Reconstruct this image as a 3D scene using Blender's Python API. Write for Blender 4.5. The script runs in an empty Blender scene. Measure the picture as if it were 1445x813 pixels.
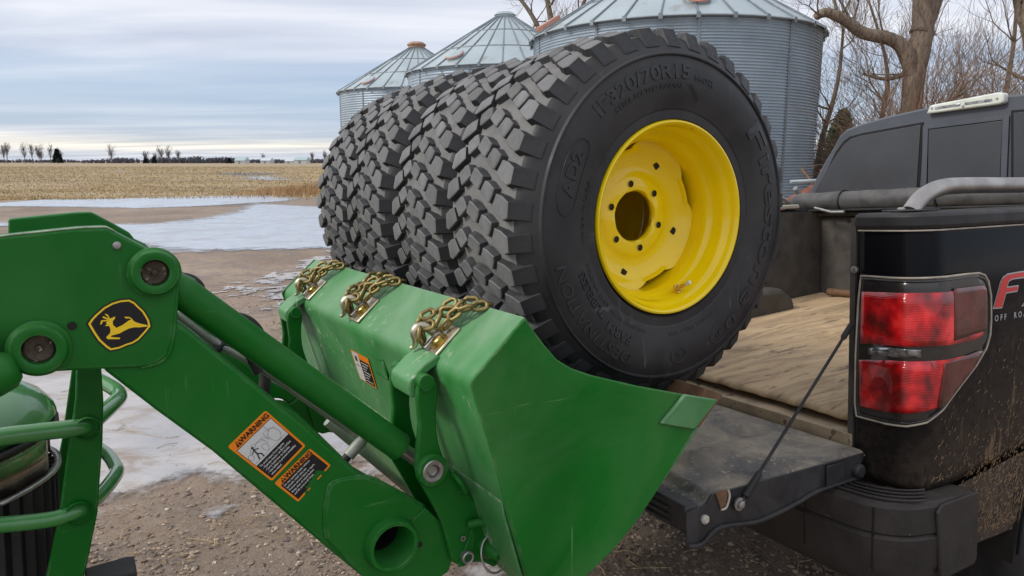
import bpy, bmesh, math, random
from mathutils import Vector, Matrix, noise
R = math.radians
PI = math.pi
scene = bpy.context.scene
col = scene.collection
# ---------------------------------------------------------------- camera
CAM_H = 1.58
cam_data = bpy.data.cameras.new('camera')
cam_data.lens = 24.91
cam_data.sensor_width = 36
cam_data.clip_start = 0.02
cam_data.clip_end = 8000
cam = bpy.data.objects.new('camera', cam_data)
cam.location = (0, 0, CAM_H)
cam.rotation_euler = (R(90 - 10.13), 0, 0)
col.objects.link(cam)
scene.camera = cam
# ---------------------------------------------------------------- exposure, sky, sun
scene.view_settings.view_transform = 'Standard'
scene.view_settings.look = 'None'
scene.view_settings.exposure = 0.50
scene.view_settings.gamma = 1.0
SUN_EL, SUN_AZ = 38.0, 255.0          # azimuth clockwise from +Y (behind left of the camera)
world = bpy.data.worlds.new('World')
scene.world = world
world.use_nodes = True
wn = world.node_tree.nodes; wl = world.node_tree.links
wn.clear()
def N(t, **k):
    n = wn.new(t)
    for a, b in k.items(): setattr(n, a, b)
    return n
w_out = N('ShaderNodeOutputWorld'); w_bg = N('ShaderNodeBackground'); w_bg2 = N('ShaderNodeBackground')
w_add = N('ShaderNodeMixShader')
sky = N('ShaderNodeTexSky', sky_type='NISHITA', sun_disc=False)
sky.sun_elevation = R(SUN_EL); sky.sun_rotation = R(SUN_AZ); sky.altitude = 300
sky.air_density = 1.0; sky.dust_density = 1.5
w_bg.inputs['Strength'].default_value = 0.11
wl.new(sky.outputs[0], w_bg.inputs['Color'])
tc = N('ShaderNodeTexCoord'); sep = N('ShaderNodeSeparateXYZ')
wl.new(tc.outputs['Generated'], sep.inputs[0])
def M(op, a, b=None, c=None, clamp=False):
    n = N('ShaderNodeMath', operation=op); n.use_clamp = clamp
    for i, v in enumerate((a, b, c)):
        if v is None: continue
        if isinstance(v, (int, float)): n.inputs[i].default_value = v
        else: wl.new(v, n.inputs[i])
    return n.outputs[0]
# cloud sheet: project the view direction on a plane high above, so the layer flattens to streaks at the horizon
zc = M('MAXIMUM', sep.outputs[2], 0.0)
den = M('ADD', zc, 0.05)
cx = M('DIVIDE', sep.outputs[0], den); cy = M('DIVIDE', sep.outputs[1], den)
comb = N('ShaderNodeCombineXYZ'); wl.new(cx, comb.inputs[0]); wl.new(cy, comb.inputs[1])
mp = N('ShaderNodeMapping'); mp.inputs['Scale'].default_value = (0.26, 0.75, 1); mp.inputs['Rotation'].default_value = (0, 0, R(8)); mp.inputs['Location'].default_value = (2.1, 0.4, 0)
wl.new(comb.outputs[0], mp.inputs[0])
n1 = N('ShaderNodeTexNoise'); n1.inputs['Scale'].default_value = 1.3; n1.inputs['Detail'].default_value = 8; n1.inputs['Roughness'].default_value = 0.52; n1.inputs['Distortion'].default_value = 0.35
wl.new(mp.outputs[0], n1.inputs['Vector'])
mp2 = N('ShaderNodeMapping'); mp2.inputs['Scale'].default_value = (0.05, 0.30, 1); mp2.inputs['Location'].default_value = (5.3, 1.7, 0)
wl.new(comb.outputs[0], mp2.inputs[0])
n2 = N('ShaderNodeTexNoise'); n2.inputs['Scale'].default_value = 1.0; n2.inputs['Detail'].default_value = 4
wl.new(mp2.outputs[0], n2.inputs['Vector'])
# elevation cover: solid deck high up, a clearer blue band at 3-9 degrees, thin bright streak near the horizon
ramp = N('ShaderNodeValToRGB'); wl.new(M('ADD', sep.outputs[2], M('MULTIPLY', M('SUBTRACT', n2.outputs[0], 0.5), 0.05)), ramp.inputs[0])
cr = ramp.color_ramp; cr.interpolation = 'EASE'
cr.elements[0].position = 0.0; cr.elements[0].color = (0.60, 0.60, 0.60, 1)
cr.elements[1].position = 0.20; cr.elements[1].color = (1, 1, 1, 1)
for p_, v_ in ((0.012, 0.75), (0.022, 0.95), (0.036, 0.35), (0.075, 0.12), (0.105, 0.35), (0.14, 0.85)):
    e = cr.elements.new(p_); e.color = (v_, v_, v_, 1)
cover = M('ADD', ramp.outputs[0], M('MULTIPLY', M('SUBTRACT', n1.outputs[0], 0.5), 0.8), clamp=True)
ccol = N('ShaderNodeValToRGB'); wl.new(n1.outputs[0], ccol.inputs[0])
cc = ccol.color_ramp
cc.elements[0].position = 0.30; cc.elements[0].color = (0.42, 0.455, 0.54, 1)
cc.elements[1].position = 0.68; cc.elements[1].color = (0.66, 0.68, 0.73, 1)
e = cc.elements.new(0.5); e.color = (0.54, 0.57, 0.645, 1)
# warm tint close to the horizon
warm = N('ShaderNodeValToRGB'); wl.new(sep.outputs[2], warm.inputs[0])
wr = warm.color_ramp; wr.elements[0].position = 0.005; wr.elements[0].color = (1.0, 0.98, 0.95, 1); wr.elements[1].position = 0.05; wr.elements[1].color = (1, 1, 1, 1)
e = wr.elements.new(0.022); e.color = (1.32, 1.18, 0.92, 1)
e = wr.elements.new(0.036); e.color = (1.06, 1.02, 0.96, 1)
mul = N('ShaderNodeMixRGB', blend_type='MULTIPLY'); mul.inputs[0].default_value = 1
wl.new(ccol.outputs[0], mul.inputs[1]); wl.new(warm.outputs[0], mul.inputs[2])
wl.new(mul.outputs[0], w_bg2.inputs['Color']); w_bg2.inputs['Strength'].default_value = 1.0
# the blue air under the clouds is itself pale: veil over the clear sky
w_bg3 = N('ShaderNodeBackground'); w_bg3.inputs['Color'].default_value = (0.33, 0.43, 0.60, 1); w_bg3.inputs['Strength'].default_value = 0.9
veil = N('ShaderNodeMixShader'); veil.inputs[0].default_value = 0.72
wl.new(w_bg.outputs[0], veil.inputs[1]); wl.new(w_bg3.outputs[0], veil.inputs[2])
wl.new(cover, w_add.inputs[0]); wl.new(veil.outputs[0], w_add.inputs[1]); wl.new(w_bg2.outputs[0], w_add.inputs[2])
w_bg4 = N('ShaderNodeBackground'); w_bg4.inputs['Color'].default_value = (0.20, 0.16, 0.12, 1)   # beyond the ground sheet: more of the same brown land
w_low = N('ShaderNodeMixShader'); wl.new(M('LESS_THAN', sep.outputs[2], -0.001), w_low.inputs[0])
wl.new(w_add.outputs[0], w_low.inputs[1]); wl.new(w_bg4.outputs[0], w_low.inputs[2])
wl.new(w_low.outputs[0], w_out.inputs[0])
sun_d = bpy.data.lights.new('sun', 'SUN'); sun_d.energy = 1.5; sun_d.angle = R(14); sun_d.color = (1.0, 0.95, 0.88)
sun = bpy.data.objects.new('sun', sun_d); col.objects.link(sun)
az, el = R(SUN_AZ), R(SUN_EL)
sdir = Vector((math.sin(az) * math.cos(el), math.cos(az) * math.cos(el), math.sin(el)))
sun.rotation_euler = sdir.to_track_quat('Z', 'Y').to_euler()
# ---------------------------------------------------------------- measured outlines, metres in each thing's own frame
D = {
  'side_plate': [(-0.432, -0.16), (-0.413, -0.186), (-0.388, -0.218), (-0.361, -0.249), (-0.326, -0.272), (-0.276, -0.294), (-0.156, -0.336), (-0.03, -0.375), (0.081, -0.411), (0.004, -0.462), (-0.042, -0.516), (-0.097, -0.576), (-0.153, -0.629), (-0.215, -0.674), (-0.277, -0.707), (-0.34, -0.738), (-0.393, -0.75), (-0.417, -0.715), (-0.436, -0.668), (-0.476, -0.533), (-0.512, -0.392), (-0.548, -0.27), (-0.547, -0.261)],
  'bucket_profile': [(-0.428, -0.161), (-0.49, -0.215), (-0.545, -0.265), (-0.51, -0.394), (-0.473, -0.536), (-0.445, -0.634), (-0.419, -0.72), (-0.381, -0.763), (-0.283, -0.716), (-0.149, -0.633), (-0.022, -0.514), (0.071, -0.426)],
  'cutter': [(-0.032, -0.373), (-0.101, -0.425), (-0.002, -0.458), (0.069, -0.403)],
  'edge_bar': [(-0.003, -0.455), (0.021, -0.459), (0.093, -0.397), (0.036, -0.372)],
  'upper_plate': [(-1.256, 0.018), (-1.208, 0.022), (-1.157, 0.026), (-1.113, 0.029), (-1.077, 0.029), (-1.066, 0.022), (-1.027, -0.005), (-0.994, -0.029), (-0.986, -0.042), (-0.986, -0.059), (-0.994, -0.121), (-1.002, -0.16), (-1.01, -0.18), (-1.026, -0.19), (-1.048, -0.193), (-1.102, -0.187), (-1.177, -0.18), (-1.276, -0.172)],
  'arm_box': [(-1.088, -0.1), (-1.001, -0.117), (-0.962, -0.156), (-0.911, -0.214), (-0.857, -0.275), (-0.782, -0.359), (-0.692, -0.467), (-0.652, -0.501), (-0.572, -0.558), (-0.53, -0.61), (-0.509, -0.668), (-0.527, -0.705), (-0.579, -0.727), (-0.64, -0.718), (-0.683, -0.692), (-0.771, -0.584), (-0.869, -0.461), (-0.955, -0.353), (-1.033, -0.267), (-1.1, -0.189)],
  'end_plate': [(-0.773, -0.562), (-0.775, -0.523), (-0.766, -0.47), (-0.758, -0.458), (-0.744, -0.454), (-0.716, -0.456), (-0.694, -0.46), (-0.664, -0.478), (-0.575, -0.552), (-0.53, -0.606), (-0.511, -0.665), (-0.527, -0.704), (-0.582, -0.726), (-0.643, -0.717), (-0.686, -0.692)],
  'holes': [(-1.018, -0.043), (-1.178, -0.142), (-1.134, -0.115), (-0.59, -0.626), (-1.065, 0.001)],
  'tube_end': (-0.651, -0.604),
  'emblem': [(-1.116, -0.114), (-1.111, -0.107), (-1.104, -0.1), (-1.092, -0.09), (-1.08, -0.084), (-1.068, -0.081), (-1.055, -0.081), (-1.048, -0.086), (-1.043, -0.093), (-1.036, -0.102), (-1.032, -0.111), (-1.029, -0.119), (-1.028, -0.129), (-1.037, -0.139), (-1.047, -0.149), (-1.056, -0.154), (-1.065, -0.156), (-1.077, -0.16), (-1.089, -0.161), (-1.095, -0.155), (-1.104, -0.143), (-1.11, -0.13)],
  'deer': [(-1.092, -0.12), (-1.089, -0.118), (-1.09, -0.115), (-1.085, -0.11), (-1.082, -0.109), (-1.077, -0.107), (-1.078, -0.111), (-1.081, -0.114), (-1.081, -0.12), (-1.077, -0.125), (-1.069, -0.122), (-1.06, -0.116), (-1.056, -0.114), (-1.058, -0.112), (-1.063, -0.112), (-1.065, -0.109), (-1.058, -0.11), (-1.055, -0.113), (-1.052, -0.118), (-1.045, -0.122), (-1.034, -0.126), (-1.033, -0.128), (-1.046, -0.128), (-1.053, -0.127), (-1.06, -0.128), (-1.067, -0.131), (-1.073, -0.134), (-1.078, -0.135), (-1.084, -0.136), (-1.086, -0.138), (-1.073, -0.141), (-1.074, -0.143), (-1.09, -0.141), (-1.092, -0.138), (-1.086, -0.132), (-1.085, -0.127), (-1.086, -0.121)],
  'antler': [(-1.084, -0.111), (-1.086, -0.104), (-1.09, -0.101), (-1.09, -0.103), (-1.087, -0.106), (-1.086, -0.109), (-1.093, -0.105), (-1.094, -0.107), (-1.087, -0.111), (-1.096, -0.111), (-1.098, -0.117), (-1.096, -0.117), (-1.094, -0.113), (-1.086, -0.113)],
  'warn1': [(-0.931, -0.35), (-0.865, -0.298), (-0.8, -0.376), (-0.863, -0.428)],
  'warn2': [(-0.859, -0.433), (-0.793, -0.383), (-0.757, -0.423), (-0.82, -0.478)],
  'bracket': [(-0.589, -0.306), (-0.585, -0.293), (-0.575, -0.286), (-0.563, -0.285), (-0.551, -0.291), (-0.545, -0.302), (-0.545, -0.32), (-0.549, -0.342), (-0.551, -0.368), (-0.55, -0.398), (-0.546, -0.424), (-0.535, -0.462), (-0.517, -0.493), (-0.488, -0.534), (-0.466, -0.568), (-0.45, -0.598), (-0.433, -0.635), (-0.42, -0.668), (-0.406, -0.702), (-0.428, -0.72), (-0.452, -0.701), (-0.483, -0.691), (-0.504, -0.692), (-0.52, -0.683), (-0.529, -0.667), (-0.533, -0.647), (-0.539, -0.62), (-0.549, -0.58), (-0.561, -0.552), (-0.575, -0.521), (-0.593, -0.484), (-0.598, -0.459), (-0.596, -0.436), (-0.591, -0.402), (-0.587, -0.373), (-0.589, -0.347), (-0.591, -0.326)],
  'strap': [(-0.535, -0.245), (-0.567, -0.261), (-0.598, -0.289), (-0.6, -0.303), (-0.594, -0.324), (-0.583, -0.323), (-0.584, -0.303), (-0.557, -0.277), (-0.525, -0.261)],
  'brk_pts': [(-0.567, -0.468), (-0.515, -0.494), (-0.496, -0.671), (-0.446, -0.666), (-0.421, -0.568), (-0.572, -0.291)],
  'cyl': [(-1.015, -0.048), (-0.537, -0.498), (-0.986, -0.078), (-0.602, -0.432)],
  'line1': [(-0.98, -0.133), (-0.924, -0.19), (-0.876, -0.226), (-0.828, -0.266), (-0.702, -0.386), (-0.67, -0.417)],
  'rod': [(-0.687, -0.425), (-0.581, -0.542), (-0.453, -0.686)],
  'fitting': [(-0.703, -0.463), (-0.656, -0.423)],
  'hose': [(-0.966, -0.06), (-0.947, -0.06), (-0.934, -0.073), (-0.93, -0.088), (-0.866, -0.149), (-0.841, -0.152), (-0.821, -0.173), (-0.814, -0.199)],
  'ptfit': [(-0.545, -0.204), (-0.694, -0.123), (-0.777, -0.074)],
  'post': [(-1.138, -0.224), (-1.145, -0.282), (-1.188, -0.482), (-1.222, -0.607), (-1.243, -0.676), (-1.191, -0.709), (-1.165, -0.623), (-1.154, -0.587), (-1.13, -0.497), (-1.11, -0.364), (-1.102, -0.29), (-1.1, -0.23)],
  'hoop': [(-1.315, 0.3, -0.327), (-1.257, 0.3, -0.325), (-1.197, 0.3, -0.328), (-1.143, 0.3, -0.331), (-1.123, 0.33, -0.334), (-1.084, 0.45, -0.338), (-1.07, 0.53, -0.343), (-1.083, 0.6, -0.338), (-1.131, 0.75, -0.332)],
  'hoop2': [(-1.33, 0.3, -0.468), (-1.273, 0.3, -0.479), (-1.213, 0.3, -0.488), (-1.181, 0.3, -0.488), (-1.15, 0.315, -0.486), (-1.125, 0.38, -0.495), (-1.092, 0.5, -0.503), (-1.09, 0.56, -0.506), (-1.104, 0.66, -0.506), (-1.136, 0.75, -0.502)],
  'pivot_px': [(-1.018, -0.043), (-1.178, -0.142)],
  'hood_pts': [(-1.169, -0.354), (-1.204, -0.284), (-1.268, -0.344), (-1.276, -0.305), (-1.183, -0.362), (-1.198, -0.523), (-1.28, -0.471), (-1.254, -0.29)],
  'black_box': [(-1.16, -0.613), (-1.091, -0.611), (-1.078, -0.614), (-1.08, -0.66), (-1.164, -0.66)],
  'bucket_label': [],
  'back_label': [(-0.524, 0.654, -0.344), (-0.525, 0.519, -0.342), (-0.503, 0.526, -0.424), (-0.502, 0.652, -0.427)],
  'back_patch': [(-0.53, 0.502, -0.322), (-0.53, 0.406, -0.323), (-0.517, 0.397, -0.37), (-0.517, 0.485, -0.37)],
  'plate1': [(-0.529, 0.192, -0.251), (-0.529, 0.105, -0.251), (-0.47, 0.098, -0.198), (-0.468, 0.169, -0.197)],
  'plate2': [(-0.53, 0.643, -0.251), (-0.532, 0.553, -0.254), (-0.478, 0.532, -0.206), (-0.477, 0.605, -0.205)],
  'plate3': [(-0.533, 1.069, -0.254), (-0.533, 0.996, -0.254), (-0.479, 0.967, -0.206), (-0.478, 1.05, -0.206)],
  'ice1': [(-20.39, 25.53), (-19.94, 27.75), (-19.82, 30.38), (-16.26, 31.27), (-13.01, 33.57), (-11.01, 33.57), (-8.98, 30.38), (-8.87, 28.75), (-9.96, 26.82), (-10.76, 25.53), (-12.51, 23.99), (-14.94, 24.74), (-18.07, 25.13), (-18.9, 23.64)],
  'ice2': [(-14.92, 19.09), (-13.62, 18.86), (-12.24, 18.21), (-10.31, 18.21), (-9.28, 18.21), (-8.83, 19.81), (-8.88, 22.47), (-9.72, 25.53), (-9.7, 27.27), (-7.38, 25.53), (-5.48, 24.74), (-3.18, 15.68), (-2.66, 12.44), (-3.33, 12.74), (-3.91, 12.64), (-4.89, 12.44), (-5.96, 12.24), (-7.0, 13.06), (-9.02, 14.93), (-11.54, 17.41), (-12.45, 17.22), (-13.34, 17.03)],
  'ice3': [(-4.26, 4.63), (-4.22, 6.18), (-3.97, 6.89), (-3.2, 7.4), (-1.66, 5.3), (-0.72, 4.22), (-0.52, 3.67), (-0.67, 3.47), (-0.9, 3.36), (-1.11, 3.2), (-1.31, 3.3), (-1.46, 3.23), (-1.68, 3.26), (-1.77, 3.09), (-1.91, 2.93), (-2.14, 2.9), (-2.36, 2.78), (-2.89, 2.9)],
  'ice4': [(-1.41, 2.99), (-1.37, 3.05), (-1.28, 3.06), (-1.28, 2.99), (-1.32, 2.89), (-1.36, 2.91)],
  'ice5': [(-0.22, 2.57), (-0.09, 2.62), (-0.0, 2.57), (0.02, 2.43), (-0.19, 2.43)],
  'ice6': [(-3.26, 12.85), (-3.38, 11.87), (-3.36, 10.29), (-3.51, 9.3), (-3.59, 8.57), (-3.28, 8.2), (-3.05, 8.77), (-2.89, 9.41), (-2.7, 10.58)],
  'ice7': [(-3.19, 8.67), (-2.82, 9.19), (-2.21, 7.4), (-2.59, 7.4)],
  'ice8': [(-66.64, 119.01), (-75.09, 138.27), (-67.82, 127.42), (-58.99, 107.21)],
  'ice9': [(-26.07, 67.18), (-29.58, 82.62), (-23.35, 73.27), (-19.23, 63.24), (-19.87, 58.65), (-23.29, 63.24)],
  'mudfield': [(-47.88, 107.21), (-40.21, 103.78), (-28.24, 76.74), (-26.07, 67.18), (-35.38, 84.78)],
  'plan': [(0, 0), (0, -0.105), (0.0022, -0.1218), (0.0087, -0.1375), (0.019, -0.151), (0.0325, -0.1613), (0.0482, -0.1678), (0.065, -0.17), (1.75, -0.17)],
  'planseg': [0, 0.105, 0.122, 0.1389, 0.1559, 0.1729, 0.1898, 0.2068, 1.8918],
  'lamp': [(0.015, -0.159), (0.108, -0.158), (0.182, -0.155), (0.276, -0.154), (0.339, -0.155), (0.363, -0.162), (0.378, -0.18), (0.388, -0.216), (0.389, -0.282), (0.386, -0.321), (0.372, -0.353), (0.331, -0.394), (0.27, -0.438), (0.22, -0.476), (0.19, -0.504), (0.171, -0.524), (0.14, -0.538), (0.097, -0.543), (0.047, -0.545), (0.009, -0.545), (0.003, -0.509), (0.003, -0.372), (0.008, -0.237)],
  'lamp_red1': [(0.021, -0.201), (0.154, -0.192), (0.247, -0.192), (0.33, -0.193), (0.347, -0.213), (0.351, -0.285), (0.348, -0.317), (0.306, -0.326), (0.168, -0.326), (0.019, -0.342), (0.019, -0.269)],
  'lamp_white': [(0.028, -0.349), (0.112, -0.334), (0.172, -0.332), (0.172, -0.356), (0.112, -0.364), (0.029, -0.373)],
  'lamp_red2': [(0.016, -0.387), (0.113, -0.37), (0.172, -0.363), (0.308, -0.362), (0.329, -0.367), (0.279, -0.407), (0.229, -0.449), (0.186, -0.485), (0.145, -0.502), (0.082, -0.512), (0.021, -0.513), (0.017, -0.437)],
  'FX': [(0.432, -0.258), (0.466, -0.179), (0.494, -0.166), (0.598, -0.161)],
  'FXF': [(0.439, -0.257), (0.473, -0.188), (0.485, -0.175), (0.508, -0.167), (0.564, -0.165), (0.606, -0.165), (0.607, -0.185), (0.532, -0.185), (0.514, -0.19), (0.508, -0.202), (0.561, -0.202), (0.554, -0.22), (0.501, -0.221), (0.482, -0.259)],
  'FXX': [(0.545, -0.259), (0.61, -0.227), (0.613, -0.259), (0.585, -0.261)],
  'OFF': [(0.431, -0.269), (0.461, -0.27), (0.462, -0.29), (0.432, -0.289)],
  'gate_cable': [(-0.022, -0.01, -0.294), (-0.485, -0.045, -0.665)],
  'flap': [(-0.641, -0.747), (-0.598, -0.752), (-0.543, -0.725), (-0.427, -0.738), (-0.355, -0.733), (-0.279, -0.721), (-0.201, -0.706), (-0.049, -0.702)],
  'railtube': [(0.068, -0.09, 0.006), (0.116, -0.09, 0.042), (0.19, -0.09, 0.067), (0.3, -0.09, 0.073), (0.593, -0.09, 0.069)],
  'gate_pts': [(-0.58, -0.035, -0.667), (-0.479, -0.035, -0.672), (-0.54, -0.035, -0.632), (-0.208, -0.035, -0.645), (-0.114, -0.035, -0.635)],
  'bump': [(0.271, -0.946), (0.141, -0.959), (0.042, -0.905), (-0.115, -0.69), (-0.26, -0.666)],
}
# ---------------------------------------------------------------- materials
def new_mat(name):
    m = bpy.data.materials.new(name); m.use_nodes = True
    return m, m.node_tree.nodes, m.node_tree.links, m.node_tree.nodes['Principled BSDF']
def rgb(c): return (c[0], c[1], c[2], 1)
def noise_node(nt, scale, detail=5, rough=0.55, coords='Object', dist=0.0, stretch=None):
    tc = nt.nodes.new('ShaderNodeTexCoord'); n = nt.nodes.new('ShaderNodeTexNoise')
    n.inputs['Scale'].default_value = scale; n.inputs['Detail'].default_value = detail; n.inputs['Roughness'].default_value = rough; n.inputs['Distortion'].default_value = dist
    if stretch:
        mp = nt.nodes.new('ShaderNodeMapping'); mp.inputs['Scale'].default_value = stretch
        nt.links.new(tc.outputs[coords], mp.inputs[0]); nt.links.new(mp.outputs[0], n.inputs['Vector'])
    else:
        nt.links.new(tc.outputs[coords], n.inputs['Vector'])
    return n.outputs[0]
def ramp_node(nt, src, stops, interp='LINEAR'):
    r = nt.nodes.new('ShaderNodeValToRGB'); nt.links.new(src, r.inputs[0]); r.color_ramp.interpolation = interp
    el = r.color_ramp.elements
    el[0].position, el[0].color = stops[0][0], rgb(stops[0][1]) if not isinstance(stops[0][1], (int, float)) else (stops[0][1],) * 3 + (1,)
    el[1].position, el[1].color = stops[-1][0], rgb(stops[-1][1]) if not isinstance(stops[-1][1], (int, float)) else (stops[-1][1],) * 3 + (1,)
    for p_, c_ in stops[1:-1]:
        e = el.new(p_); e.color = rgb(c_) if not isinstance(c_, (int, float)) else (c_,) * 3 + (1,)
    return r.outputs[0]
def mix_node(nt, fac, a, b, mode='MIX'):
    m = nt.nodes.new('ShaderNodeMixRGB'); m.blend_type = mode
    for i, v in enumerate((fac, a, b)):
        if isinstance(v, (int, float)): m.inputs[i].default_value = v
        elif isinstance(v, tuple): m.inputs[i].default_value = rgb(v)
        else: nt.links.new(v, m.inputs[i])
    return m.outputs[0]
def math_node(nt, op, a, b=0.0, clamp=False):
    m = nt.nodes.new('ShaderNodeMath'); m.operation = op; m.use_clamp = clamp
    for i, v in enumerate((a, b)):
        if isinstance(v, (int, float)): m.inputs[i].default_value = v
        else: nt.links.new(v, m.inputs[i])
    return m.outputs[0]
def bump_node(nt, h, strength=0.3, dist=0.01):
    b = nt.nodes.new('ShaderNodeBump'); b.inputs['Strength'].default_value = strength; b.inputs['Distance'].default_value = dist
    nt.links.new(h, b.inputs['Height']); return b.outputs[0]
def paint(name, c, rough=0.35, metal=0.0, coat=0.0, var=0.15, vscale=6, dust=None, dust_amt=0.0, dust_up=0.0, dscale=9, bump=0.0, bscale=200, spots=None, spot_scale=60, spot_cut=0.68, spec=0.35, scratch=None, scratch_cut=0.66, edge=None, rand=0.0):
    """flat colour broken up by faint mottling, dust patches (more on faces that look up, where dust settles) and small chips"""
    m, n, l, p = new_mat(name); nt = m.node_tree
    v = noise_node(nt, vscale, 6)
    lo = tuple(x * (1 - var) for x in c); hi = tuple(min(1, x * (1 + var)) for x in c)
    colr = ramp_node(nt, v, [(0.3, lo), (0.7, hi)])
    rg = ramp_node(nt, noise_node(nt, vscale * 2.3, 4), [(0.3, max(0.02, rough * 0.8)), (0.75, min(1, rough * 1.35))])
    if spots:
        sm = ramp_node(nt, noise_node(nt, spot_scale, 3), [(spot_cut, 0.0), (spot_cut + 0.03, 1.0)])
        colr = mix_node(nt, sm, colr, spots)
        rg = mix_node(nt, sm, rg, (0.7,) * 3)
    if scratch:
        for st_, sc_ in (((1.0, 1.0, 0.045), 55), ((0.05, 1.0, 1.0), 48)):
            k_s = ramp_node(nt, noise_node(nt, sc_, 4, 0.6, dist=0.25, stretch=st_), [(scratch_cut, 0.0), (scratch_cut + 0.03, 1.0)])
            k_m = ramp_node(nt, noise_node(nt, 4.5, 4, 0.6), [(0.52, 0.0), (0.62, 1.0)])
            colr = mix_node(nt, math_node(nt, 'MULTIPLY', k_s, k_m), colr, scratch)
    if dust:
        d = noise_node(nt, dscale, 7, 0.62, dist=0.6)
        geo = nt.nodes.new('ShaderNodeNewGeometry'); sx = nt.nodes.new('ShaderNodeSeparateXYZ'); l.new(geo.outputs['Normal'], sx.inputs[0])
        up = math_node(nt, 'MULTIPLY', math_node(nt, 'MAXIMUM', sx.outputs[2], 0.0), dust_up)
        f = math_node(nt, 'ADD', ramp_node(nt, d, [(0.35, 0.0), (0.75, 1.0)]), 0.0)
        f = math_node(nt, 'MULTIPLY', f, math_node(nt, 'ADD', up, dust_amt), clamp=True)
        f = math_node(nt, 'ADD', f, math_node(nt, 'MULTIPLY', up, 0.35), clamp=True)
        colr = mix_node(nt, f, colr, dust); rg = mix_node(nt, f, rg, (0.85,) * 3)
    if rand:      # every separate piece a little lighter or darker than the next
        oi = nt.nodes.new('ShaderNodeObjectInfo')
        colr = mix_node(nt, 1.0, colr, ramp_node(nt, oi.outputs['Random'], [(0.0, 1 - rand), (1.0, 1.0)]), 'MULTIPLY')
    if edge:      # paint rubbed thin along the edges, broken up by noise
        bv = nt.nodes.new('ShaderNodeBevel'); bv.samples = 4; bv.inputs['Radius'].default_value = 0.0045
        ge = nt.nodes.new('ShaderNodeNewGeometry'); dt = nt.nodes.new('ShaderNodeVectorMath'); dt.operation = 'DOT_PRODUCT'
        l.new(bv.outputs[0], dt.inputs[0]); l.new(ge.outputs['Normal'], dt.inputs[1])
        em = math_node(nt, 'MULTIPLY', math_node(nt, 'SUBTRACT', 1.0, dt.outputs['Value']), 9.0, clamp=True)
        em = math_node(nt, 'MULTIPLY', em, ramp_node(nt, noise_node(nt, 38, 5, 0.65), [(0.46, 0.0), (0.60, 0.85)]), clamp=True)
        colr = mix_node(nt, em, colr, edge)
    l.new(colr, p.inputs['Base Color']); l.new(rg, p.inputs['Roughness'])
    p.inputs['Specular IOR Level'].default_value = spec if metal < 0.3 else 0.5; p.inputs['Metallic'].default_value = metal; p.inputs['Coat Weight'].default_value = coat; p.inputs['Coat Roughness'].default_value = 0.08
    if bump: l.new(bump_node(nt, noise_node(nt, bscale, 4), bump, 0.002), p.inputs['Normal'])
    return m
GREEN = (0.0015, 0.128, 0.009)
m_green = paint('green_paint', GREEN, 0.36, coat=0.0, spec=0.22, var=0.12, vscale=5, dust=(0.09, 0.20, 0.075), dust_amt=0.22, dust_up=0.16, dscale=5, spots=(0.09, 0.24, 0.09), spot_scale=150, spot_cut=0.76, bump=0.05, bscale=130, scratch=(0.06, 0.20, 0.06), scratch_cut=0.65, edge=(0.15, 0.27, 0.13))
m_green_worn_sheen = paint('green_paint_worn_sheen', (0.030, 0.215, 0.045), 0.46, coat=0.05, var=0.16, vscale=4, dust=(0.30, 0.42, 0.28), dust_amt=0.42, dust_up=0.45, dscale=3.2, spots=(0.20, 0.34, 0.19), spot_scale=90, spot_cut=0.74, bump=0.08, bscale=90, scratch=(0.36, 0.44, 0.32), scratch_cut=0.62, edge=(0.33, 0.36, 0.27))  # scuffed and dusty paint; the paler tone also carries painted sky reflection
m_green_side = paint('green_paint_bucket_side', (0.002, 0.150, 0.012), 0.33, coat=0.0, spec=0.25, var=0.22, vscale=3, dust=(0.13, 0.27, 0.10), dust_amt=0.42, dust_up=0.1, dscale=3.8, spots=(0.16, 0.26, 0.08), spot_scale=70, spot_cut=0.775, scratch=(0.07, 0.23, 0.06), scratch_cut=0.66, edge=(0.24, 0.25, 0.17))
m_green_gloss = paint('green_hood_paint', (0.030, 0.22, 0.035), 0.18, coat=0.8, var=0.06, dust=(0.25, 0.33, 0.22), dust_amt=0.15, dust_up=0.18, dscale=6)
m_worn_edge = paint('bare_worn_edge', (0.36, 0.42, 0.30), 0.5, var=0.4, vscale=60)
m_yellow = paint('yellow_paint', (0.95, 0.69, 0.003), 0.14, coat=0.5, var=0.05, vscale=9, spots=(0.70, 0.42, 0.02), spot_scale=45, spot_cut=0.74)
m_hubdark = paint('dark_hollow', (0.02, 0.018, 0.015), 0.8)
m_side_rubber = paint('black_sidewall_rubber', (0.017, 0.017, 0.019), 0.42, var=0.25, vscale=7, dust=(0.085, 0.081, 0.076), dust_amt=0.45, dust_up=0.15, dscale=6, bump=0.12, bscale=60, scratch=(0.08, 0.078, 0.074), scratch_cut=0.64)
m_letter = paint('raised_letter_rubber', (0.031, 0.031, 0.034), 0.34, var=0.2, vscale=40)
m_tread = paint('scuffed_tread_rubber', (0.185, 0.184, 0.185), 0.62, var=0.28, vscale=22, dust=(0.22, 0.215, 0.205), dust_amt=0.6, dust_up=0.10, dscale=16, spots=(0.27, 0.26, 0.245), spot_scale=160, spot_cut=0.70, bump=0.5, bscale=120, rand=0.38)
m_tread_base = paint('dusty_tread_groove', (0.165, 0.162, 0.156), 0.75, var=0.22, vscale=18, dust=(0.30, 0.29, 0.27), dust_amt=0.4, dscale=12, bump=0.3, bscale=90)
m_tread_side = paint('block_side_rubber', (0.060, 0.060, 0.063), 0.5, var=0.25, vscale=30, dust=(0.09, 0.088, 0.085), dust_amt=0.3, dscale=20)
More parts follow.
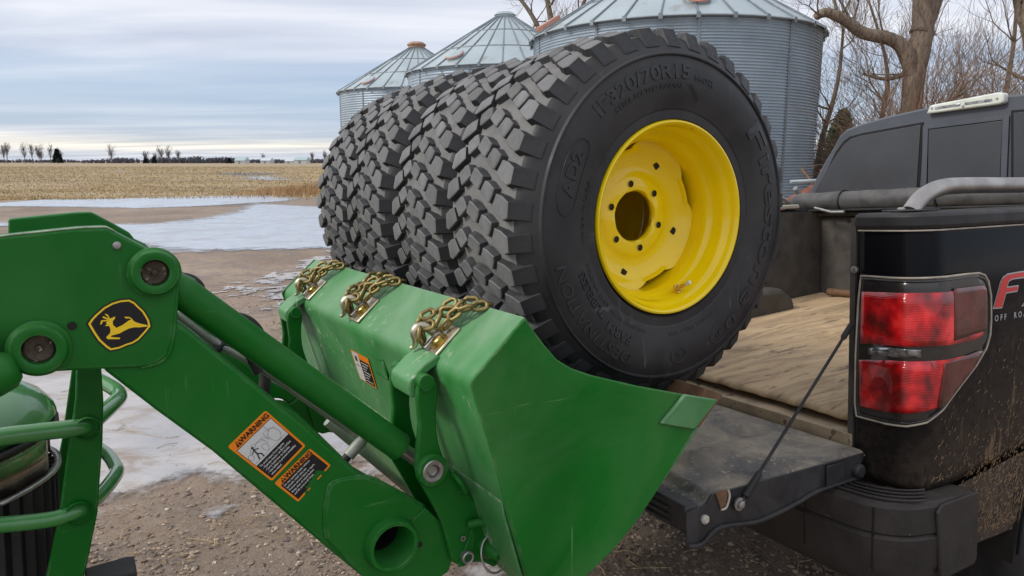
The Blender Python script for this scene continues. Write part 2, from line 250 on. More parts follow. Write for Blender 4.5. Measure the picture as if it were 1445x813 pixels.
m_zinc = paint('yellow_zinc_plate', (0.62, 0.57, 0.42), 0.30, metal=0.9, var=0.3, vscale=28, dust=(0.40, 0.33, 0.20), dust_amt=0.3, dscale=40)
m_zinc_chain = paint('yellow_zinc_chain', (0.30, 0.235, 0.095), 0.42, metal=0.8, var=0.35, vscale=60, dust=(0.20, 0.13, 0.06), dust_amt=0.35, dscale=50)
m_steel = paint('worn_steel', (0.42, 0.41, 0.39), 0.36, metal=0.85, var=0.3, vscale=30, dust=(0.25, 0.20, 0.15), dust_amt=0.4, dscale=22)
m_brass = paint('brass_stem', (0.60, 0.42, 0.14), 0.25, metal=0.95, var=0.2)
m_hydline = paint('dusty_steel_line', (0.36, 0.38, 0.33), 0.5, metal=0.5, var=0.25, vscale=25, dust=(0.33, 0.31, 0.25), dust_amt=0.4, dscale=20)
m_hosem = paint('black_hose_rubber', (0.018, 0.018, 0.019), 0.5, var=0.2, dust=(0.08, 0.07, 0.06), dust_amt=0.3)
m_rust = paint('rusty_worn_steel', (0.16, 0.085, 0.045), 0.75, metal=0.2, var=0.4, vscale=30, dust=(0.25, 0.17, 0.11), dust_amt=0.5, dscale=20, bump=0.4, bscale=80)
m_grease = paint('greasy_dirt', (0.10, 0.075, 0.05), 0.7, var=0.6, vscale=60, spots=(0.35, 0.32, 0.27), spot_scale=120, spot_cut=0.62, bump=0.6, bscale=120)
m_black_plastic = paint('black_plastic', (0.018, 0.018, 0.02), 0.45, var=0.2, dust=(0.10, 0.09, 0.08), dust_amt=0.25, dust_up=0.25, bump=0.2, bscale=300)
m_orange = paint('orange_label', (0.86, 0.24, 0.008), 0.4, var=0.05)
m_white_label = paint('white_label', (0.62, 0.62, 0.60), 0.45, var=0.08)
m_black_label = paint('black_label', (0.012, 0.010, 0.012), 0.4, var=0.1)
m_emblem_yellow = paint('yellow_print', (0.92, 0.62, 0.02), 0.4, var=0.08)
m_grey_print = paint('grey_print', (0.28, 0.28, 0.28), 0.5)

# ---------------------------------------------------------------- object helpers
def set_tag(o, label=None, cat=None, group=None, kind=None):
    if label: o['label'] = label
    if cat: o['category'] = cat
    if group: o['group'] = group
    if kind: o['kind'] = kind
    return o
def empty(name, matrix=None, label=None, cat=None, group=None):
    o = bpy.data.objects.new(name, None); col.objects.link(o); o.empty_display_size = 0.1
    if matrix is not None: o.matrix_world = matrix
    return set_tag(o, label, cat, group)
def link(name, me, parent=None, mats=None, smooth=False, bevel=0.0, seg=2, autosmooth=None):
    o = bpy.data.objects.new(name, me); col.objects.link(o)
    if parent is not None: o.parent = parent
    if mats is not None and not me.materials:
        for m in (mats if isinstance(mats, (list, tuple)) else [mats]): me.materials.append(m)
    if bevel:
        b = o.modifiers.new('bevel', 'BEVEL'); b.width = bevel; b.segments = seg; b.limit_method = 'ANGLE'; b.angle_limit = R(32); b.harden_normals = False
        smooth = True
    if smooth:
        me.polygons.foreach_set('use_smooth', [True] * len(me.polygons))
        if autosmooth or bevel:
            try: me.set_sharp_from_angle(angle=R(autosmooth or 34))
            except Exception: pass
    return o
def mesh(verts, faces, name='mesh', matidx=None):
    me = bpy.data.meshes.new(name); me.from_pydata([tuple(v) for v in verts], [], faces)
    if matidx: me.polygons.foreach_set('material_index', matidx)
    me.validate(); me.update(); return me
def fix_normals(me):
    bm = bmesh.new(); bm.from_mesh(me); bmesh.ops.recalc_face_normals(bm, faces=bm.faces); bm.to_mesh(me); bm.free(); return me
def prism_me(outline, y0, y1, name='plate', axis='y'):
    """outline of (x, z) pairs given thickness along y (axis 'x': (y,z) along x; axis 'z': (x,y) along z)"""
    n = len(outline)
    def P(a, b, t):
        return (a, t, b) if axis == 'y' else ((t, a, b) if axis == 'x' else (a, b, t))
    v = [P(a, b, y0) for a, b in outline] + [P(a, b, y1) for a, b in outline]
    f = [list(range(n)), list(range(2 * n - 1, n - 1, -1))] + [[i, (i + 1) % n, n + (i + 1) % n, n + i] for i in range(n)]
    return fix_normals(mesh(v, f, name))
def prism(name, outline, y0, y1, m, parent=None, bevel=0.0, axis='y'):
    return link(name, prism_me(outline, y0, y1, name, axis), parent, m, bevel=bevel)
def box_me(x0, x1, y0, y1, z0, z1, name='box'):
    return prism_me([(x0, z0), (x1, z0), (x1, z1), (x0, z1)], y0, y1, name)
def box(name, x0, x1, y0, y1, z0, z1, m, parent=None, bevel=0.0):
    return link(name, box_me(x0, x1, y0, y1, z0, z1, name), parent, m, bevel=bevel)
def smooth_path(pts, sub=6, closed=False):
    pts = [Vector(p) for p in pts]; out = []
    n = len(pts)
    for i in range(n if closed else n - 1):
        if closed: p0, p1, p2, p3 = pts[(i - 1) % n], pts[i], pts[(i + 1) % n], pts[(i + 2) % n]
        else: p0, p1, p2, p3 = pts[max(i - 1, 0)], pts[i], pts[i + 1], pts[min(i + 2, n - 1)]
        for k in range(sub):
            t = k / sub
            out.append(0.5 * ((2 * p1) + (-p0 + p2) * t + (2 * p0 - 5 * p1 + 4 * p2 - p3) * t * t + (-p0 + 3 * p1 - 3 * p2 + p3) * t ** 3))
    if not closed: out.append(pts[-1])
    return out
def tube_data(pts, r, n=10, closed=False, caps=True):
    pts = [Vector(p) for p in pts]; m = len(pts)
    rs = r if isinstance(r, (list, tuple)) else [r] * m
    v = []; f = []; up = None
    for i, p in enumerate(pts):
        t = (pts[(i + 1) % m] - pts[i - 1]) if closed else (pts[min(i + 1, m - 1)] - pts[max(i - 1, 0)])
        if t.length < 1e-9: t = Vector((0, 0, 1))
        t.normalize()
        if up is None:
            up = Vector((0, 0, 1)) if abs(t.z) < 0.9 else Vector((1, 0, 0))
        a = (up - t * up.dot(t));
        if a.length < 1e-6: a = t.orthogonal()
        a.normalize(); b = t.cross(a); up = a
        for k in range(n):
            th = 2 * PI * k / n; v.append(p + (a * math.cos(th) + b * math.sin(th)) * rs[i])
    for i in range(m if closed else m - 1):
        j = (i + 1) % m
        for k in range(n):
            f.append([i * n + k, i * n + (k + 1) % n, j * n + (k + 1) % n, j * n + k])
    if caps and not closed:
        f.append(list(range(n - 1, -1, -1))); f.append([(m - 1) * n + k for k in range(n)])
    return v, f
def tube(name, pts, r, m, parent=None, n=14, closed=False, sub=0, autosmooth=50):
    if sub: pts = smooth_path(pts, sub, closed)
    v, f = tube_data(pts, r, n, closed)
    return link(name, mesh(v, f, name), parent, m, smooth=True, autosmooth=autosmooth)
def lathe_data(profile, n=48, close=False, axis='y', origin=(0, 0, 0)):
    """profile of (radius, position along the axis)"""
    v = []; f = []; k = len(profile)
    for i in range(n):
        th = 2 * PI * i / n
        for r, s in profile:
            a, b = r * math.cos(th), r * math.sin(th)
            v.append((origin[0] + a, origin[1] + s, origin[2] + b) if axis == 'y' else ((origin[0] + s, origin[1] + a, origin[2] + b) if axis == 'x' else (origin[0] + a, origin[1] + b, origin[2] + s)))
    for i in range(n):
        j = (i + 1) % n
        for q in range(k if close else k - 1):
            w = (q + 1) % k
            f.append([i * k + q, j * k + q, j * k + w, i * k + w])
    return v, f
def lathe(name, profile, m, parent=None, n=48, close=False, axis='y', origin=(0, 0, 0), autosmooth=40):
    v, f = lathe_data(profile, n, close, axis, origin)
    me = mesh(v, f, name); bm = bmesh.new(); bm.from_mesh(me); bmesh.ops.remove_doubles(bm, verts=bm.verts, dist=1e-5); bmesh.ops.recalc_face_normals(bm, faces=bm.faces); bm.to_mesh(me); bm.free()
    return link(name, me, parent, m, smooth=True, autosmooth=autosmooth)
class MB:
    """collects pieces of one part"""
    def __init__(s): s.v = []; s.f = []; s.mi = []
    def add(s, v, f, mi=0):
        o = len(s.v); s.v += [tuple(x) for x in v]; s.f += [[i + o for i in q] for q in f]; s.mi += [mi] * len(f); return s
    def tube(s, pts, r, n=8, closed=False, mi=0): return s.add(*tube_data(pts, r, n, closed), mi)
    def me(s, name): return mesh(s.v, s.f, name, s.mi)
def text_mesh(txt, size, extrude=0.001, bold=0.0, space=1.0):
    cu = bpy.data.curves.new('lettering', 'FONT'); cu.body = txt; cu.size = size; cu.extrude = extrude; cu.offset = bold; cu.align_x = 'CENTER'; cu.align_y = 'CENTER'; cu.resolution_u = 3; cu.space_character = space
    o = bpy.data.objects.new('lettering', cu); col.objects.link(o)
    bpy.context.view_layer.update()
    me = bpy.data.meshes.new_from_object(o.evaluated_get(bpy.context.evaluated_depsgraph_get()))
    bpy.data.objects.remove(o); bpy.data.curves.remove(cu)
    return me
def map_mesh(me, fn):
    for v in me.vertices: v.co = fn(v.co)
    me.update(); return me
# ---------------------------------------------------------------- the two working frames
def frame(origin, X, Y):
    X = Vector(X).normalized(); Y = Vector(Y); Y = (Y - X * Y.dot(X)).normalized(); Z = X.cross(Y)
    return Matrix(((X.x, Y.x, Z.x, origin[0]), (X.y, Y.y, Z.y, origin[1]), (X.z, Y.z, Z.z, origin[2]), (0, 0, 0, 1)))
LAZ = R(31.68)
def axis_pair(az, el):
    return (math.cos(az), math.sin(az), 0), (-math.sin(az) * math.cos(el), math.cos(az) * math.cos(el), math.sin(el))
WHEEL_C = (0.3555, 1.5506, 1.4564)
LOADER = frame(WHEEL_C, *axis_pair(LAZ, R(-2.0)))       # x forward, y across the bucket (away from the camera), z up
TRUCK = frame((0.93575, 1.9043, 1.43567), (0.88998, 0.45599, -0.003), (-0.45479, 0.88712, -0.07869))  # x towards the cab, y towards the driver side, z up; origin on the bed rail's rear corner

# ================================================================ TRACTOR WITH LOADER AND BUCKET
tractor = empty('tractor', LOADER, 'green compact tractor with front loader, its raised bucket full of mounted tires', 'tractor')
MIR = 1.21
def mir(s): return MIR - s
H_ = D['holes']
def ring_boss(parent, a, c, s_face, r, r_in, out, r_base=None, m=m_green, name='pivot_boss', inner=m_grease, depth=0.03):
    rb = r_base or r * 1.12
    b = lathe(name, [(rb, 0), (rb, -out * 0.42), (rb - 0.0015, -out * 0.48), (r, -out * 0.80), (r - 0.001, -out * 0.97), (r - 0.003, -out), (r_in + 0.0015, -out), (r_in, -out * 0.95), (r_in, -0.001)], m, parent, 40, origin=(a, s_face, c))
    lathe('pin_head', [(r_in, 0.0), (r_in * 0.86, -0.003), (r_in * 0.80, 0.000), (r_in * 0.24, 0.001), (r_in * 0.20, -0.005), (0.0005, -0.006)], inner, b, 24, origin=(a, s_face - 0.004, c))
    return b
def keyhole(poly, c, r, n=28):
    # polygon with a round hole, cut in from its nearest corner
    i = min(range(len(poly)), key=lambda k: math.dist(poly[k], c)); a0 = math.atan2(poly[i][1] - c[1], poly[i][0] - c[0])
    area = sum(poly[k][0] * poly[(k + 1) % len(poly)][1] - poly[(k + 1) % len(poly)][0] * poly[k][1] for k in range(len(poly)))
    sg = -1 if area > 0 else 1
    circ = [(c[0] + r * math.cos(a0 + sg * 2 * PI * k / n), c[1] + r * math.sin(a0 + sg * 2 * PI * k / n)) for k in range(n + 1)]
    return poly[:i + 1] + circ + poly[i:]
def loader_arm(side):
    near = side == 0
    f = (lambda s: s) if near else mir
    root = prism('loader_arm', keyhole(D['arm_box'], D['tube_end'], 0.0515), f(0.150), f(0.235), m_green, tractor, bevel=0.006)
    root['label'] = 'near loader arm with the orange and black warning stickers' if near else 'far loader arm seen behind the near one'
    prism('mast_plate', D['upper_plate'], f(0.145), f(0.240), m_green, root, bevel=0.004)
    prism('end_plate', keyhole(D['end_plate'], D['tube_end'], 0.0515), f(0.144), f(0.1495), m_green, root, bevel=0.003)
    # weld beads along plate edges
    rnd = random.Random(3)
    for poly, s_ in ((D['upper_plate'][9:15], 0.1495), (D['end_plate'][0:9], 0.1495)):
        pts = smooth_path([(a, f(s_), c) for a, c in poly], 8)
        link('weld_bead', MB().tube(pts, [0.0032 + 0.0010 * rnd.random() for _ in pts], 6).me('weld_bead'), root, m_green, smooth=True)
    if near:
        pts = [(a, 0.1475, c + 0.001) for a, c in D['upper_plate'][0:6]]
        t = MB(); t.tube(pts, 0.0014, 6); link('top_edge_worn_bead', t.me('edge'), root, m_worn_edge, smooth=True).name = 'edge_bead'  # pale bead for the worn upper edge of the plate
        for (a, c), r, ri in ((D['pivot_px'][0], 0.0335, 0.0205), (D['pivot_px'][1], 0.0355, 0.0215)):
            ring_boss(root, a, c, 0.145, r, ri, 0.022, r * 1.15)
        for a, c in (H_[2], H_[3]):
            lathe('bolt_hole', [(0.0062, -0.0012), (0.0060, -0.0008), (0.0005, -0.0008)], m_hubdark, root, 20, origin=(a, 0.1445, c))
        a, c = H_[4]
        lathe('bolt', [(0.0062, 0.0), (0.0062, -0.002), (0.0045, -0.004), (0.0005, -0.0045)], m_steel, root, 20, origin=(a, 0.1445, c))
    return root
arm_near = loader_arm(0)
arm_far = loader_arm(1)
# torque tube that joins the two arms: hollow, its end stands proud of the near arm
ta, tcz = D['tube_end']
lathe('cross_tube', [(0.0405, 1.0), (0.0405, 0.1245), (0.0425, 0.1215), (0.0485, 0.1215), (0.051, 0.125), (0.051, 0.134), (0.0535, 0.138), (0.0535, 0.15), (0.0515, 0.16), (0.0515, 1.06)], m_green, tractor, 56, origin=(ta, 0, tcz))
lathe('tube_shade', [(0.0400, 0.20), (0.0400, 0.55), (0.001, 0.55)], m_hubdark, tractor, 40, origin=(ta, 0, tcz))  # dark cup added in the hollow, its shade put into the colour

# --- emblem: shield with a leaping deer
def flat(name, outline, y, m, parent, th=0.0005):
    return prism(name, outline, y, y + th, m, parent)
def scaled(outline, k):
    cx = sum(a for a, c in outline) / len(outline); cz = sum(c for a, c in outline) / len(outline)
    return [(cx + (a - cx) * k, cz + (c - cz) * k) for a, c in outline]
emb = flat('emblem', D['emblem'], 0.1440, m_black_label, arm_near, 0.0008)
E2, E3 = scaled(D['emblem'], 0.945), scaled(D['emblem'], 0.875)
n_ = len(E2)
vv = [(a, 0.1437, c) for a, c in E2] + [(a, 0.1437, c) for a, c in E3]
link('emblem_border', mesh(vv, [[i, (i + 1) % n_, n_ + (i + 1) % n_, n_ + i] for i in range(n_)]), emb, m_emblem_yellow)
flat('deer', D['deer'], 0.1434, m_emblem_yellow, emb, 0.0003)
flat('antlers', D['antler'], 0.1434, m_emblem_yellow, emb, 0.0003)

# --- warning stickers
def sticker(quad, y, parent, kind):
    P0, P1, P2, P3 = [Vector((a, 0, c)) for a, c in quad]
    def W_(u, v, d=0.0): # bilinear on the sticker
        p = P0 * (1 - u) * (1 - v) + P1 * u * (1 - v) + P2 * u * v + P3 * (1 - u) * v
        return Vector((p.x, y - d, p.z))
    def rr(u0, v0, u1, v1, r, d, m, name, parent):
        pts = []
        hw, hv = u1 - u0, v1 - v0; ru = r; rv = r
        for cu, cv, a0 in ((u1 - ru, v0 + rv, -90), (u1 - ru, v1 - rv, 0), (u0 + ru, v1 - rv, 90), (u0 + ru, v0 + rv, 180)):
            for k in range(4):
                th = R(a0 + 30 * k); pts.append((cu + ru * math.cos(th), cv + rv * math.sin(th)))
        return link(name, mesh([W_(u, v, d) for u, v in pts], [list(range(len(pts)))]), parent, m)
    base = prism('warning_label', [(W_(u, v).x, W_(u, v).z) for u, v in ((0.03, 0), (0.97, 0), (1, 0.03), (1, 0.97), (0.97, 1), (0.03, 1), (0, 0.97), (0, 0.03))], y - 0.0006, y - 0.0001, m_orange, parent)
    base['label'] = 'upper warning sticker with a pictogram of a tractor' if kind == 1 else 'lower warning sticker torn along one side'
    L = (P1 - P0).length; Hh = (P3 - P0).length
    def txt(s, u, v, size, m, name, bold=0.0, squeeze=1.0, align='C'):
        me = text_mesh(s, size, 0.0, bold)
        xs = [q.co.x for q in me.vertices]; w = (max(xs) - min(xs)) if xs else 0
        off = w / 2 * squeeze / L if align == 'L' else 0
        map_mesh(me, lambda co: W_(u + off + co.x * squeeze / L, v - co.y / Hh, 0.0018))
        return link(name, me, base, m)
    if kind == 1:
        rr(0.045, 0.16, 0.955, 0.96, 0.01, 0.0008, m_black_label, 'black_panel', base)
        rr(0.055, 0.17, 0.945, 0.60, 0.005, 0.0012, m_white_label, 'white_panel', base)
        txt('WARNING', 0.60, 0.085, 0.0130, m_black_label, 'lettering', 0.0004)
        tri = [(0.10, 0.135), (0.235, 0.135), (0.168, 0.02)]
        link('alert_triangle', mesh([W_(u, v, 0.0012) for u, v in tri], [[0, 1, 2]]), base, m_black_label)
        txt('!', 0.168, 0.092, 0.011, m_orange, 'exclamation_mark', 0.0003)
        # pictogram: line drawing of a tractor with a raised loader and a running figure
        pic = MB()
        def ln(pts, r=0.0004, closed=False): pic.tube([W_(u, v, 0.0014) for u, v in pts], r, 4, closed)
        circ = lambda u, v, r, k=16: [(u + r * math.cos(2 * PI * i / k), v + r * 1.15 * math.sin(2 * PI * i / k)) for i in range(k)]
        ln(circ(0.76, 0.42, 0.115, 18), closed=True); ln(circ(0.46, 0.47, 0.062), closed=True); ln(circ(0.115, 0.43, 0.05), closed=True)
        ln([(0.05, 0.56), (0.92, 0.56)]); ln([(0.30, 0.34), (0.42, 0.30), (0.58, 0.31), (0.62, 0.42)]); ln([(0.62, 0.42), (0.62, 0.26), (0.72, 0.26), (0.88, 0.32)])
        ln([(0.74, 0.33), (0.74, 0.17), (0.56, 0.17)]); ln([(0.15, 0.38), (0.30, 0.27), (0.55, 0.36)]); ln([(0.52, 0.30), (0.56, 0.45)])
        link('tractor_drawing', pic.me('tractor_drawing'), base, m_grey_print)
        fig = MB()
        fig.tube([W_(u, v, 0.0016) for u, v in ((0.27, 0.33), (0.25, 0.45), (0.20, 0.55))], 0.0011, 5)
        fig.tube([W_(u, v, 0.0016) for u, v in ((0.25, 0.45), (0.31, 0.50), (0.30, 0.57))], 0.0011, 5)
        fig.tube([W_(u, v, 0.0016) for u, v in ((0.18, 0.40), (0.27, 0.36), (0.35, 0.40))], 0.0009, 5)
        fig.tube([W_(u, v, 0.0016) for u, v in ((0.275, 0.325), (0.28, 0.30))], 0.0018, 6)
        link('running_figure', fig.me('running_figure'), base, m_black_label)
        rows = ['To avoid injury from tipping:', '- Operate tractor on firm surface', '- Carry loads low on hillsides', '- Use ballast to prevent instability', '  when raised.']
        for i, s in enumerate(rows): txt(s, 0.09, 0.655 + 0.062 * i, 0.0056, m_white_label, 'lettering', 0.0001, 0.86, 'L')
    else:
        rr(0.045, 0.20, 0.955, 0.94, 0.01, 0.0008, m_black_label, 'black_panel', base)
        txt('WARNING', 0.60, 0.11, 0.0125, m_black_label, 'lettering', 0.0004)
        tri = [(0.10, 0.175), (0.235, 0.175), (0.168, 0.03)]
        link('alert_triangle', mesh([W_(u, v, 0.0012) for u, v in tri], [[0, 1, 2]]), base, m_black_label)
        txt('!', 0.168, 0.122, 0.0095, m_orange, 'exclamation_mark', 0.0003)
        rows = ['Do not operate loader without', 'hydraulic relief valve set.', 'Prevent serious injury or death:', 'Keep clear of raised bucket', 'and lift arms at all times.']
        for i, s in enumerate(rows): txt(s, 0.08, 0.28 + 0.112 * i, 0.0055, m_white_label, 'lettering', 0.0001, 0.86, 'L')
        # torn far edge: green paint shows through a ragged bite
        rag = [(0.22, 1.01), (0.24, 0.93), (0.30, 0.95), (0.33, 0.84), (0.42, 0.86), (0.47, 0.80), (0.53, 0.83), (0.58, 0.74), (0.66, 0.77), (0.72, 0.72), (0.76, 0.80), (0.80, 0.90), (0.84, 1.01)]
        link('torn_patch', mesh([W_(u, v, 0.0011) for u, v in rag], [list(range(len(rag)))]), base, m_green)
        for u0, v0, u1, v1 in ((0.30, 0.965, 0.38, 1.0), (0.60, 0.955, 0.72, 1.0)):
            rr(u0, v0, u1, v1, 0.004, 0.0013, m_orange, 'sticker_remnant', base)
    return base
sticker(D['warn1'], 0.150, arm_near, 1)
sticker(D['warn2'], 0.150, arm_near, 2)

# --- tilt cylinders, knuckles, hydraulic lines
def cyl(side):
    s_ = 0.19 if side == 0 else mir(0.19)
    (a0, c0), (a1, c1), (b0, d0), (b1, d1) = D['cyl']
    p0 = Vector((a0, s_, c0)); p1 = Vector((a1, s_, c1)); d = (p1 - p0).normalized()
    Ltot = (p1 - p0).length; t_end = (Vector((b1, s_, d1)) - p0).dot(d)
    q = lambda t: p0 + d * t
    b = tube('tilt_cylinder', [q(0.0), q(0.03), q(0.045), q(0.055), q(0.062), q(t_end - 0.01), q(t_end - 0.004), q(t_end), q(t_end + 0.0005)], [0.020, 0.024, 0.0275, 0.0295, 0.0275, 0.0275, 0.0285, 0.0278, 0.010], m_green, tractor, 36)
    tube('cylinder_rod', [q(t_end), q(Ltot - 0.03)], 0.014, m_steel, b, 24)
    lathe('rod_eye', [(0.012, -0.020), (0.027, -0.020), (0.027, 0.020), (0.012, 0.020)], m_green, b, 28, close=True, origin=(a1, s_, c1))
    tube('rod_neck', [q(Ltot - 0.05), q(Ltot - 0.018)], [0.015, 0.020], m_green, b, 20)
    return b
cyl(0); cyl(1)
def knuckle(side):
    f = (lambda s: s) if side == 0 else mir
    k = prism('bucket_knuckle', D['bracket'], f(0.128), f(0.142), m_green, tractor, bevel=0.004)
    inner = [(a - 0.008, c + 0.004) for a, c in D['bracket']]
    prism('inner_plate', inner, f(0.238), f(0.252), m_green, k, bevel=0.003)
    prism('hanger_strap', D['strap'], f(0.144), f(0.237), m_green_worn_sheen, k, bevel=0.004)
    B = D['brk_pts']
    a, c = B[0]
    if side == 0:
        lathe('pivot_boss', [(0.033, 0.0), (0.0325, -0.010), (0.030, -0.013), (0.023, -0.013), (0.023, -0.006)], m_green, k, 40, origin=(a, 0.128, c))
        lathe('steel_bushing', [(0.0225, -0.004), (0.0225, -0.013), (0.0205, -0.015), (0.0135, -0.014), (0.0120, -0.004), (0.0090, -0.002), (0.0085, -0.006), (0.0005, -0.006)], m_steel, k, 36, origin=(a, 0.128, c))
        a, c = B[2]   # locking pin with spring plate
        lathe('latch_pin', [(0.0135, 0.0), (0.0135, -0.012), (0.0115, -0.014), (0.0085, -0.013), (0.0080, 0.004), (0.0005, 0.004)], m_steel, k, 30, origin=(a, 0.128, c))
        prism('spring_plate', [(a - 0.020, c - 0.018), (a - 0.004, c - 0.020), (a + 0.012, c - 0.012), (a + 0.022, c + 0.062), (a + 0.016, c + 0.060)], 0.124, 0.1275, m_green, k, bevel=0.001)
        lathe('slot_ring', [(0.0055, 0.0), (0.0055, -0.004), (0.0035, -0.004), (0.0030, 0.0)], m_steel, k, 20, origin=(a - 0.008, 0.124, c + 0.042))
        a, c = B[3]   # conical pin end with a split ring through it
        lathe('pin_cone', [(0.024, 0.0), (0.021, -0.014), (0.013, -0.030), (0.010, -0.046), (0.006, -0.050), (0.0005, -0.050)], m_green, k, 30, origin=(a, 0.128, c))
        pts = [(a + 0.028 * math.cos(t), 0.100 + 0.012 * math.sin(t), c - 0.004 + 0.036 * math.sin(t)) for t in [2 * PI * i / 28 for i in range(28)]]
        tube('split_ring', pts, 0.0025, m_steel, k, 8, closed=True)
        tube('ring_tab', [(a - 0.006, 0.095, c + 0.050), (a - 0.002, 0.098, c + 0.028)], [0.005, 0.007], m_steel, k, 10)
        # curved guard rib over the pin and the grab loop above it
        tube('guard_rib', smooth_path([(-0.492, 0.120, -0.602), (-0.462, 0.108, -0.600), (-0.428, 0.106, -0.632), (-0.402, 0.112, -0.700), (-0.394, 0.122, -0.740)], 6), 0.0085, m_green, k, 10)
        a, c = B[1]
        tube('grab_loop', smooth_path([(a - 0.006, 0.127, c + 0.006), (a - 0.002, 0.106, c - 0.002), (a + 0.012, 0.104, c - 0.028), (a + 0.014, 0.127, c - 0.036)], 5), 0.0055, m_green, k, 8)
    tube('hanger_pin', [(B[5][0], f(0.120), B[5][1]), (B[5][0], f(0.262), B[5][1])], 0.016, m_green, k, 24)
    return k
knuckle(0); knuckle(1)
tube('hydraulic_line', smooth_path([(a, 0.27, c) for a, c in D['line1']], 5), 0.0072, m_hydline, tractor, 14)
tube('hydraulic_line', smooth_path([(a - 0.004, 0.30, c + 0.004) for a, c in D['line1']], 5), 0.0060, m_hydline, tractor, 14)
tube('level_rod', [(a, 0.40, c) for a, c in D['rod']], 0.0095, m_hydline, tractor, 16)
(fa, fc), (ga, gc) = D['fitting']
fit = tube('hose_fitting', [(fa, 0.25, fc), (fa + (ga - fa) * 0.25, 0.25, fc + (gc - fc) * 0.25)], 0.009, m_hosem, tractor, 14)
tube('crimp_sleeve', [(fa + (ga - fa) * 0.25, 0.25, fc + (gc - fc) * 0.25), (fa + (ga - fa) * 0.82, 0.25, fc + (gc - fc) * 0.82), (ga, 0.25, gc)], [0.0125, 0.0120, 0.010], m_hydline, fit, 12)
hp = D['hose']
tube('hydraulic_hose', smooth_path([(hp[0][0] - 0.02, 0.27, hp[0][1] - 0.05)] + [(a - 0.006, 0.27, c - 0.014) for a, c in hp[0:4]] + [(hp[3][0] + 0.02, 0.27, hp[3][1] - 0.07)], 5), 0.010, m_hosem, tractor, 12)
tube('hydraulic_hose', smooth_path([(hp[4][0] - 0.03, 0.35, hp[4][1] - 0.06)] + [(a - 0.010, 0.35, c - 0.020) for a, c in hp[4:8]] + [(hp[7][0] - 0.005, 0.35, hp[7][1] - 0.08), (hp[7][0] - 0.02, 0.34, hp[7][1] - 0.17)], 5), 0.012, m_hosem, tractor, 12)
tube('hydraulic_hose', smooth_path([(-0.93, 0.26, -0.21), (-0.90, 0.275, -0.20), (-0.865, 0.27, -0.225), (-0.85, 0.26, -0.26)], 5), 0.009, m_hosem, tractor, 12)

# --- lift cylinder at the left edge, below the mast pivot
tube('lift_cylinder', [(-1.205, 0.118, -0.160), (-1.215, 0.118, -0.163), (-1.235, 0.118, -0.170), (-1.75, 0.118, -0.350)], [0.018, 0.028, 0.0310, 0.0310], m_green, tractor, 28)
lathe('cylinder_cap', [(0.030, 0.0), (0.030, -0.02), (0.022, -0.024), (0.0005, -0.024)], m_steel, tractor, 28, origin=(-1.254, 0.125, -0.122))

# the arms sit close to the bucket's ends: near side 5 cm towards the camera, far side mirrored
for o in list(bpy.data.objects):
    if o.parent == tractor:
        ys = [v_.co.y for v_ in o.data.vertices]
        o.location.y = 0.05 if sum(ys) / len(ys) > 0.7 and min(ys) > 0.5 else -0.05
# --- bucket
bucket = empty('bucket', None); bucket.parent = tractor
bucket['label'] = 'green loader bucket with scuffed back and three chain hooks bolted on its lip'
bp = D['bucket_profile']
S0, S1 = -0.055, 1.262
def offset_in(poly, t):
    out = []
    for i, p in enumerate(poly):
        a = poly[max(i - 1, 0)]; b = poly[min(i + 1, len(poly) - 1)]
        dx, dz = b[0] - a[0], b[1] - a[1]; l_ = math.hypot(dx, dz)
        out.append((p[0] - dz / l_ * t, p[1] + dx / l_ * t))
    return out
def round_corner(poly, i, r, k=5):
    P = Vector(poly[i]); A = Vector(poly[i - 1]); B_ = Vector(poly[i + 1])
    u = (A - P).normalized(); v = (B_ - P).normalized(); out = []
    for j in range(k + 1):
        t = j / k; q = (P + u * r) * (1 - t) ** 2 + P * 2 * t * (1 - t) + (P + v * r) * t * t
        out.append((q.x, q.y))
    return poly[:i] + out + poly[i + 1:]
prof = round_corner([tuple(q) for q in bp], 2, 0.022)
inner = offset_in(prof, 0.007)
shell = prof + inner[::-1]
link('bucket_shell', prism_me(shell, S0, S1, 'bucket_shell'), bucket, m_green_worn_sheen, smooth=True, autosmooth=30)
for y0, y1, mt in ((-0.063, -0.0552, m_green_side), (1.2622, 1.270, m_green)):
    sp = prism('side_plate', D['side_plate'], y0, y1, mt, bucket, bevel=0.003)
sp['label'] = 'far side plate of the bucket, mostly hidden'
cut = prism('side_cutter', D['cutter'], -0.0735, -0.0635, m_green_worn_sheen, bucket, bevel=0.003)
prism('cutting_edge', D['edge_bar'], -0.066, 1.272, m_rust, bucket, bevel=0.002)
# stiffening rib low on the back, bent outwards
E_ = bp[4]
dirv = (Vector(bp[4]) - Vector(bp[3])).normalized(); outn = Vector((dirv.y, -dirv.x))
if outn.x > 0: outn = -outn
rib = [tuple(Vector(E_) - dirv * 0.030 + outn * 0.0005), tuple(Vector(E_) + outn * 0.006), tuple(Vector(E_) + dirv * 0.13 + outn * 0.006), tuple(Vector(E_) + dirv * 0.16 + outn * 0.0005)]
prism('back_rib', rib, -0.050, 1.258, m_green_worn_sheen, bucket, bevel=0.002)
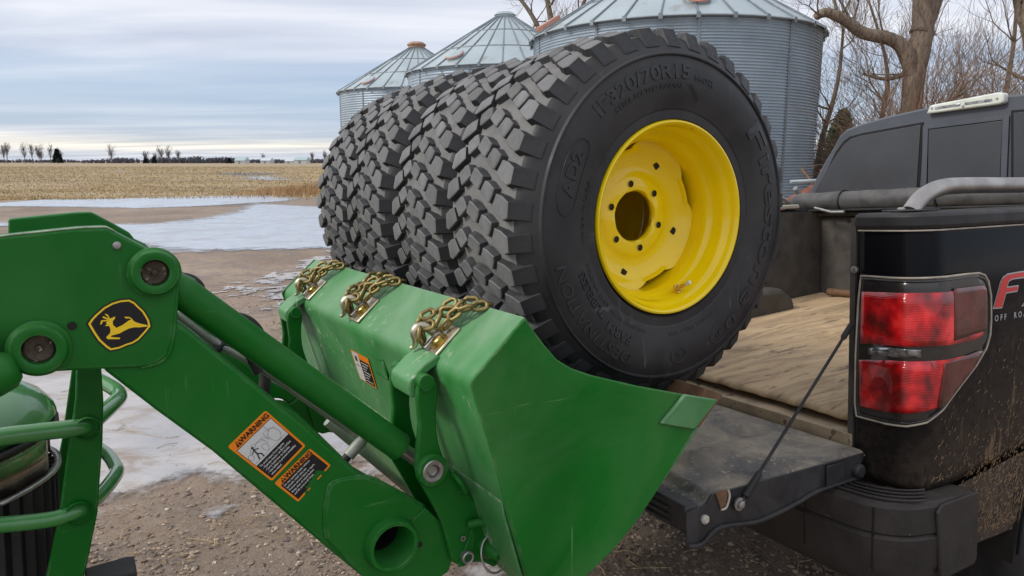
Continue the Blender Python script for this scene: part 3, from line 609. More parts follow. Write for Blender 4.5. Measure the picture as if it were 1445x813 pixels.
# weld ribs and a rectangular patch on the back wall
def quad_on(pts, th, out, name, m, parent, bevel=0.0):
    P = [Vector(p) for p in pts]; n = (P[1] - P[0]).cross(P[3] - P[0]).normalized()
    if n.x > 0 and abs(n.x) > abs(n.z) or (n.z < 0 and abs(n.z) >= abs(n.x)): n = -n
    v = [p + n * out for p in P] + [p + n * (out + th) for p in P]
    f = [[0, 1, 2, 3], [7, 6, 5, 4]] + [[i, (i + 1) % 4, 4 + (i + 1) % 4, 4 + i] for i in range(4)]
    return link(name, fix_normals(mesh(v, f)), parent, m, bevel=bevel), n
bl, nb = quad_on(D['back_label'], 0.0006, 0.0010, 'warning_label', m_orange, bucket)
bl['label'] = 'small orange and white warning sticker on the back of the bucket'
q0, q1, q2, q3 = [Vector(p) for p in D['back_label']]
def BQ(u, v, d): return q0 * (1 - u) * (1 - v) + q1 * u * (1 - v) + q2 * u * v + q3 * (1 - u) * v + nb * d
def bq_panel(u0, v0, u1, v1, d, m, name): link(name, mesh([BQ(u0, v0, d), BQ(u1, v0, d), BQ(u1, v1, d), BQ(u0, v1, d)], [[0, 1, 2, 3]]), bl, m)
bq_panel(0.05, 0.03, 0.40, 0.97, 0.0019, m_white_label, 'white_panel')
bq_panel(0.42, 0.20, 0.95, 0.97, 0.0019, m_black_label, 'black_panel')
for i in range(7):
    bq_panel(0.48, 0.27 + 0.10 * i, 0.90 - 0.1 * (i % 3), 0.30 + 0.10 * i, 0.0023, m_white_label, 'text_line')
bq_panel(0.10, 0.45, 0.36, 0.475, 0.0023, m_black_label, 'rule'); bq_panel(0.16, 0.15, 0.28, 0.32, 0.0023, m_black_label, 'figure')
wq = [Vector(p) for p in D['back_patch']]
for i, j in ((0, 1), (1, 2), (2, 3)):
    link('weld_bead', MB().tube([wq[i] + nb * 0.001, wq[j] + nb * 0.001], 0.0022 if i != 1 else 0.004, 6).me('weld_bead'), bucket, m_green, smooth=True)

# chain hook plates bolted on the lip
lipA, lipB = Vector((bp[0][0], 0, bp[0][1])), Vector((bp[2][0], 0, bp[2][1]))
lip_u = (lipA - lipB).normalized()                     # up the lip, towards the tires
lip_n = Vector((-lip_u.z, 0, lip_u.x))                 # out of the lip, up and back
if lip_n.z < 0: lip_n = -lip_n
ACROSS = Vector((0, 1, 0))
def hook_plate(yc, k):
    M4 = lambda u, v, w: lipB + lip_u * (0.052 + u) + ACROSS * (yc + v) + lip_n * (0.001 + w)   # u up the lip, v across, w out
    root = empty('hook_plate', None); root.parent = bucket
    def bx(name, u0, u1, v0, v1, w0, w1, m, bevel=0.0015):
        v = [M4(u, v_, w) for w in (w0, w1) for u, v_ in ((u0, v0), (u1, v0), (u1, v1), (u0, v1))]
        return link(name, fix_normals(mesh(v, [[0, 1, 2, 3], [7, 6, 5, 4]] + [[i, (i + 1) % 4, 4 + (i + 1) % 4, 4 + i] for i in range(4)])), root, m, bevel=bevel)
    bx('base_plate', -0.040, 0.040, -0.038, 0.038, 0.0, 0.006, m_zinc, 0.003)
    # hook: curved thick horn with its point to the camera side
    hk = smooth_path([M4(0.010, 0.020, 0.006), M4(0.006, 0.022, 0.030), M4(-0.004, 0.024, 0.044), M4(-0.020, 0.026, 0.044), M4(-0.030, 0.026, 0.030), M4(-0.040, 0.030, 0.022), M4(-0.050, 0.034, 0.022)], 5)
    nk = len(hk)
    v, f = tube_data(hk, [0.0125 * (1 - 0.70 * (i / (nk - 1)) ** 1.6) for i in range(nk)], 12)
    link('grab_hook', mesh(v, f), root, m_zinc, smooth=True)
    bolt = lathe('bolt', [(0.020, 0.0), (0.020, 0.003), (0.012, 0.003), (0.0115, 0.011), (0.009, 0.013), (0.0005, 0.013)], m_brass, root, 24, axis='z')
    ax = lip_n; rot = Vector((0, 0, 1)).rotation_difference(ax).to_matrix().to_4x4()
    bolt.matrix_local = Matrix.Translation(M4(-0.006, -0.014, 0.006)) @ rot
    bx('latch_bar', -0.034, 0.012, -0.004, 0.008, 0.006, 0.018, m_steel)
    return root, M4
hooks = [hook_plate(0.141, 0), hook_plate(0.583, 1), hook_plate(1.020, 2)]

# --- grille guard
def a3(l_): return [(a, s, c) for a, s, c in l_]
guard = prism('grille_guard', D['post'], 0.300, 0.312, m_green, tractor, bevel=0.003)
prism('guard_post', D['post'], 0.738, 0.750, m_green, guard, bevel=0.003)
tube('guard_bar', smooth_path(a3(D['hoop']), 5), 0.0155, m_green_gloss, guard, 20)
tube('guard_bar', smooth_path(a3(D['hoop2']), 5), 0.0140, m_green_gloss, guard, 20)
for (a, s, c) in (D['hoop'][4], D['hoop2'][4]):
    lathe('weld_collar', [(0.020, -0.012), (0.0215, -0.006), (0.0165, 0.0)], m_green, guard, 24, origin=(a - 0.008, 0.3, c))

# --- hood and grille: the nose of the tractor behind the guard
HC = 0.525
def nose_section(z, k):   # plan outline of the nose at half width k, tip reach z
    pts = []
    for i in range(13):
        t = -1 + 2 * i / 12
        pts.append((z - 0.085 * abs(t) ** 2.2 * 1.0, HC + k * t))
    return pts
rows = []
for (reach, k, c) in ((-1.196, 0.175, -0.372), (-1.182, 0.195, -0.352), (-1.186, 0.193, -0.338), (-1.205, 0.175, -0.312), (-1.235, 0.148, -0.290), (-1.262, 0.115, -0.281), (-1.29, 0.07, -0.276)):
    sec = nose_section(reach, k)
    rows.append([(-2.15, HC - k * 1.02, c + (0.03 if c > -0.3 else 0.02))] + [(-1.6, HC - k * 1.02, c + 0.015)] + [(a, s, c - 0.012 * (1 - ((s - HC) / k) ** 2) * 0) for a, s in sec] + [(-1.6, HC + k * 1.02, c + 0.015)] + [(-2.15, HC + k * 1.02, c + (0.03 if c > -0.3 else 0.02))])
v = [p for r_ in rows for p in r_]; nr = len(rows[0]); f = []
for i in range(len(rows) - 1):
    for j in range(nr - 1): f.append([i * nr + j, i * nr + j + 1, (i + 1) * nr + j + 1, (i + 1) * nr + j])
f.append([(len(rows) - 1) * nr + j for j in range(nr)])
hood_me = fix_normals(mesh(v, f, 'hood'))
link('hood', hood_me, tractor, m_green_gloss, smooth=True, autosmooth=28)
m_lens_clear = paint('headlight_reflector', (0.55, 0.53, 0.50), 0.12, metal=0.9, var=0.2, vscale=12)
m_chrome_brown = paint('ground_tinted_chrome', (0.42, 0.36, 0.31), 0.16, metal=1.0, var=0.3, vscale=10, dust=(0.20, 0.14, 0.09), dust_amt=0.35, dscale=14)  # brown reflection of the ground put into the lens colour
m_glass = paint('lamp_trim', (0.5, 0.5, 0.5), 0.15, metal=0.9)
hl = empty('headlight', None); hl.parent = tractor; hl['label'] = 'wraparound headlight under the hood edge'
def wrap(name, reach, k, c0, c1, m, par, t0=-1.0, t1=1.0, th=0.01, lean=0.0):
    v = []; f = []; n = 17
    for j, (c, dz) in enumerate(((c0, 0), (c1, lean))):
        for i in range(n):
            t = t0 + (t1 - t0) * i / (n - 1)
            v.append((reach + dz - 0.085 * abs(t) ** 2.2, HC + (k + dz * 0.3) * t, c))
    for i in range(n - 1): f.append([i, i + 1, n + i + 1, n + i])
    o = link(name, fix_normals(mesh(v, f)), par, m, smooth=True)
    sm = o.modifiers.new('solid', 'SOLIDIFY'); sm.thickness = th; sm.offset = 0
    return o
wrap('lens', -1.196, 0.180, -0.372, -0.455, m_chrome_brown, hl, -1, -0.35, lean=-0.004)
wrap('lens', -1.196, 0.180, -0.372, -0.455, m_chrome_brown, hl, 0.35, 1, lean=-0.004)
wrap('bezel', -1.190, 0.184, -0.454, -0.460, m_steel, hl, th=0.012)
wrap('brow', -1.186, 0.188, -0.366, -0.376, m_black_plastic, hl, th=0.012)
wrap('reflector_shelf', -1.215, 0.150, -0.392, -0.448, m_lens_clear, hl, -0.9, 0.9)
grille = empty('grille', None); grille.parent = tractor
wrap('grille_screen', -1.235, 0.160, -0.46, -0.95, m_hosem, grille, lean=-0.03)
for i in range(15):
    t = -0.98 + 1.96 * i / 14
    a = -1.200 - 0.085 * abs(t) ** 2.2; s = HC + 0.178 * t
    prism('grille_bar', [(a - 0.006, -0.463), (a + 0.010, -0.463), (a - 0.018, -0.95), (a - 0.034, -0.95)], s - 0.0045, s + 0.0045, m_black_plastic, grille, bevel=0.002)
# engine side, frame, wheels and seat post: what continues out of the picture to the left
body = box('engine_block', -2.15, -1.30, 0.37, 0.68, -0.92, -0.355, m_black_plastic, tractor, bevel=0.02)
box('front_frame', -2.3, -1.12, 0.42, 0.63, -1.05, -0.93, m_green, tractor, bevel=0.01)
prism('mast', [(-1.95, -0.05), (-1.80, -0.05), (-1.72, -0.95), (-1.98, -0.95)], 0.16, 0.23, m_green, tractor, bevel=0.006)
prism('mast', [(-1.95, -0.05), (-1.80, -0.05), (-1.72, -0.95), (-1.98, -0.95)], mir(0.16), mir(0.23), m_green, tractor, bevel=0.006)
prism('arm_bracket', [(-1.95, -0.02), (-1.25, -0.02), (-1.25, -0.15), (-1.95, -0.13)], 0.150, 0.235, m_green, tractor, bevel=0.004)
prism('weight_box', D['black_box'], 0.27, 0.34, m_black_plastic, tractor, bevel=0.003)
for sy in (0.02, 1.03):
    w = lathe('front_tire', [(0.16, -0.07), (0.22, -0.09), (0.28, -0.075), (0.295, -0.04), (0.30, 0.0), (0.295, 0.04), (0.28, 0.075), (0.22, 0.09), (0.16, 0.07), (0.05, 0.03), (0.0005, 0.03)], m_side_rubber, tractor, 40, origin=(-1.72, sy, -1.156))
for sy in (-0.02, 1.07):
    lathe('rear_tire', [(0.30, -0.12), (0.40, -0.15), (0.52, -0.13), (0.56, -0.07), (0.57, 0.0), (0.56, 0.07), (0.52, 0.13), (0.40, 0.15), (0.30, 0.12), (0.05, 0.03), (0.0005, 0.03)], m_side_rubber, tractor, 48, origin=(-3.25, sy, -0.886))
box('rear_body', -3.6, -2.15, 0.30, 0.75, -0.95, -0.40, m_green, tractor, bevel=0.03)
box('seat', -3.5, -3.1, 0.33, 0.72, -0.40, -0.25, m_hosem, tractor, bevel=0.03)
# ================================================================ THE FOUR MOUNTED TIRES
TW = 0.335; SC = TW / 2
WHEEL = frame(WHEEL_C, *axis_pair(LAZ, R(-1.0)))
half = [(0.2085, 0.016), (0.2140, 0.006), (0.2200, 0.006), (0.2320, 0.0065), (0.2345, 0.0045), (0.2370, 0.0040), (0.2395, 0.0035), (0.2600, -0.0030), (0.2850, -0.0065), (0.3100, -0.0060), (0.3300, -0.0015), (0.3410, 0.0030), (0.3430, -0.0005), (0.3460, -0.0005), (0.3485, 0.0060), (0.3560, 0.0110), (0.3660, 0.0190), (0.3750, 0.0250), (0.3850, 0.0370), (0.3885, 0.0700), (0.3900, 0.1100), (0.3903, SC)]
tprof = half + [(r, TW - s) for r, s in half[-2::-1]] + [(0.200, TW - 0.03), (0.200, 0.03)]
def side_y(r):
    for (r0, s0), (r1, s1) in zip(half, half[1:]):
        if r0 <= r <= r1 and r1 > r0: return s0 + (s1 - s0) * (r - r0) / (r1 - r0)
    return 0.0
v, f = lathe_data(tprof, 120, True)
mi = []
k_ = len(tprof)
for i in range(120):
    for q in range(k_):
        r_m = (tprof[q][0] + tprof[(q + 1) % k_][0]) / 2
        mi.append(1 if r_m > 0.3862 else 0)
tyre_me = mesh(v, f, 'tire', mi)
for m in (m_side_rubber, m_tread_base): tyre_me.materials.append(m)
fix_normals(tyre_me)
m_shoulder = paint('shaded_black_shoulder_rubber', (0.024, 0.024, 0.026), 0.5, var=0.3, vscale=30, dust=(0.08, 0.078, 0.075), dust_amt=0.3, dscale=20)  # black rubber, darkened further for the shade between the tires
def crown(x): return 0.4055 - 0.22 * x * x
def block_me(top, base, base_r=None, name='tread_block'):
    n = len(top); v = []
    rnd = random.Random(len(top) * 7 + int(top[0][0] * 1e4))
    for x, t in top: v.append((t, x, crown(x) - 0.0002))
    for i, (x, t) in enumerate(base):
        v.append((t, x, (base_r[i] if base_r else 0.3880)))
    f = [list(range(n))] + [[i, n + i, n + (i + 1) % n, (i + 1) % n] for i in range(n)]
    me = fix_normals(mesh(v, f, name)); 
    # normals: make sure the top looks outwards
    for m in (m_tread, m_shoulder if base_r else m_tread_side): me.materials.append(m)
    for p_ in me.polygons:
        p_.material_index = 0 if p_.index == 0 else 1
    bm = bmesh.new(); bm.from_mesh(me)
    te = [e for e in bm.edges if len(e.link_faces) == 2 and any(fc.material_index == 0 for fc in e.link_faces)]
    r_ = bmesh.ops.bevel(bm, geom=te, offset=0.0017, segments=1, affect='EDGES', material=0)
    bm.to_mesh(me); bm.free()
    return me
def grow(poly, d):
    cx = sum(p[0] for p in poly) / len(poly); cy = sum(p[1] for p in poly) / len(poly)
    out = []
    for x, t in poly:
        L_ = math.hypot(x - cx, t - cy); out.append((x + (x - cx) / L_ * d, t + (t - cy) / L_ * d))
    return out
# lateral x measured from the crown centre line, t around the tread; each strip climbs towards the centre
sh_top = [(0.0880, 0.0310), (0.1100, 0.0265), (0.1310, 0.0160), (0.1300, -0.0150), (0.1180, -0.0190), (0.0960, -0.0090), (0.0735, 0.0040)]
sh_base = [(0.0865, 0.0335), (0.1100, 0.0290), (0.1545, 0.0180), (0.1545, -0.0170), (0.1180, -0.0215), (0.0950, -0.0115), (0.0710, 0.0035)]
sh_r = [0.388, 0.388, 0.3610, 0.3610, 0.388, 0.388, 0.388]
md_top = [(0.0430, 0.0560), (0.0560, 0.0535), (0.0790, 0.0405), (0.0740, 0.0280), (0.0640, 0.0130), (0.0560, 0.0140), (0.0255, 0.0320), (0.0320, 0.0440)]
ct_top = [(-0.0030, 0.0820), (0.0090, 0.0790), (0.0340, 0.0640), (0.0290, 0.0520), (0.0180, 0.0380), (0.0090, 0.0400), (-0.0210, 0.0570), (-0.0140, 0.0690)]
def flipx(l): return [(-x, t) for x, t in l]
block_meshes = []
for sgn in (1, -1):
    g = (lambda l: [( -x, t) for x, t in l]) if sgn == 1 else (lambda l: l)   # near half of the tread lies at negative lateral x
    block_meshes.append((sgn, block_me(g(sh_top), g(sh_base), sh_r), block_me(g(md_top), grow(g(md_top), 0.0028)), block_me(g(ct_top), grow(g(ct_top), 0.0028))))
NP = 38
# wheel disc and barrel
m_cream_cap = paint('pale_cap', (0.62, 0.60, 0.52), 0.3, metal=0.4, var=0.1)
barrel = [(0.2090, 0.020), (0.2120, 0.0120), (0.2125, 0.0070), (0.2105, 0.0030), (0.2070, 0.0020), (0.2040, 0.0040), (0.2010, 0.0100), (0.1990, 0.0180), (0.1960, 0.024), (0.1900, 0.030), (0.1875, 0.040), (0.1860, 0.060), (0.1790, 0.068), (0.1730, 0.078), (0.1715, 0.095), (0.1715, 0.150), (0.1740, 0.18), (0.1850, 0.21), (0.1880, 0.30), (0.2000, 0.318), (0.2110, 0.331), (0.2125, 0.326), (0.2040, 0.312)]
v, f = lathe_data(barrel, 96); barrel_me = mesh(v, f, 'rim_barrel'); barrel_me.materials.append(m_yellow); 
def disc_mesh():
    """dished disc: hub bore, raised bolt ring, outer dish; the edge is cut by four chords so gaps open to the barrel"""
    nth = 144; prof_ = [(0.0605, 0.122), (0.0610, 0.112), (0.0630, 0.1105), (0.0670, 0.1105), (0.0860, 0.1105), (0.0920, 0.1120), (0.0990, 0.1165), (0.1080, 0.1175), (0.1220, 0.1170), (0.1340, 0.1150), (0.1450, 0.1110), (0.1540, 0.1060), (0.1600, 0.1010), (1.0, 0.096), (1.01, 0.100)]
    v = []; f = []
    for i in range(nth):
        th = 2 * PI * i / nth
        R_edge = 0.1705
        for cdir in (PI * 0.62, PI * 0.62 + PI / 2, PI * 0.62 + PI, PI * 0.62 + 1.5 * PI):
            dth = (th - cdir + PI) % (2 * PI) - PI
            if abs(dth) < 0.42:
                w = 0.5 + 0.5 * math.cos(dth / 0.42 * PI)
                w = min(1, w * 1.8); R_edge = 0.1705 - 0.0150 * w
        for j, (r, s) in enumerate(prof_):
            rr = r
            if r >= 1.0: rr = R_edge - (0.0 if r == 1.0 else 0.0010)
            elif r > 0.15: rr = min(r, R_edge - 0.0035 * (13 - j) / 1.0 * 0.4)
            ss = s
            if 0.062 < r < 0.09:   # slight raised bosses round the six bolt holes
                ss -= 0.0022 * (0.5 + 0.5 * math.cos(6 * (th - R(12))))
            v.append((rr * math.cos(th), ss, rr * math.sin(th)))
    k = len(prof_)
    for i in range(nth):
        j = (i + 1) % nth
        for q in range(k - 1): f.append([i * k + q, j * k + q, j * k + q + 1, i * k + q + 1])
    return fix_normals(mesh(v, f, 'wheel_disc'))
disc_me = disc_mesh(); disc_me.materials.append(m_yellow)
hole_me = mesh(*lathe_data([(0.0085, -0.0006), (0.0078, -0.0010), (0.0072, 0.0008), (0.0005, 0.0008)], 18), 'bolt_hole'); hole_me.materials.append(m_yellow); hole_me.materials.append(m_hubdark)
for p_ in hole_me.polygons: p_.material_index = 0 if max(math.hypot(hole_me.vertices[i].co.x, hole_me.vertices[i].co.z) for i in p_.vertices) > 0.0079 else 1
sq_me = box_me(-0.0065, 0.0065, -0.0012, 0.002, -0.0075, 0.0075, 'square_slot'); sq_me.materials.append(m_hubdark)
bore_me = mesh(*lathe_data([(0.0605, 0.1215), (0.0612, 0.1115), (0.0632, 0.1095), (0.0655, 0.1110)], 56), 'hub_rim'); bore_me.materials.append(m_yellow)
dark_me = mesh(*lathe_data([(0.170, 0.150), (0.10, 0.16), (0.0005, 0.16)], 40), 'inner_shadow')
wheel_labels = ['mounted black tire on yellow rim, nearest of the four, its white-free lettered sidewall fully in view',
                'second mounted tire from the camera, standing in the bucket directly behind the nearest one',
                'third mounted tire from the camera, between the second and the farthest',
                'farthest mounted tire of the row, its tread edge against the open field']
wheel_labels[0] = 'nearest mounted tire of the row, full black lettered sidewall and yellow rim in view'
rnd = random.Random(11)
for k in range(4):
    off = Matrix.Translation((0, k * 0.331, 0)) if True else None
    tilt = Matrix.Rotation(R([0, 8, 21, 15][k]), 4, 'Y')
    jig = Matrix.Translation(((0, 0.006, -0.004, 0.003)[k], 0, (0, -0.004, 0.004, -0.003)[k]))
    w = empty('mounted_tire', WHEEL @ off @ jig, wheel_labels[k], 'tire', 'mounted tires standing in the bucket')
    tyre = link('tire', tyre_me, w, smooth=True, autosmooth=34); tyre.scale = (1.016, 1, 1.016); tyre.location.z = -0.003
    for sgn, sh, md, ct in block_meshes:
        ph = 0 if sgn == 1 else 0.5
        for i in range(NP):
            th = 2 * PI * (i + ph) / NP + R([0, 3, 7, 2][k])
            for me in ((sh, md, ct) if sgn == 1 else (sh, md)):
                o = bpy.data.objects.new('tread_block', me); col.objects.link(o); o.parent = tyre
                o.matrix_local = Matrix.Translation((0, SC, 0)) @ Matrix.Rotation(th, 4, 'Y')
    rim = link('rim', barrel_me, w, smooth=True, autosmooth=40)
    if not rim.modifiers:
        sm = rim.modifiers.new('solid', 'SOLIDIFY'); sm.thickness = 0.003
    DD = 0.022
    d = link('wheel_disc', disc_me, rim, smooth=True, autosmooth=40); d.location = (0, DD, 0)
    sm = d.modifiers.new('solid', 'SOLIDIFY'); sm.thickness = 0.006; sm.offset = 0
    if k > 0: continue
    for i in range(6):
        th = R(42 + 60 * i)
        o = link('bolt_hole', hole_me, rim); o.location = (0.0765 * math.cos(th), 0.1060 + DD, 0.0765 * math.sin(th))
    for dg in (60, -18, -102, 165):
        th = R(dg)
        o = link('square_slot', sq_me, rim); o.location = (0.134 * math.cos(th), 0.1108 + DD, 0.134 * math.sin(th)); o.rotation_euler = (0, -th + 0.4, 0)
    link('hub_rim', bore_me, rim, smooth=True).location = (0, DD, 0)
    vp = Vector((0.062, 0.050, -0.168)); vd = Vector((0.10, -0.80, 0.45)).normalized()
    vs = tube('valve_stem', [vp, vp + vd * 0.004, vp + vd * 0.0045, vp + vd * 0.014, vp + vd * 0.0145, vp + vd * 0.034], [0.011, 0.011, 0.0075, 0.0070, 0.0048, 0.0045], m_brass, rim, 14)
    tube('valve_cap', [vp + vd * 0.030, vp + vd * 0.042], [0.0056, 0.0050], m_cream_cap, vs, 10)
    # moulded lettering, reading clockwise
    def arc_text(s, phi0, phi1, r, size, bold=0.0, hgt=0.0016, name='lettering', m=m_letter):
        me = text_mesh(s, size, hgt, bold); xs = [q.co.x for q in me.vertices]; x0, x1 = min(xs), max(xs)
        def fn(co):
            ph = R(phi0 + (phi1 - phi0) * (co.x - x0) / (x1 - x0)); rr = r + co.y
            return Vector((rr * math.sin(ph), side_y(rr) - co.z - 0.0004, rr * math.cos(ph)))
        # cut long outlines so they follow the arc
        bm = bmesh.new(); bm.from_mesh(me)
        for cut in range(1, 24):
            xx = x0 + (x1 - x0) * cut / 24
            bmesh.ops.bisect_plane(bm, geom=bm.verts[:] + bm.edges[:] + bm.faces[:], plane_co=(xx, 0, 0), plane_no=(1, 0, 0))
        bm.to_mesh(me); bm.free()
        return link(name, map_mesh(me, fn), tyre, m)
    arc_text('F', 48, 60, 0.300, 0.066, 0.0016)
    arc_text('irestone', 63, 134, 0.300, 0.056, 0.0012)
    arc_text('DESTINATION', 203, 256, 0.312, 0.034, 0.0008)
    arc_text('FARM', 206, 222, 0.276, 0.028, 0.0006)
    arc_text('TUBELESS', 226, 250, 0.268, 0.024, 0.0004)
    arc_text('IF320/70R15', 315, 365, 0.308, 0.040, 0.0010)
    arc_text('STEEL BELTED RADIAL', 322, 362, 0.280, 0.014, 0.0002, 0.001)
    arc_text('R', 16, 19, 0.300, 0.020, 0.0, 0.001); arc_text('D', 140, 147, 0.300, 0.034, 0.001)
    arc_text('144D', 8, 15, 0.300, 0.016, 0.0, 0.001)
    arc_text('MADE IN U.S.A.', 262, 292, 0.246, 0.013, 0.0, 0.001)
    arc_text('MAX SPEED 40 MPH  LOAD INFLATION', 198, 252, 0.2465, 0.011, 0.0, 0.0008)
    arc_text('RADIAL FARM TIRE', 150, 182, 0.2500, 0.011, 0.0, 0.0008)
    # AD2 badge in an oval, shield and round mark
    arc_text('AD2', 281, 299, 0.296, 0.036, 0.0010)
    def ring_on(phi_c, r_c, da, dr, n=36, rr=0.0011, name='oval_badge', shape=None):
        pts = []
        for i in range(n):
            t = 2 * PI * i / n; a, b = math.cos(t), math.sin(t)
            if shape: a, b = shape(t)
            ph = R(phi_c + da * a); r2 = r_c + dr * b
            pts.append((r2 * math.sin(ph), side_y(r2) - 0.0008, r2 * math.cos(ph)))
        tube(name, pts, rr, m_letter, tyre, 6, closed=True)
    sup = lambda t: (math.copysign(abs(math.cos(t)) ** 0.6, math.cos(t)), math.copysign(abs(math.sin(t)) ** 0.8, math.sin(t)))
    ring_on(289, 0.295, 15, 0.024, shape=sup)
    ring_on(177, 0.300, 4.2, 0.017, name='round_mark'); arc_text('e', 175.5, 178.5, 0.300, 0.016, 0, 0.0012)
    ring_on(152, 0.300, 5.5, 0.022, n=24, name='shield_mark', shape=lambda t: (math.cos(t) * (1 - 0.35 * max(0, -math.sin(t))), math.sin(t)))
    arc_text('F', 150.4, 153.8, 0.301, 0.022, 0.0005, 0.0012)
    # moulded flexing lines below the size marking
    for i in range(7):
        ph0 = R(4 + 1.0 * i)
        pts = [((0.284 - 0.004 * i) * math.sin(ph0 + R(0.8 * q)), side_y(0.284) - 0.0008, (0.284 - 0.004 * i) * math.cos(ph0 + R(0.8 * q))) for q in range(5)]
        tube('moulded_line', pts, 0.0007, m_letter, tyre, 5)

# ================================================================ CHAINS ON THE BUCKET LIP
def link_mesh(L_=0.038, W_=0.026, r=0.0045):
    pts = []
    hw = W_ / 2 - r; hl = L_ / 2 - W_ / 2
    for i in range(9): t = -PI / 2 + PI * i / 8; pts.append((hl + hw * math.cos(t), hw * math.sin(t), 0))
    for i in range(9): t = PI / 2 + PI * i / 8; pts.append((-hl + hw * math.cos(t), hw * math.sin(t), 0))
    return mesh(*tube_data(pts, r, 8, True), 'link')
lm = link_mesh(); lm.materials.append(m_zinc_chain)
LINV = LOADER
chain_labels = ['gold chain looped on the nearest bucket hook plate, tucked under the nearest tire', 'gold chain looped on the middle bucket hook plate', 'gold chain on the farthest bucket hook plate, near the left corner of the bucket']
for k, (hroot, M4) in enumerate(hooks):
    rnd = random.Random(20 + k)
    ch = empty('chain', LOADER @ Matrix.Translation(M4(-0.02, 0.02, 0.02)), chain_labels[k], 'chain', 'chains tying the tires to the bucket')
    inv = Matrix.Translation(M4(-0.02, 0.02, 0.02)).inverted()
    paths = [[M4(-0.026, 0.026, 0.014), M4(-0.022, 0.014, 0.034), M4(-0.002, 0.018, 0.040), M4(0.020, 0.004, 0.030), M4(0.044, 0.006, 0.034), M4(0.064, -0.010, 0.024), M4(0.088, -0.016, 0.022), M4(0.108, -0.036, 0.004), M4(0.124, -0.050, -0.022)],
             [M4(-0.016, 0.034, 0.024), M4(-0.004, 0.032, 0.046), M4(0.022, 0.024, 0.048), M4(0.046, 0.028, 0.034), M4(0.070, 0.014, 0.030)],
             [M4(0.030, -0.012, 0.020), M4(0.052, -0.024, 0.026), M4(0.078, -0.044, 0.022), M4(0.104, -0.060, 0.006)]]
    if k == 1: paths.append([M4(0.02, 0.03, 0.05), M4(0.050, 0.044, 0.036), M4(0.085, 0.060, 0.026), M4(0.115, 0.066, 0.0)])
    cnt = 0
    for path in paths:
        sp = smooth_path(path, 20); acc = 0.0; pitch = 0.0275; nxt = 0.0
        for i in range(len(sp) - 1):
            seg = (sp[i + 1] - sp[i]).length
            while acc + seg >= nxt:
                p = sp[i].lerp(sp[i + 1], (nxt - acc) / max(seg, 1e-9)); t = (sp[i + 1] - sp[i]).normalized()
                nrm = lip_n - t * lip_n.dot(t); nrm.normalize(); b = nrm.cross(t)
                rot = Matrix(((t.x, b.x, nrm.x, 0), (t.y, b.y, nrm.y, 0), (t.z, b.z, nrm.z, 0), (0, 0, 0, 1))) @ Matrix.Rotation(R(45 + 90 * (cnt % 2) + rnd.uniform(-14, 14)), 4, 'X')
                o = bpy.data.objects.new('link', lm); col.objects.link(o); o.parent = ch
                o.matrix_local = inv @ Matrix.Translation(p + lip_n * rnd.uniform(0, 0.002)) @ rot
                for q in lm.polygons: pass
                cnt += 1; nxt += pitch
            acc += seg
lm.polygons.foreach_set('use_smooth', [True] * len(lm.polygons))

# ================================================================ PICKUP TRUCK
def truck_paint(name, glossy=True):
    """black paint; mud and straw stick low on the body behind the wheel, thinning upwards"""
    m, n, l, p = new_mat(name); nt = m.node_tree
    tc_ = n.new('ShaderNodeTexCoord'); sx = n.new('ShaderNodeSeparateXYZ'); l.new(tc_.outputs['Object'], sx.inputs[0])
    low = math_node(nt, 'MULTIPLY', math_node(nt, 'ADD', math_node(nt, 'MULTIPLY', sx.outputs[2], -1.0), -0.40), 2.6)     # 0 at c=-.40, 1 at c=-.78
    fwd_ = math_node(nt, 'MULTIPLY', math_node(nt, 'ADD', sx.outputs[0], 0.0), 1.3)
    big = noise_node(nt, 6, 7, 0.62, dist=0.5)
    fine = noise_node(nt, 48, 6, 0.7)
    streak = noise_node(nt, 26, 5, 0.6, stretch=(1.0, 1.0, 0.16))
    amt = math_node(nt, 'ADD', math_node(nt, 'ADD', low, fwd_), math_node(nt, 'MULTIPLY', math_node(nt, 'SUBTRACT', big, 0.5), 1.6), clamp=True)
    film = math_node(nt, 'MULTIPLY', amt, ramp_node(nt, fine, [(0.30, 0.25), (0.62, 1.0)]), clamp=True)
    splat = math_node(nt, 'MULTIPLY', ramp_node(nt, streak, [(0.56, 0.0), (0.64, 1.0)]), ramp_node(nt, amt, [(0.25, 0.0), (0.9, 1.0)]), clamp=True)
    c0 = mix_node(nt, math_node(nt, 'MULTIPLY', film, 0.62), (0.008, 0.008, 0.010), (0.095, 0.070, 0.050))
    c1 = mix_node(nt, splat, c0, (0.17, 0.115, 0.070))
    l.new(c1, p.inputs['Base Color'])
    rg = mix_node(nt, math_node(nt, 'ADD', film, splat, clamp=True), (0.10,) * 3 if glossy else (0.45,) * 3, (0.75,) * 3)
    l.new(rg, p.inputs['Roughness']); p.inputs['Specular IOR Level'].default_value = 0.08
    l.new(bump_node(nt, splat, 0.5, 0.004), p.inputs['Normal'])
    return m
m_truck = truck_paint('black_truck_paint')
m_mud = paint('mud_caked_panel', (0.036, 0.027, 0.021), 0.8, var=0.5, vscale=14, dust=(0.12, 0.082, 0.052), dust_amt=0.55, dscale=14, spots=(0.21, 0.145, 0.085), spot_scale=70, spot_cut=0.60, bump=0.9, bscale=90)
m_truck_clean = paint('black_body_paint', (0.010, 0.010, 0.013), 0.12, coat=0.6, var=0.2, dust=(0.09, 0.085, 0.08), dust_amt=0.22, dust_up=0.3, dscale=8)
m_cab = paint('dusty_cab_paint', (0.066, 0.073, 0.090), 0.42, coat=0.2, var=0.10, vscale=4, dust=(0.11, 0.12, 0.135), dust_amt=0.45, dust_up=0.35, dscale=6)
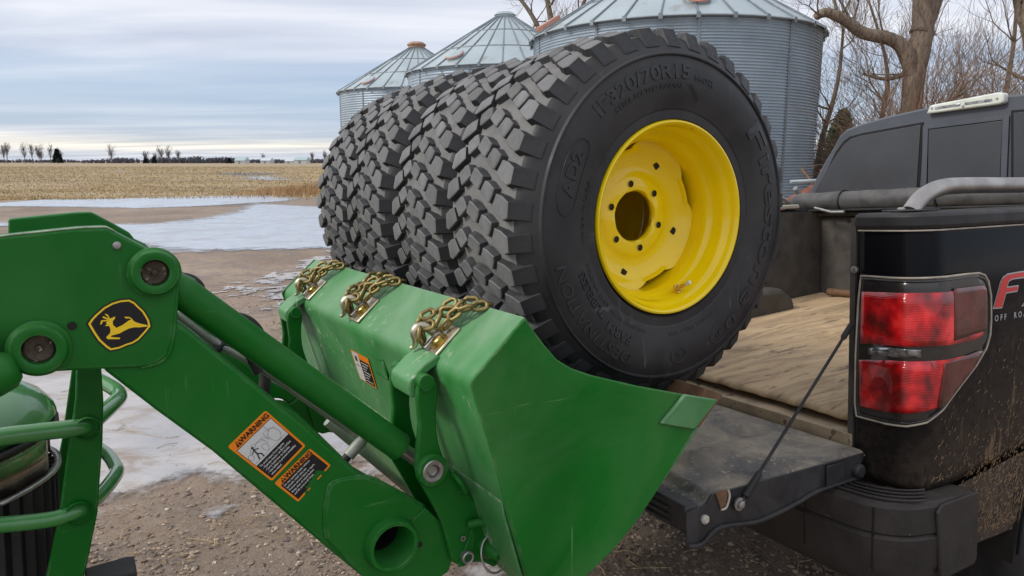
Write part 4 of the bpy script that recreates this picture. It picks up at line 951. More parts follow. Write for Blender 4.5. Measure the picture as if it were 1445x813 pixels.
m_tint = paint('tinted_glass', (0.055, 0.059, 0.067), 0.08, var=0.10, vscale=3, dust=(0.085, 0.085, 0.088), dust_amt=0.55, dscale=3)
m_gasket = paint('window_gasket', (0.008, 0.008, 0.009), 0.5)
m_liner = paint('dusty_bed_liner', (0.085, 0.084, 0.084), 0.6, var=0.3, vscale=12, dust=(0.40, 0.335, 0.245), dust_amt=1.0, dust_up=0.16, dscale=7, spots=(0.34, 0.28, 0.20), spot_scale=75, spot_cut=0.63, bump=0.7, bscale=220)
m_liner_wall = paint('bed_liner_wall', (0.062, 0.057, 0.052), 0.55, var=0.4, vscale=9, dust=(0.14, 0.12, 0.095), dust_amt=0.6, dscale=7, bump=0.4, bscale=120)
m_gate_side = paint('gate_side_plastic', (0.020, 0.020, 0.023), 0.42, var=0.3, dust=(0.10, 0.09, 0.08), dust_amt=0.4, dust_up=0.2, dscale=14, bump=0.2, bscale=200)
m_bumper = paint('dirty_bumper_plastic', (0.022, 0.020, 0.020), 0.5, var=0.3, dust=(0.075, 0.060, 0.048), dust_amt=0.5, dust_up=0.3, dscale=7, spots=(0.14, 0.11, 0.075), spot_scale=90, spot_cut=0.70, bump=0.4, bscale=170)
m_vinyl = paint('grey_vinyl', (0.060, 0.060, 0.062), 0.5, var=0.25, vscale=14, dust=(0.17, 0.16, 0.145), dust_amt=0.4, dust_up=0.45, dscale=14, bump=0.3, bscale=60)
m_chrome = paint('brushed_stainless', (0.42, 0.40, 0.38), 0.30, metal=0.95, var=0.25, vscale=16, dust=(0.26, 0.20, 0.15), dust_amt=0.28, dscale=12)
m_cream = paint('cream_plastic', (0.50, 0.46, 0.38), 0.5, var=0.15)
def mat_mat():
    m, n, l, p = new_mat('sandy_bed_mat'); nt = m.node_tree
    a = noise_node(nt, 5.0, 8, 0.62, dist=0.7, stretch=(0.45, 1.6, 1)); b = noise_node(nt, 70, 6, 0.7)
    c = ramp_node(nt, a, [(0.30, (0.25, 0.165, 0.095)), (0.43, (0.48, 0.335, 0.190)), (0.70, (0.64, 0.465, 0.275))])
    c = mix_node(nt, ramp_node(nt, b, [(0.60, 0.0), (0.72, 0.55)]), c, (0.17, 0.12, 0.08))
    s = noise_node(nt, 14, 5, 0.6, stretch=(0.5, 1.8, 1)); c = mix_node(nt, ramp_node(nt, s, [(0.585, 0.0), (0.66, 0.8)]), c, (0.12, 0.09, 0.065))
    g_ = noise_node(nt, 3.2, 9, 0.75, dist=1.2, stretch=(0.35, 2.6, 1)); c = mix_node(nt, ramp_node(nt, g_, [(0.44, 0.55), (0.52, 0.0)]), c, (0.26, 0.18, 0.11))
    l.new(c, p.inputs['Base Color']); p.inputs['Roughness'].default_value = 0.9
    l.new(bump_node(nt, math_node(nt, 'ADD', a, math_node(nt, 'MULTIPLY', b, 0.3)), 0.5, 0.01), p.inputs['Normal'])
    return m
m_mat = mat_mat()
m_lamp_housing = paint('lamp_housing', (0.020, 0.018, 0.018), 0.15, coat=0.5, var=0.2, dust=(0.12, 0.10, 0.08), dust_amt=0.25, dscale=10)
def red_lens():
    m, n, l, p = new_mat('red_lens'); nt = m.node_tree
    tc_ = n.new('ShaderNodeTexCoord'); sx = n.new('ShaderNodeSeparateXYZ'); l.new(tc_.outputs['Object'], sx.inputs[0])
    wv = math_node(nt, 'SINE', math_node(nt, 'MULTIPLY', sx.outputs[2], 1500.0))
    nz = noise_node(nt, 17, 2, stretch=(1.0, 1.0, 0.8))
    c = ramp_node(nt, nz, [(0.36, (0.16, 0.002, 0.003)), (0.48, (0.42, 0.003, 0.007)), (0.58, (0.70, 0.007, 0.012)), (0.68, (0.97, 0.030, 0.030))])
    l.new(c, p.inputs['Base Color']); p.inputs['Roughness'].default_value = 0.12; p.inputs['Coat Weight'].default_value = 0.8
    l.new(bump_node(nt, math_node(nt, 'ADD', math_node(nt, 'MULTIPLY', wv, 0.5), math_node(nt, 'MULTIPLY', nz, 2.0)), 0.25, 0.002), p.inputs['Normal'])
    return m
m_red = red_lens()
m_red_dark = paint('dark_red_lens', (0.10, 0.008, 0.009), 0.14, coat=0.7, var=0.6, vscale=14, dust=(0.16, 0.09, 0.06), dust_amt=0.35, dscale=18)
m_clear = paint('reverse_lamp_lens', (0.34, 0.33, 0.33), 0.12, metal=0.7, var=0.85, vscale=50)
m_bead = paint('dusty_lamp_bead', (0.42, 0.37, 0.30), 0.6, var=0.25, vscale=30)
m_decal_red = paint('red_decal', (0.60, 0.015, 0.012), 0.3, coat=0.4, var=0.08)
m_decal_grey = paint('silver_decal', (0.42, 0.42, 0.44), 0.35, metal=0.3)
truck = empty('pickup_truck', TRUCK, 'black muddy pickup truck with its tailgate open under the loader bucket', 'pickup truck')
plan = D['plan']; pseg = D['planseg']
def prof_pt(t, out=0.0):
    for i in range(len(plan) - 1):
        if t <= pseg[i + 1] or i == len(plan) - 2:
            k = (t - pseg[i]) / (pseg[i + 1] - pseg[i]); a = Vector(plan[i]).lerp(Vector(plan[i + 1]), k)
            # smoothed normal: blend of neighbours
            def nn(j):
                j = max(0, min(len(plan) - 2, j)); e = (Vector(plan[j + 1]) - Vector(plan[j])).normalized(); return Vector((-e.y, e.x)) * -1
            n = nn(i)
            if i + 1 < len(plan) - 1 and k > 0.5: n = (n.lerp((nn(i) + nn(i + 1)).normalized(), (k - 0.5) * 2)).normalized()
            if i > 0 and k < 0.5: n = ((nn(i - 1) + nn(i)).normalized().lerp(n, k * 2)).normalized()
            if n.dot(Vector((-1, -1))) < 0: n = -n
            return a + n * out
ARC_C = (0.93, -1.03, 0.44)
def low_edge(F):
    if abs(F - ARC_C[0]) < ARC_C[2]: return ARC_C[1] + math.sqrt(ARC_C[2] ** 2 - (F - ARC_C[0]) ** 2)
    return -0.93
def side_bulge(c):   # gentle swelling of the side between the rail and the rub line
    k = min(1, max(0, (-c - 0.02) / 0.66)); return 0.016 * math.sin(PI * k) + 0.004
def bed_side(mirror=False, mats=(m_truck, m_mud)):
    ts = [0, 0.02, 0.06, 0.09] + [0.105 + 0.0128 * i for i in range(9)] + [0.23, 0.27, 0.31, 0.35, 0.40, 0.45, 0.50] + [0.54 + 0.055 * i for i in range(16)] + [1.45, 1.6, 1.75, 1.88]
    v = []; f = []; mi = []; rows_ = 26
    for t in ts:
        p0 = prof_pt(t); F = p0.x
        lo_ = -0.715 if F < 0.172 else max(-0.71 - 0 * F, -0.71)
        top_lo = max(-0.72 + 0.12 * max(0, F - 0.17), low_edge(F))
        for j in range(rows_):
            c = -0.020 + (top_lo + 0.020) * j / (rows_ - 1)
            o = side_bulge(c) * min(1, max(0, (t - 0.05) / 0.12))
            if j == rows_ - 1: o -= 0.008
            q = prof_pt(t, o); v.append((q.x, q.y, c))
    for i in range(len(ts) - 1):
        for j in range(rows_ - 1): f.append([i * rows_ + j, (i + 1) * rows_ + j, (i + 1) * rows_ + j + 1, i * rows_ + j + 1])
    base = len(v)
    mi = [0] * len(f)
    # lower muddy apron behind the wheel, set in a little
    Fs = [0.172 + 0.03 * i for i in range(11)] + [0.50 + 0.05 * i for i in range(18)] + [1.40, 1.55, 1.74]
    v2 = []; f2 = []
    for F in Fs:
        hi = max(-0.728 + 0.12 * (F - 0.17), low_edge(F) - 0.002); lo_ = low_edge(F)
        for j in range(8):
            c = hi + (lo_ - hi) * j / 7; v2.append((F, -0.17 - 0.004 + 0.02 * (j / 7) ** 2, c))
    for i in range(len(Fs) - 1):
        for j in range(7): f2.append([i * 8 + j, (i + 1) * 8 + j, (i + 1) * 8 + j + 1, i * 8 + j + 1])
    if mirror:
        v = [(a, 1.51 - b, c) for a, b, c in v]; v2 = [(a, 1.51 - b, c) for a, b, c in v2]
    o = link('bed_side', fix_normals(mesh(v, f)), truck, mats[0], smooth=True, autosmooth=35)
    sm = o.modifiers.new('solid', 'SOLIDIFY'); sm.thickness = 0.004; sm.offset = -1
    o2 = link('lower_apron', fix_normals(mesh(v2, f2)), o, mats[1], smooth=True)
    return o
bs = bed_side(); bs['label'] = 'passenger bed side behind the wheel, caked with mud and straw'
bed_side(True)
for y0, y1 in ((-0.172, 0.012), (1.498, 1.682)):
    out_ = [tuple(prof_pt(t_, 0.014)) for t_ in (0.0, 0.05, 0.09, 0.12, 0.14, 0.16, 0.18, 0.20, 0.24, 0.6, 1.2, 1.86)]
    out_ = [(0.03, 0.014), (-0.013, 0.014)] + out_ + [(1.70, 0.014)]
    if y0 > 1: out_ = [(a, 1.51 - b) for a, b in out_]
    cap = prism('rail_cap', out_, -0.036, 0.007, m_black_plastic, truck, axis='z', bevel=0.011)
    seam = [prof_pt(t_, 0.010) for t_ in (0.0, 0.05, 0.09, 0.12, 0.14, 0.16, 0.18, 0.20, 0.24, 0.6, 1.2, 1.86)]
    tube('cap_seam', [(q.x, q.y if y0 < 1 else 1.51 - q.y, -0.0385) for q in seam], 0.0022, m_bead, cap, 6)
# rail cap body: overhanging plastic band
box('inner_wall', 0.0, 1.70, 0.014, 0.030, -0.66, -0.006, m_liner_wall, truck)
far_wall = box('inner_wall', 0.0, 1.66, 1.478, 1.500, -0.66, -0.006, m_liner_wall, truck)
pil = box('rear_pillar', 0.007, 0.05, -0.10, 0.013, -0.70, -0.03, m_truck_clean, truck)
# striker and beads on the pillar edge
lathe('striker_bolt', [(0.010, 0), (0.010, -0.008), (0.006, -0.010), (0.0005, -0.010)], m_steel, pil, 16, axis='x', origin=(-0.001, 0.012, -0.145))
# bulkhead with pressed ribs
v = []; f = []; NB = 90
for i in range(NB + 1):
    L_ = 0.03 + 1.45 * i / NB
    d = 0.012 * (1 if (L_ % 0.30) < 0.17 else 0)
    for c in (-0.03, -0.07, -0.075, -0.12, -0.46, -0.475): v.append((1.645 - (d if -0.46 < c < -0.07 else 0) , L_, c))
for i in range(NB):
    for j in range(5): f.append([i * 6 + j, (i + 1) * 6 + j, (i + 1) * 6 + j + 1, i * 6 + j + 1])
bh = link('bulkhead', fix_normals(mesh(v, f)), truck, m_liner_wall, smooth=True, autosmooth=25)
sm = bh.modifiers.new('solid', 'SOLIDIFY'); sm.thickness = 0.01
box('bulkhead_lip', 1.60, 1.70, 0.0, 1.50, -0.035, -0.010, m_liner_wall, truck, bevel=0.008)
box('front_wall', 1.66, 1.70, 0.0, 1.51, -0.70, -0.012, m_truck_clean, truck)
# bed floor: dusty sill, then the wrinkled mat
def floor_c(F): return -0.578 + (F - 0.03) * 0.064
prism('bed_floor', [(-0.004, -0.640), (-0.004, -0.605), (0.02, floor_c(0.02) - 0.030), (1.66, floor_c(1.66) - 0.012), (1.66, -0.66), (0.0, -0.66)], 0.015, 1.492, paint('dusty_bed_sill', (0.42, 0.315, 0.20), 0.85, var=0.3, vscale=12, spots=(0.16, 0.12, 0.08), spot_scale=30, spot_cut=0.62, bump=0.5, bscale=60), truck, bevel=0.003)
v = []; f = []; NX, NY = 130, 120
for i in range(NX + 1):
    F = 0.045 + 1.585 * i / NX
    for j in range(NY + 1):
        L_ = 0.028 + 1.44 * j / NY
        Fe = F
        if i < 14:  # rounded corner and wavy front edge
            e = (L_ - 0.028)
            if e < 0.06: Fe = max(F, 0.045 + 0.06 - math.sqrt(max(0, 0.06 ** 2 - (0.06 - e) ** 2)))
            Fe += 0.012 * noise.noise(Vector((0, L_ * 4, 0))) * (1 - i / 14)
        n1_ = noise.noise(Vector((F * 2.2, L_ * 7.5, 0.3))); n2_ = noise.noise(Vector((F * 5, L_ * 17, 4.3))); n3_ = noise.noise(Vector((F * 3 + L_ * 1.2, L_ * 24, 9.3)))
        z = floor_c(F) + 0.010 * abs(n1_) + 0.004 * n2_ + 0.0035 * n3_
        if i == 0: z -= 0.012
        v.append((Fe, L_, z))
for i in range(NX):
    for j in range(NY): f.append([i * (NY + 1) + j, (i + 1) * (NY + 1) + j, (i + 1) * (NY + 1) + j + 1, i * (NY + 1) + j + 1])
mt_ = link('bed_mat', fix_normals(mesh(v, f)), truck, m_mat, smooth=True)
mt_['label'] = 'sand coloured wrinkled mat on the truck bed floor'
sm = mt_.modifiers.new('solid', 'SOLIDIFY'); sm.thickness = 0.008; sm.offset = -1
pipe = tube('pipe', smooth_path([(1.57, 0.90, floor_c(1.57) + 0.032), (1.57, 1.05, floor_c(1.57) + 0.030), (1.58, 1.20, floor_c(1.57) + 0.034), (1.56, 1.36, floor_c(1.57) + 0.036)], 4), 0.020, m_rust, None, 14)
pipe.matrix_world = TRUCK; set_tag(pipe, 'dusty pipe lying across the bed against the front wall of the truck bed', 'pipe')
rag_ = MB()
# crumpled dark flap in the far corner
vv = []; 
for i in range(9):
    for j in range(9):
        vv.append((1.30 + 0.035 * i + 0.01 * math.sin(j), 1.20 + 0.035 * j, floor_c(1.4) + 0.02 + 0.012 * noise.noise(Vector((i * .5, j * .5, 2)))))
ff = [[i * 9 + j, (i + 1) * 9 + j, (i + 1) * 9 + j + 1, i * 9 + j + 1] for i in range(8) for j in range(8)]
wh = prism('wheel_housing', [(0.62, -0.60), (0.66, -0.44), (0.74, -0.38), (1.12, -0.38), (1.20, -0.44), (1.24, -0.60)], 1.27, 1.478, m_liner_wall, truck, bevel=0.03)
prism('wheel_housing', [(0.62, -0.60), (0.66, -0.44), (0.74, -0.38), (1.12, -0.38), (1.20, -0.44), (1.24, -0.60)], 0.031, 0.10, m_liner_wall, truck, bevel=0.02)
# --- tail lamp on the corner
def on_corner(outline, out, name, m, parent, thick=0.0, step=0.012):
    """fills an outline given in (distance round the corner, height) and wraps it on the body corner"""
    bm = bmesh.new(); vs_ = [bm.verts.new((t, c, 0)) for t, c in outline]; bm.faces.new(vs_)
    t0 = min(t for t, c in outline); t1 = max(t for t, c in outline); x = t0 + step
    while x < t1:
        bmesh.ops.bisect_plane(bm, geom=bm.verts[:] + bm.edges[:] + bm.faces[:], plane_co=(x, 0, 0), plane_no=(1, 0, 0)); x += step
    c0 = min(c for t, c in outline); c1 = max(c for t, c in outline); x = c0 + 0.03
    while x < c1:
        bmesh.ops.bisect_plane(bm, geom=bm.verts[:] + bm.edges[:] + bm.faces[:], plane_co=(0, x, 0), plane_no=(0, 1, 0)); x += 0.03
    me = bpy.data.meshes.new(name); bm.to_mesh(me); bm.free()
    for v_ in me.vertices:
        t, c = v_.co.x, v_.co.y
        o = side_bulge(c) * min(1, max(0, (t - 0.05) / 0.12)) + out
        q = prof_pt(max(0, t), o); v_.co = (q.x, q.y, c)
    me.update(); fix_normals(me)
    ob = link(name, me, parent, m, smooth=True, autosmooth=40)
    if thick:
        sm = ob.modifiers.new('solid', 'SOLIDIFY'); sm.thickness = thick; sm.offset = 0
    return ob
def shrink(l, k):
    cx = sum(a for a, c in l) / len(l); cz = sum(c for a, c in l) / len(l)
    return [(cx + (a - cx) * k, cz + (c - cz) * k) for a, c in l]
lamp = on_corner(D['lamp'], 0.008, 'tail_light', m_lamp_housing, truck, 0.016)
lamp['label'] = 'red passenger side tail light wrapped round the bed corner'
on_corner(D['lamp_red1'], 0.0185, 'upper_red_lens', m_red, lamp, 0.002)
on_corner(D['lamp_red2'], 0.0185, 'lower_red_lens', m_red, lamp, 0.002)
on_corner(shrink(D['lamp_white'], 0.80), 0.0185, 'reverse_lens', m_clear, lamp, 0.002)
# darker side sections of the red lenses
r1 = D['lamp_red1']; tmid = 0.225
on_corner([(tmid, -0.186), (0.352, -0.187), (0.362, -0.20), (0.360, -0.305), (tmid, -0.318)], 0.0200, 'side_marker', m_red_dark, lamp, 0.001)
on_corner([(0.195, -0.372), (0.330, -0.356), (0.352, -0.358), (0.316, -0.398), (0.262, -0.436), (0.212, -0.474), (0.186, -0.492)], 0.0200, 'side_reflector', m_red_dark, lamp, 0.001)
for zz in ():
    on_corner([(tmid + 0.01, zz), (0.350, zz + 0.002), (0.350, zz + 0.008), (tmid + 0.01, zz + 0.007)], 0.0212, 'marker_rib', m_lamp_housing, lamp, 0.001)
def corner_line(outline, out, r, name, m, parent, closed=True):
    pts = []
    L2 = outline + ([outline[0]] if closed else [])
    for (t0, c0), (t1, c1) in zip(L2, L2[1:]):
        for k in range(6):
            t = t0 + (t1 - t0) * k / 6; c = c0 + (c1 - c0) * k / 6
            q = prof_pt(max(0, t), side_bulge(c) * min(1, max(0, (t - 0.05) / 0.12)) + out); pts.append((q.x, q.y, c))
    return tube(name, pts, r, m, parent, 8, closed=closed)
corner_line(D['lamp'], 0.0150, 0.0030, 'edge_bead', m_bead, lamp)
corner_line(shrink(D['lamp'], 0.955), 0.0165, 0.0022, 'lens_ridge', m_lamp_housing, lamp)
# straw and dried mud stuck to the skin: short raised slivers, thickest just behind the wheel
rnd = random.Random(31)
mudv, mudf = [], []
for i in range(9000):
    F = rnd.uniform(0.05, 0.9); c = rnd.uniform(-0.92, -0.30)
    dens = max(0, (-c - 0.33) * 1.9) * (0.25 + 0.9 * F) * (1.5 if c < -0.66 else 0.55)
    if rnd.random() > dens: continue
    if F < 0.18 and c < -0.70: continue
    if c < low_edge(F) + 0.02: continue
    L_ = rnd.uniform(0.003, 0.015); w_ = rnd.uniform(0.0003, 0.0008); an = R(rnd.gauss(68, 22))
    seam = -0.728 + 0.12 * max(0, F - 0.17)
    y = -0.17 - (side_bulge(c) + 0.0022 if c > seam + 0.01 else 0.0)
    if c <= seam + 0.01:
        k = (seam - c) / max(0.01, seam - low_edge(F)); y = -0.1752 + 0.02 * max(0, min(1, k)) ** 2
    dx, dz = L_ * math.cos(an), L_ * math.sin(an); nx_, nz_ = -math.sin(an) * w_, math.cos(an) * w_; o_ = len(mudv)
    mudv += [(F - nx_, y, c - nz_), (F + nx_, y, c + nz_), (F + dx + nx_ * .4, y - 0.0015, c + dz + nz_ * .4), (F + dx - nx_ * .4, y - 0.0015, c + dz - nz_ * .4), (F + dx * .5, y - 0.0022, c + dz * .5)]
    mudf += [[o_, o_ + 1, o_ + 4], [o_ + 1, o_ + 2, o_ + 4], [o_ + 2, o_ + 3, o_ + 4], [o_ + 3, o_, o_ + 4]]
mf = link('mud_flecks', mesh(mudv, mudf), bs, paint('dried_mud_straw', (0.30, 0.20, 0.115), 0.9, var=0.5, vscale=30)); mf['kind'] = 'stuff'
# --- decal letters FX4 OFF ROAD
D['FXF'] = [(t - 0.018, c) for t, c in D['FXF']]
fx = on_corner(D['FXF'], 0.0012, 'decal_outline', m_decal_grey, bs, 0.0)
def shrink_abs(l, d):
    cx = sum(a for a, c in l) / len(l); cz = sum(c for a, c in l) / len(l); n = len(l); out = []
    area = sum(l[i][0] * l[(i + 1) % n][1] - l[(i + 1) % n][0] * l[i][1] for i in range(n))
    sg = 1 if area > 0 else -1
    for i in range(n):
        p0, p1, p2 = Vector(l[i - 1]), Vector(l[i]), Vector(l[(i + 1) % n])
        e1 = (p1 - p0).normalized(); e2 = (p2 - p1).normalized(); n1_ = Vector((-e1.y, e1.x)) * sg; n2_ = Vector((-e2.y, e2.x)) * sg
        b = (n1_ + n2_); b = b / max(0.35, b.length ** 2 / 2) if b.length > 1e-6 else n1_
        out.append(tuple(p1 + b * d))
    return out
on_corner(shrink_abs(D['FXF'], 0.0035), 0.0022, 'decal_letter_f', m_decal_red, bs)
Xp = [(0.528, -0.262), (0.588, -0.212), (0.566, -0.166), (0.606, -0.166), (0.618, -0.188), (0.648, -0.163), (0.690, -0.163), (0.634, -0.210), (0.664, -0.262), (0.624, -0.262), (0.608, -0.234), (0.574, -0.262)]
Xp = [(t + 0.027, c) for t, c in Xp]
on_corner(Xp, 0.0012, 'decal_outline', m_decal_grey, bs); on_corner(shrink_abs(Xp, 0.0035), 0.0022, 'decal_letter_x', m_decal_red, bs)
P4 = [(0.815, -0.262), (0.815, -0.236), (0.735, -0.236), (0.735, -0.214), (0.810, -0.163), (0.850, -0.163), (0.850, -0.214), (0.870, -0.214), (0.870, -0.236), (0.850, -0.236), (0.850, -0.262)]
on_corner(P4, 0.0012, 'decal_outline', m_decal_grey, bs); on_corner(shrink_abs(P4, 0.0035), 0.0022, 'decal_letter_4', m_decal_red, bs)
def side_text(s, t, c, size, m, space=1.0):
    me = text_mesh(s, size, 0.0, 0.0005, space); xs = [q.co.x for q in me.vertices]; x0 = min(xs)
    def fn(co):
        tt = t + co.x - x0; cc = c + co.y; q = prof_pt(tt, side_bulge(cc) * min(1, max(0, (tt - 0.05) / 0.12)) + 0.0016); return Vector((q.x, q.y, cc))
    link('lettering', map_mesh(me, fn), bs, m)
side_text('OFF', 0.430, -0.284, 0.022, m_decal_grey, 1.7)
side_text('ROAD', 0.520, -0.284, 0.022, m_decal_grey, 1.7)
# --- tailgate
gate = empty('tailgate', None); gate.parent = truck; gate['label'] = 'open tailgate with a dusty ribbed liner'
v = []; f = []; NX, NY = 100, 170
for i in range(NX + 1):
    F = -0.612 + 0.597 * i / NX
    for j in range(NY + 1):
        L_ = -0.038 + 1.580 * j / NY
        u = (L_ - 0.02) % 0.24 / 0.24
        rib_ = 0.5 - 0.5 * math.cos(2 * PI * u); rib_ = rib_ * rib_ * (3 - 2 * rib_)
        ends = min(1, max(0, (F + 0.50) / 0.06)) * min(1, max(0, (-0.07 - F) / 0.06)) * (1 if 0.02 < L_ < 1.46 else 0)
        z = -0.630 + 0.021 * rib_ * ends - 0.007 + 0.0022 * noise.noise(Vector((F * 14, L_ * 14, 1))) + 0.005 * noise.noise(Vector((F * 4, L_ * 4, 1)))
        edge = min(1, max(0, (-0.560 - F) / 0.02)); z -= 0.020 * edge
        edge = min(F + 0.612, 0.02) / 0.02; z -= 0.010 * (1 - edge) ** 2
        edge = min(L_ + 0.038, 0.016) / 0.016; z -= 0.012 * (1 - edge) ** 2
        v.append((F, L_, z))
for i in range(NX):
    for j in range(NY): f.append([i * (NY + 1) + j, (i + 1) * (NY + 1) + j, (i + 1) * (NY + 1) + j + 1, i * (NY + 1) + j + 1])
link('gate_liner', fix_normals(mesh(v, f)), gate, m_liner, smooth=True)
box('gate_body', -0.606, -0.018, -0.026, 1.536, -0.716, -0.668, m_gate_side, gate, bevel=0.006)
box('gate_top_edge', -0.640, -0.600, -0.034, 1.544, -0.724, -0.656, m_gate_side, gate, bevel=0.006)
for i, c in enumerate((-0.678, -0.696, -0.712)):
    box('edge_groove_rail', -0.6445, -0.638, 0.02, 1.49, c - 0.004, c + 0.004, m_gate_side, gate, bevel=0.002)
# hanging rubber skirt along the gate's side
fl = D['flap']
sk = [(fl[0][0], -0.668), (-0.56, -0.664), (-0.54, -0.652)][:1] + fl + [(-0.020, -0.640), (-0.562, -0.640), (-0.58, -0.660)]
skirt = prism('side_skirt', sk, -0.040, -0.034, m_gate_side, gate, bevel=0.001)
tube('skirt_lip', smooth_path([(a, -0.043, c) for a, c in fl], 5), 0.0062, m_gate_side, gate, 10)
box('hinge_plate', -0.175, -0.105, -0.046, -0.041, -0.700, -0.645, m_black_plastic, gate, bevel=0.004)
lathe('hinge_cap', [(0.020, 0), (0.020, -0.010), (0.014, -0.016), (0.0005, -0.016)], m_gate_side, gate, 24, origin=(-0.052, -0.041, -0.682))
lathe('bumper_stud', [(0.011, 0), (0.011, -0.006), (0.006, -0.011), (0.0005, -0.011)], m_cream, gate, 20, origin=(-0.588, -0.040, -0.694))
prism('latch_opening', [(-0.558, -0.634), (-0.520, -0.634), (-0.516, -0.650), (-0.526, -0.676), (-0.540, -0.678), (-0.546, -0.660)], -0.0445, -0.0405, m_rust, gate, bevel=0.002)
tube('latch_edge', smooth_path([(-0.518, -0.046, -0.636), (-0.515, -0.047, -0.652), (-0.525, -0.047, -0.677), (-0.540, -0.046, -0.680)], 4), 0.0028, m_cream, gate, 8)
(cx0, cy0, cz0), (cx1, cy1, cz1) = D['gate_cable']
c0_ = Vector((cx0 - 0.002, 0.006, cz0)); c1_ = Vector((cx1, -0.050, cz1 - 0.012)); dd = c1_ - c0_
cb = tube('gate_cable', [c0_, c1_], 0.0042, m_hosem, gate, 10)
tube('cable_boot', [c0_ + dd * 0.0, c0_ + dd * 0.075, c0_ + dd * 0.085], [0.0078, 0.0078, 0.005], m_hosem, cb, 12)
tube('cable_boot', [c0_ + dd * 0.83, c0_ + dd * 0.85, c0_ + dd * 0.96], [0.005, 0.0085, 0.0095], m_hosem, cb, 12)
lathe('cable_eye', [(0.016, 0), (0.016, -0.005), (0.010, -0.006), (0.0095, -0.012), (0.006, -0.014), (0.0005, -0.014)], m_steel, cb, 20, origin=(c1_.x, -0.046, c1_.z))
# --- rear bumper
path = [(-0.135, 0.755), (-0.150, 0.45), (-0.150, 0.10), (-0.145, -0.06), (-0.125, -0.145), (-0.075, -0.200), (0.0, -0.222), (0.09, -0.226), (0.172, -0.224)]
path = [tuple(p)[:2] for p in smooth_path([(a, b, 0) for a, b in path], 4)]
path = [(a, 1.51 - b) for a, b in path[::-1]][:-1] + path
sec = [(-0.13, -0.720), (-0.030, -0.712), (-0.010, -0.716), (0.0, -0.730), (0.002, -0.795), (-0.004, -0.802), (0.004, -0.810), (0.002, -0.880), (-0.012, -0.930), (-0.040, -0.960), (-0.12, -0.965)]
v = []; f = []; m_ = len(sec); npth = len(path)
for i, (a, b) in enumerate(path):
    e = Vector(path[min(i + 1, npth - 1)]) - Vector(path[max(i - 1, 0)]); e.normalize(); n = Vector((e.y, -e.x))
    if n.dot(Vector((a - 0.4, b - 0.755))) < 0: n = -n
    endk = max(0.0, (a + 0.02) / 0.19)      # ends rise a little towards the wheel
    for o, c in sec: v.append((a + n.x * o, b + n.y * o, c + (0.035 * endk if c < -0.9 else -0.012 * endk)))
for i in range(npth - 1):
    for j in range(m_ - 1): f.append([i * m_ + j, (i + 1) * m_ + j, (i + 1) * m_ + j + 1, i * m_ + j + 1])
f.append(list(range(m_))); f.append([(npth - 1) * m_ + j for j in range(m_)])
bump = link('rear_bumper', fix_normals(mesh(v, f)), truck, m_bumper, smooth=True, autosmooth=22)
# step pad, side seam and cover plate on the corner
pad = []
for (a, b) in path[-30:-14]:
    pad.append((a + 0.012, b))
tp = MB()
for i in range(4):
    pts = [(a + 0.016 + 0.020 * i, b + 0.014 * i, -0.7095) for a, b in path[-26:-10]]
    tp.tube(pts, 0.0035, 6)
link('step_tread', tp.me('step_tread'), bump, m_bumper, smooth=True)
for i_ in (-24, -17):
    a, b = path[i_]
    tube('bumper_seam', [(a - 0.0022, b - 0.001, -0.730), (a - 0.0035, b - 0.001, -0.80), (a - 0.0035, b - 0.001, -0.90)], 0.0022, m_gasket, bump, 6)
lathe('sensor', [(0.016, 0), (0.015, -0.002), (0.010, -0.0025), (0.0095, -0.001), (0.0005, -0.001)], m_black_plastic, bump, 24, axis='x', origin=(-0.154, 0.165, -0.850))
cover = prism('bumper_end_cover', [(0.0, -0.742), (0.02, -0.724), (0.165, -0.722), (0.174, -0.735), (0.172, -0.905), (0.16, -0.918), (0.02, -0.926)], -0.2330, -0.2240, m_bumper, bump, bevel=0.003)
# exhaust tip, wheel well and rear wheel
tube('exhaust_tip', [(0.05, -0.05, -1.03), (0.40, 0.02, -1.00)], [0.032, 0.030], m_rust, truck, 20)
well = prism('wheel_well', [(ARC_C[0] + 0.47 * math.cos(t), ARC_C[1] + 0.47 * math.sin(t)) for t in [PI * i / 16 for i in range(17)]], 0.10, 0.13, m_hubdark, truck)
v = []; f = []
for i in range(17):
    t = PI * i / 16
    for b in (-0.165, 0.10): v.append((ARC_C[0] + 0.46 * math.cos(t), b, ARC_C[1] + 0.46 * math.sin(t)))
for i in range(16): f.append([2 * i, 2 * i + 1, 2 * i + 3, 2 * i + 2])
link('well_liner', mesh(v, f), truck, m_hubdark, smooth=True)
tube('arch_lip', [(ARC_C[0] + 0.442 * math.cos(t), -0.176, ARC_C[1] + 0.442 * math.sin(t)) for t in [PI * (0.02 + 0.96 * i / 30) for i in range(31)]], 0.011, m_black_plastic, truck, 10)
for Fx in (0.93, 4.55):
    for L0 in (-0.165, 1.675 - 0.24):
        w = lathe('wheel', [(0.235, 0.0), (0.30, -0.012), (0.36, 0.0), (0.393, 0.03), (0.402, 0.08), (0.403, 0.12), (0.402, 0.16), (0.393, 0.21), (0.36, 0.24), (0.235, 0.24)], m_side_rubber, truck, 56, origin=(Fx, L0, -1.028))
        lathe('rim', [(0.236, 0.01), (0.225, 0.02), (0.21, 0.05), (0.10, 0.045), (0.06, 0.03), (0.0005, 0.03)] if L0 < 0 else [(0.236, 0.23), (0.225, 0.22), (0.21, 0.19), (0.10, 0.195), (0.06, 0.21), (0.0005, 0.21)], m_steel, w, 40, origin=(Fx, L0, -1.028))
box('chassis', 0.1, 5.0, 0.25, 1.26, -0.95, -0.66, m_hubdark, truck, bevel=0.01)
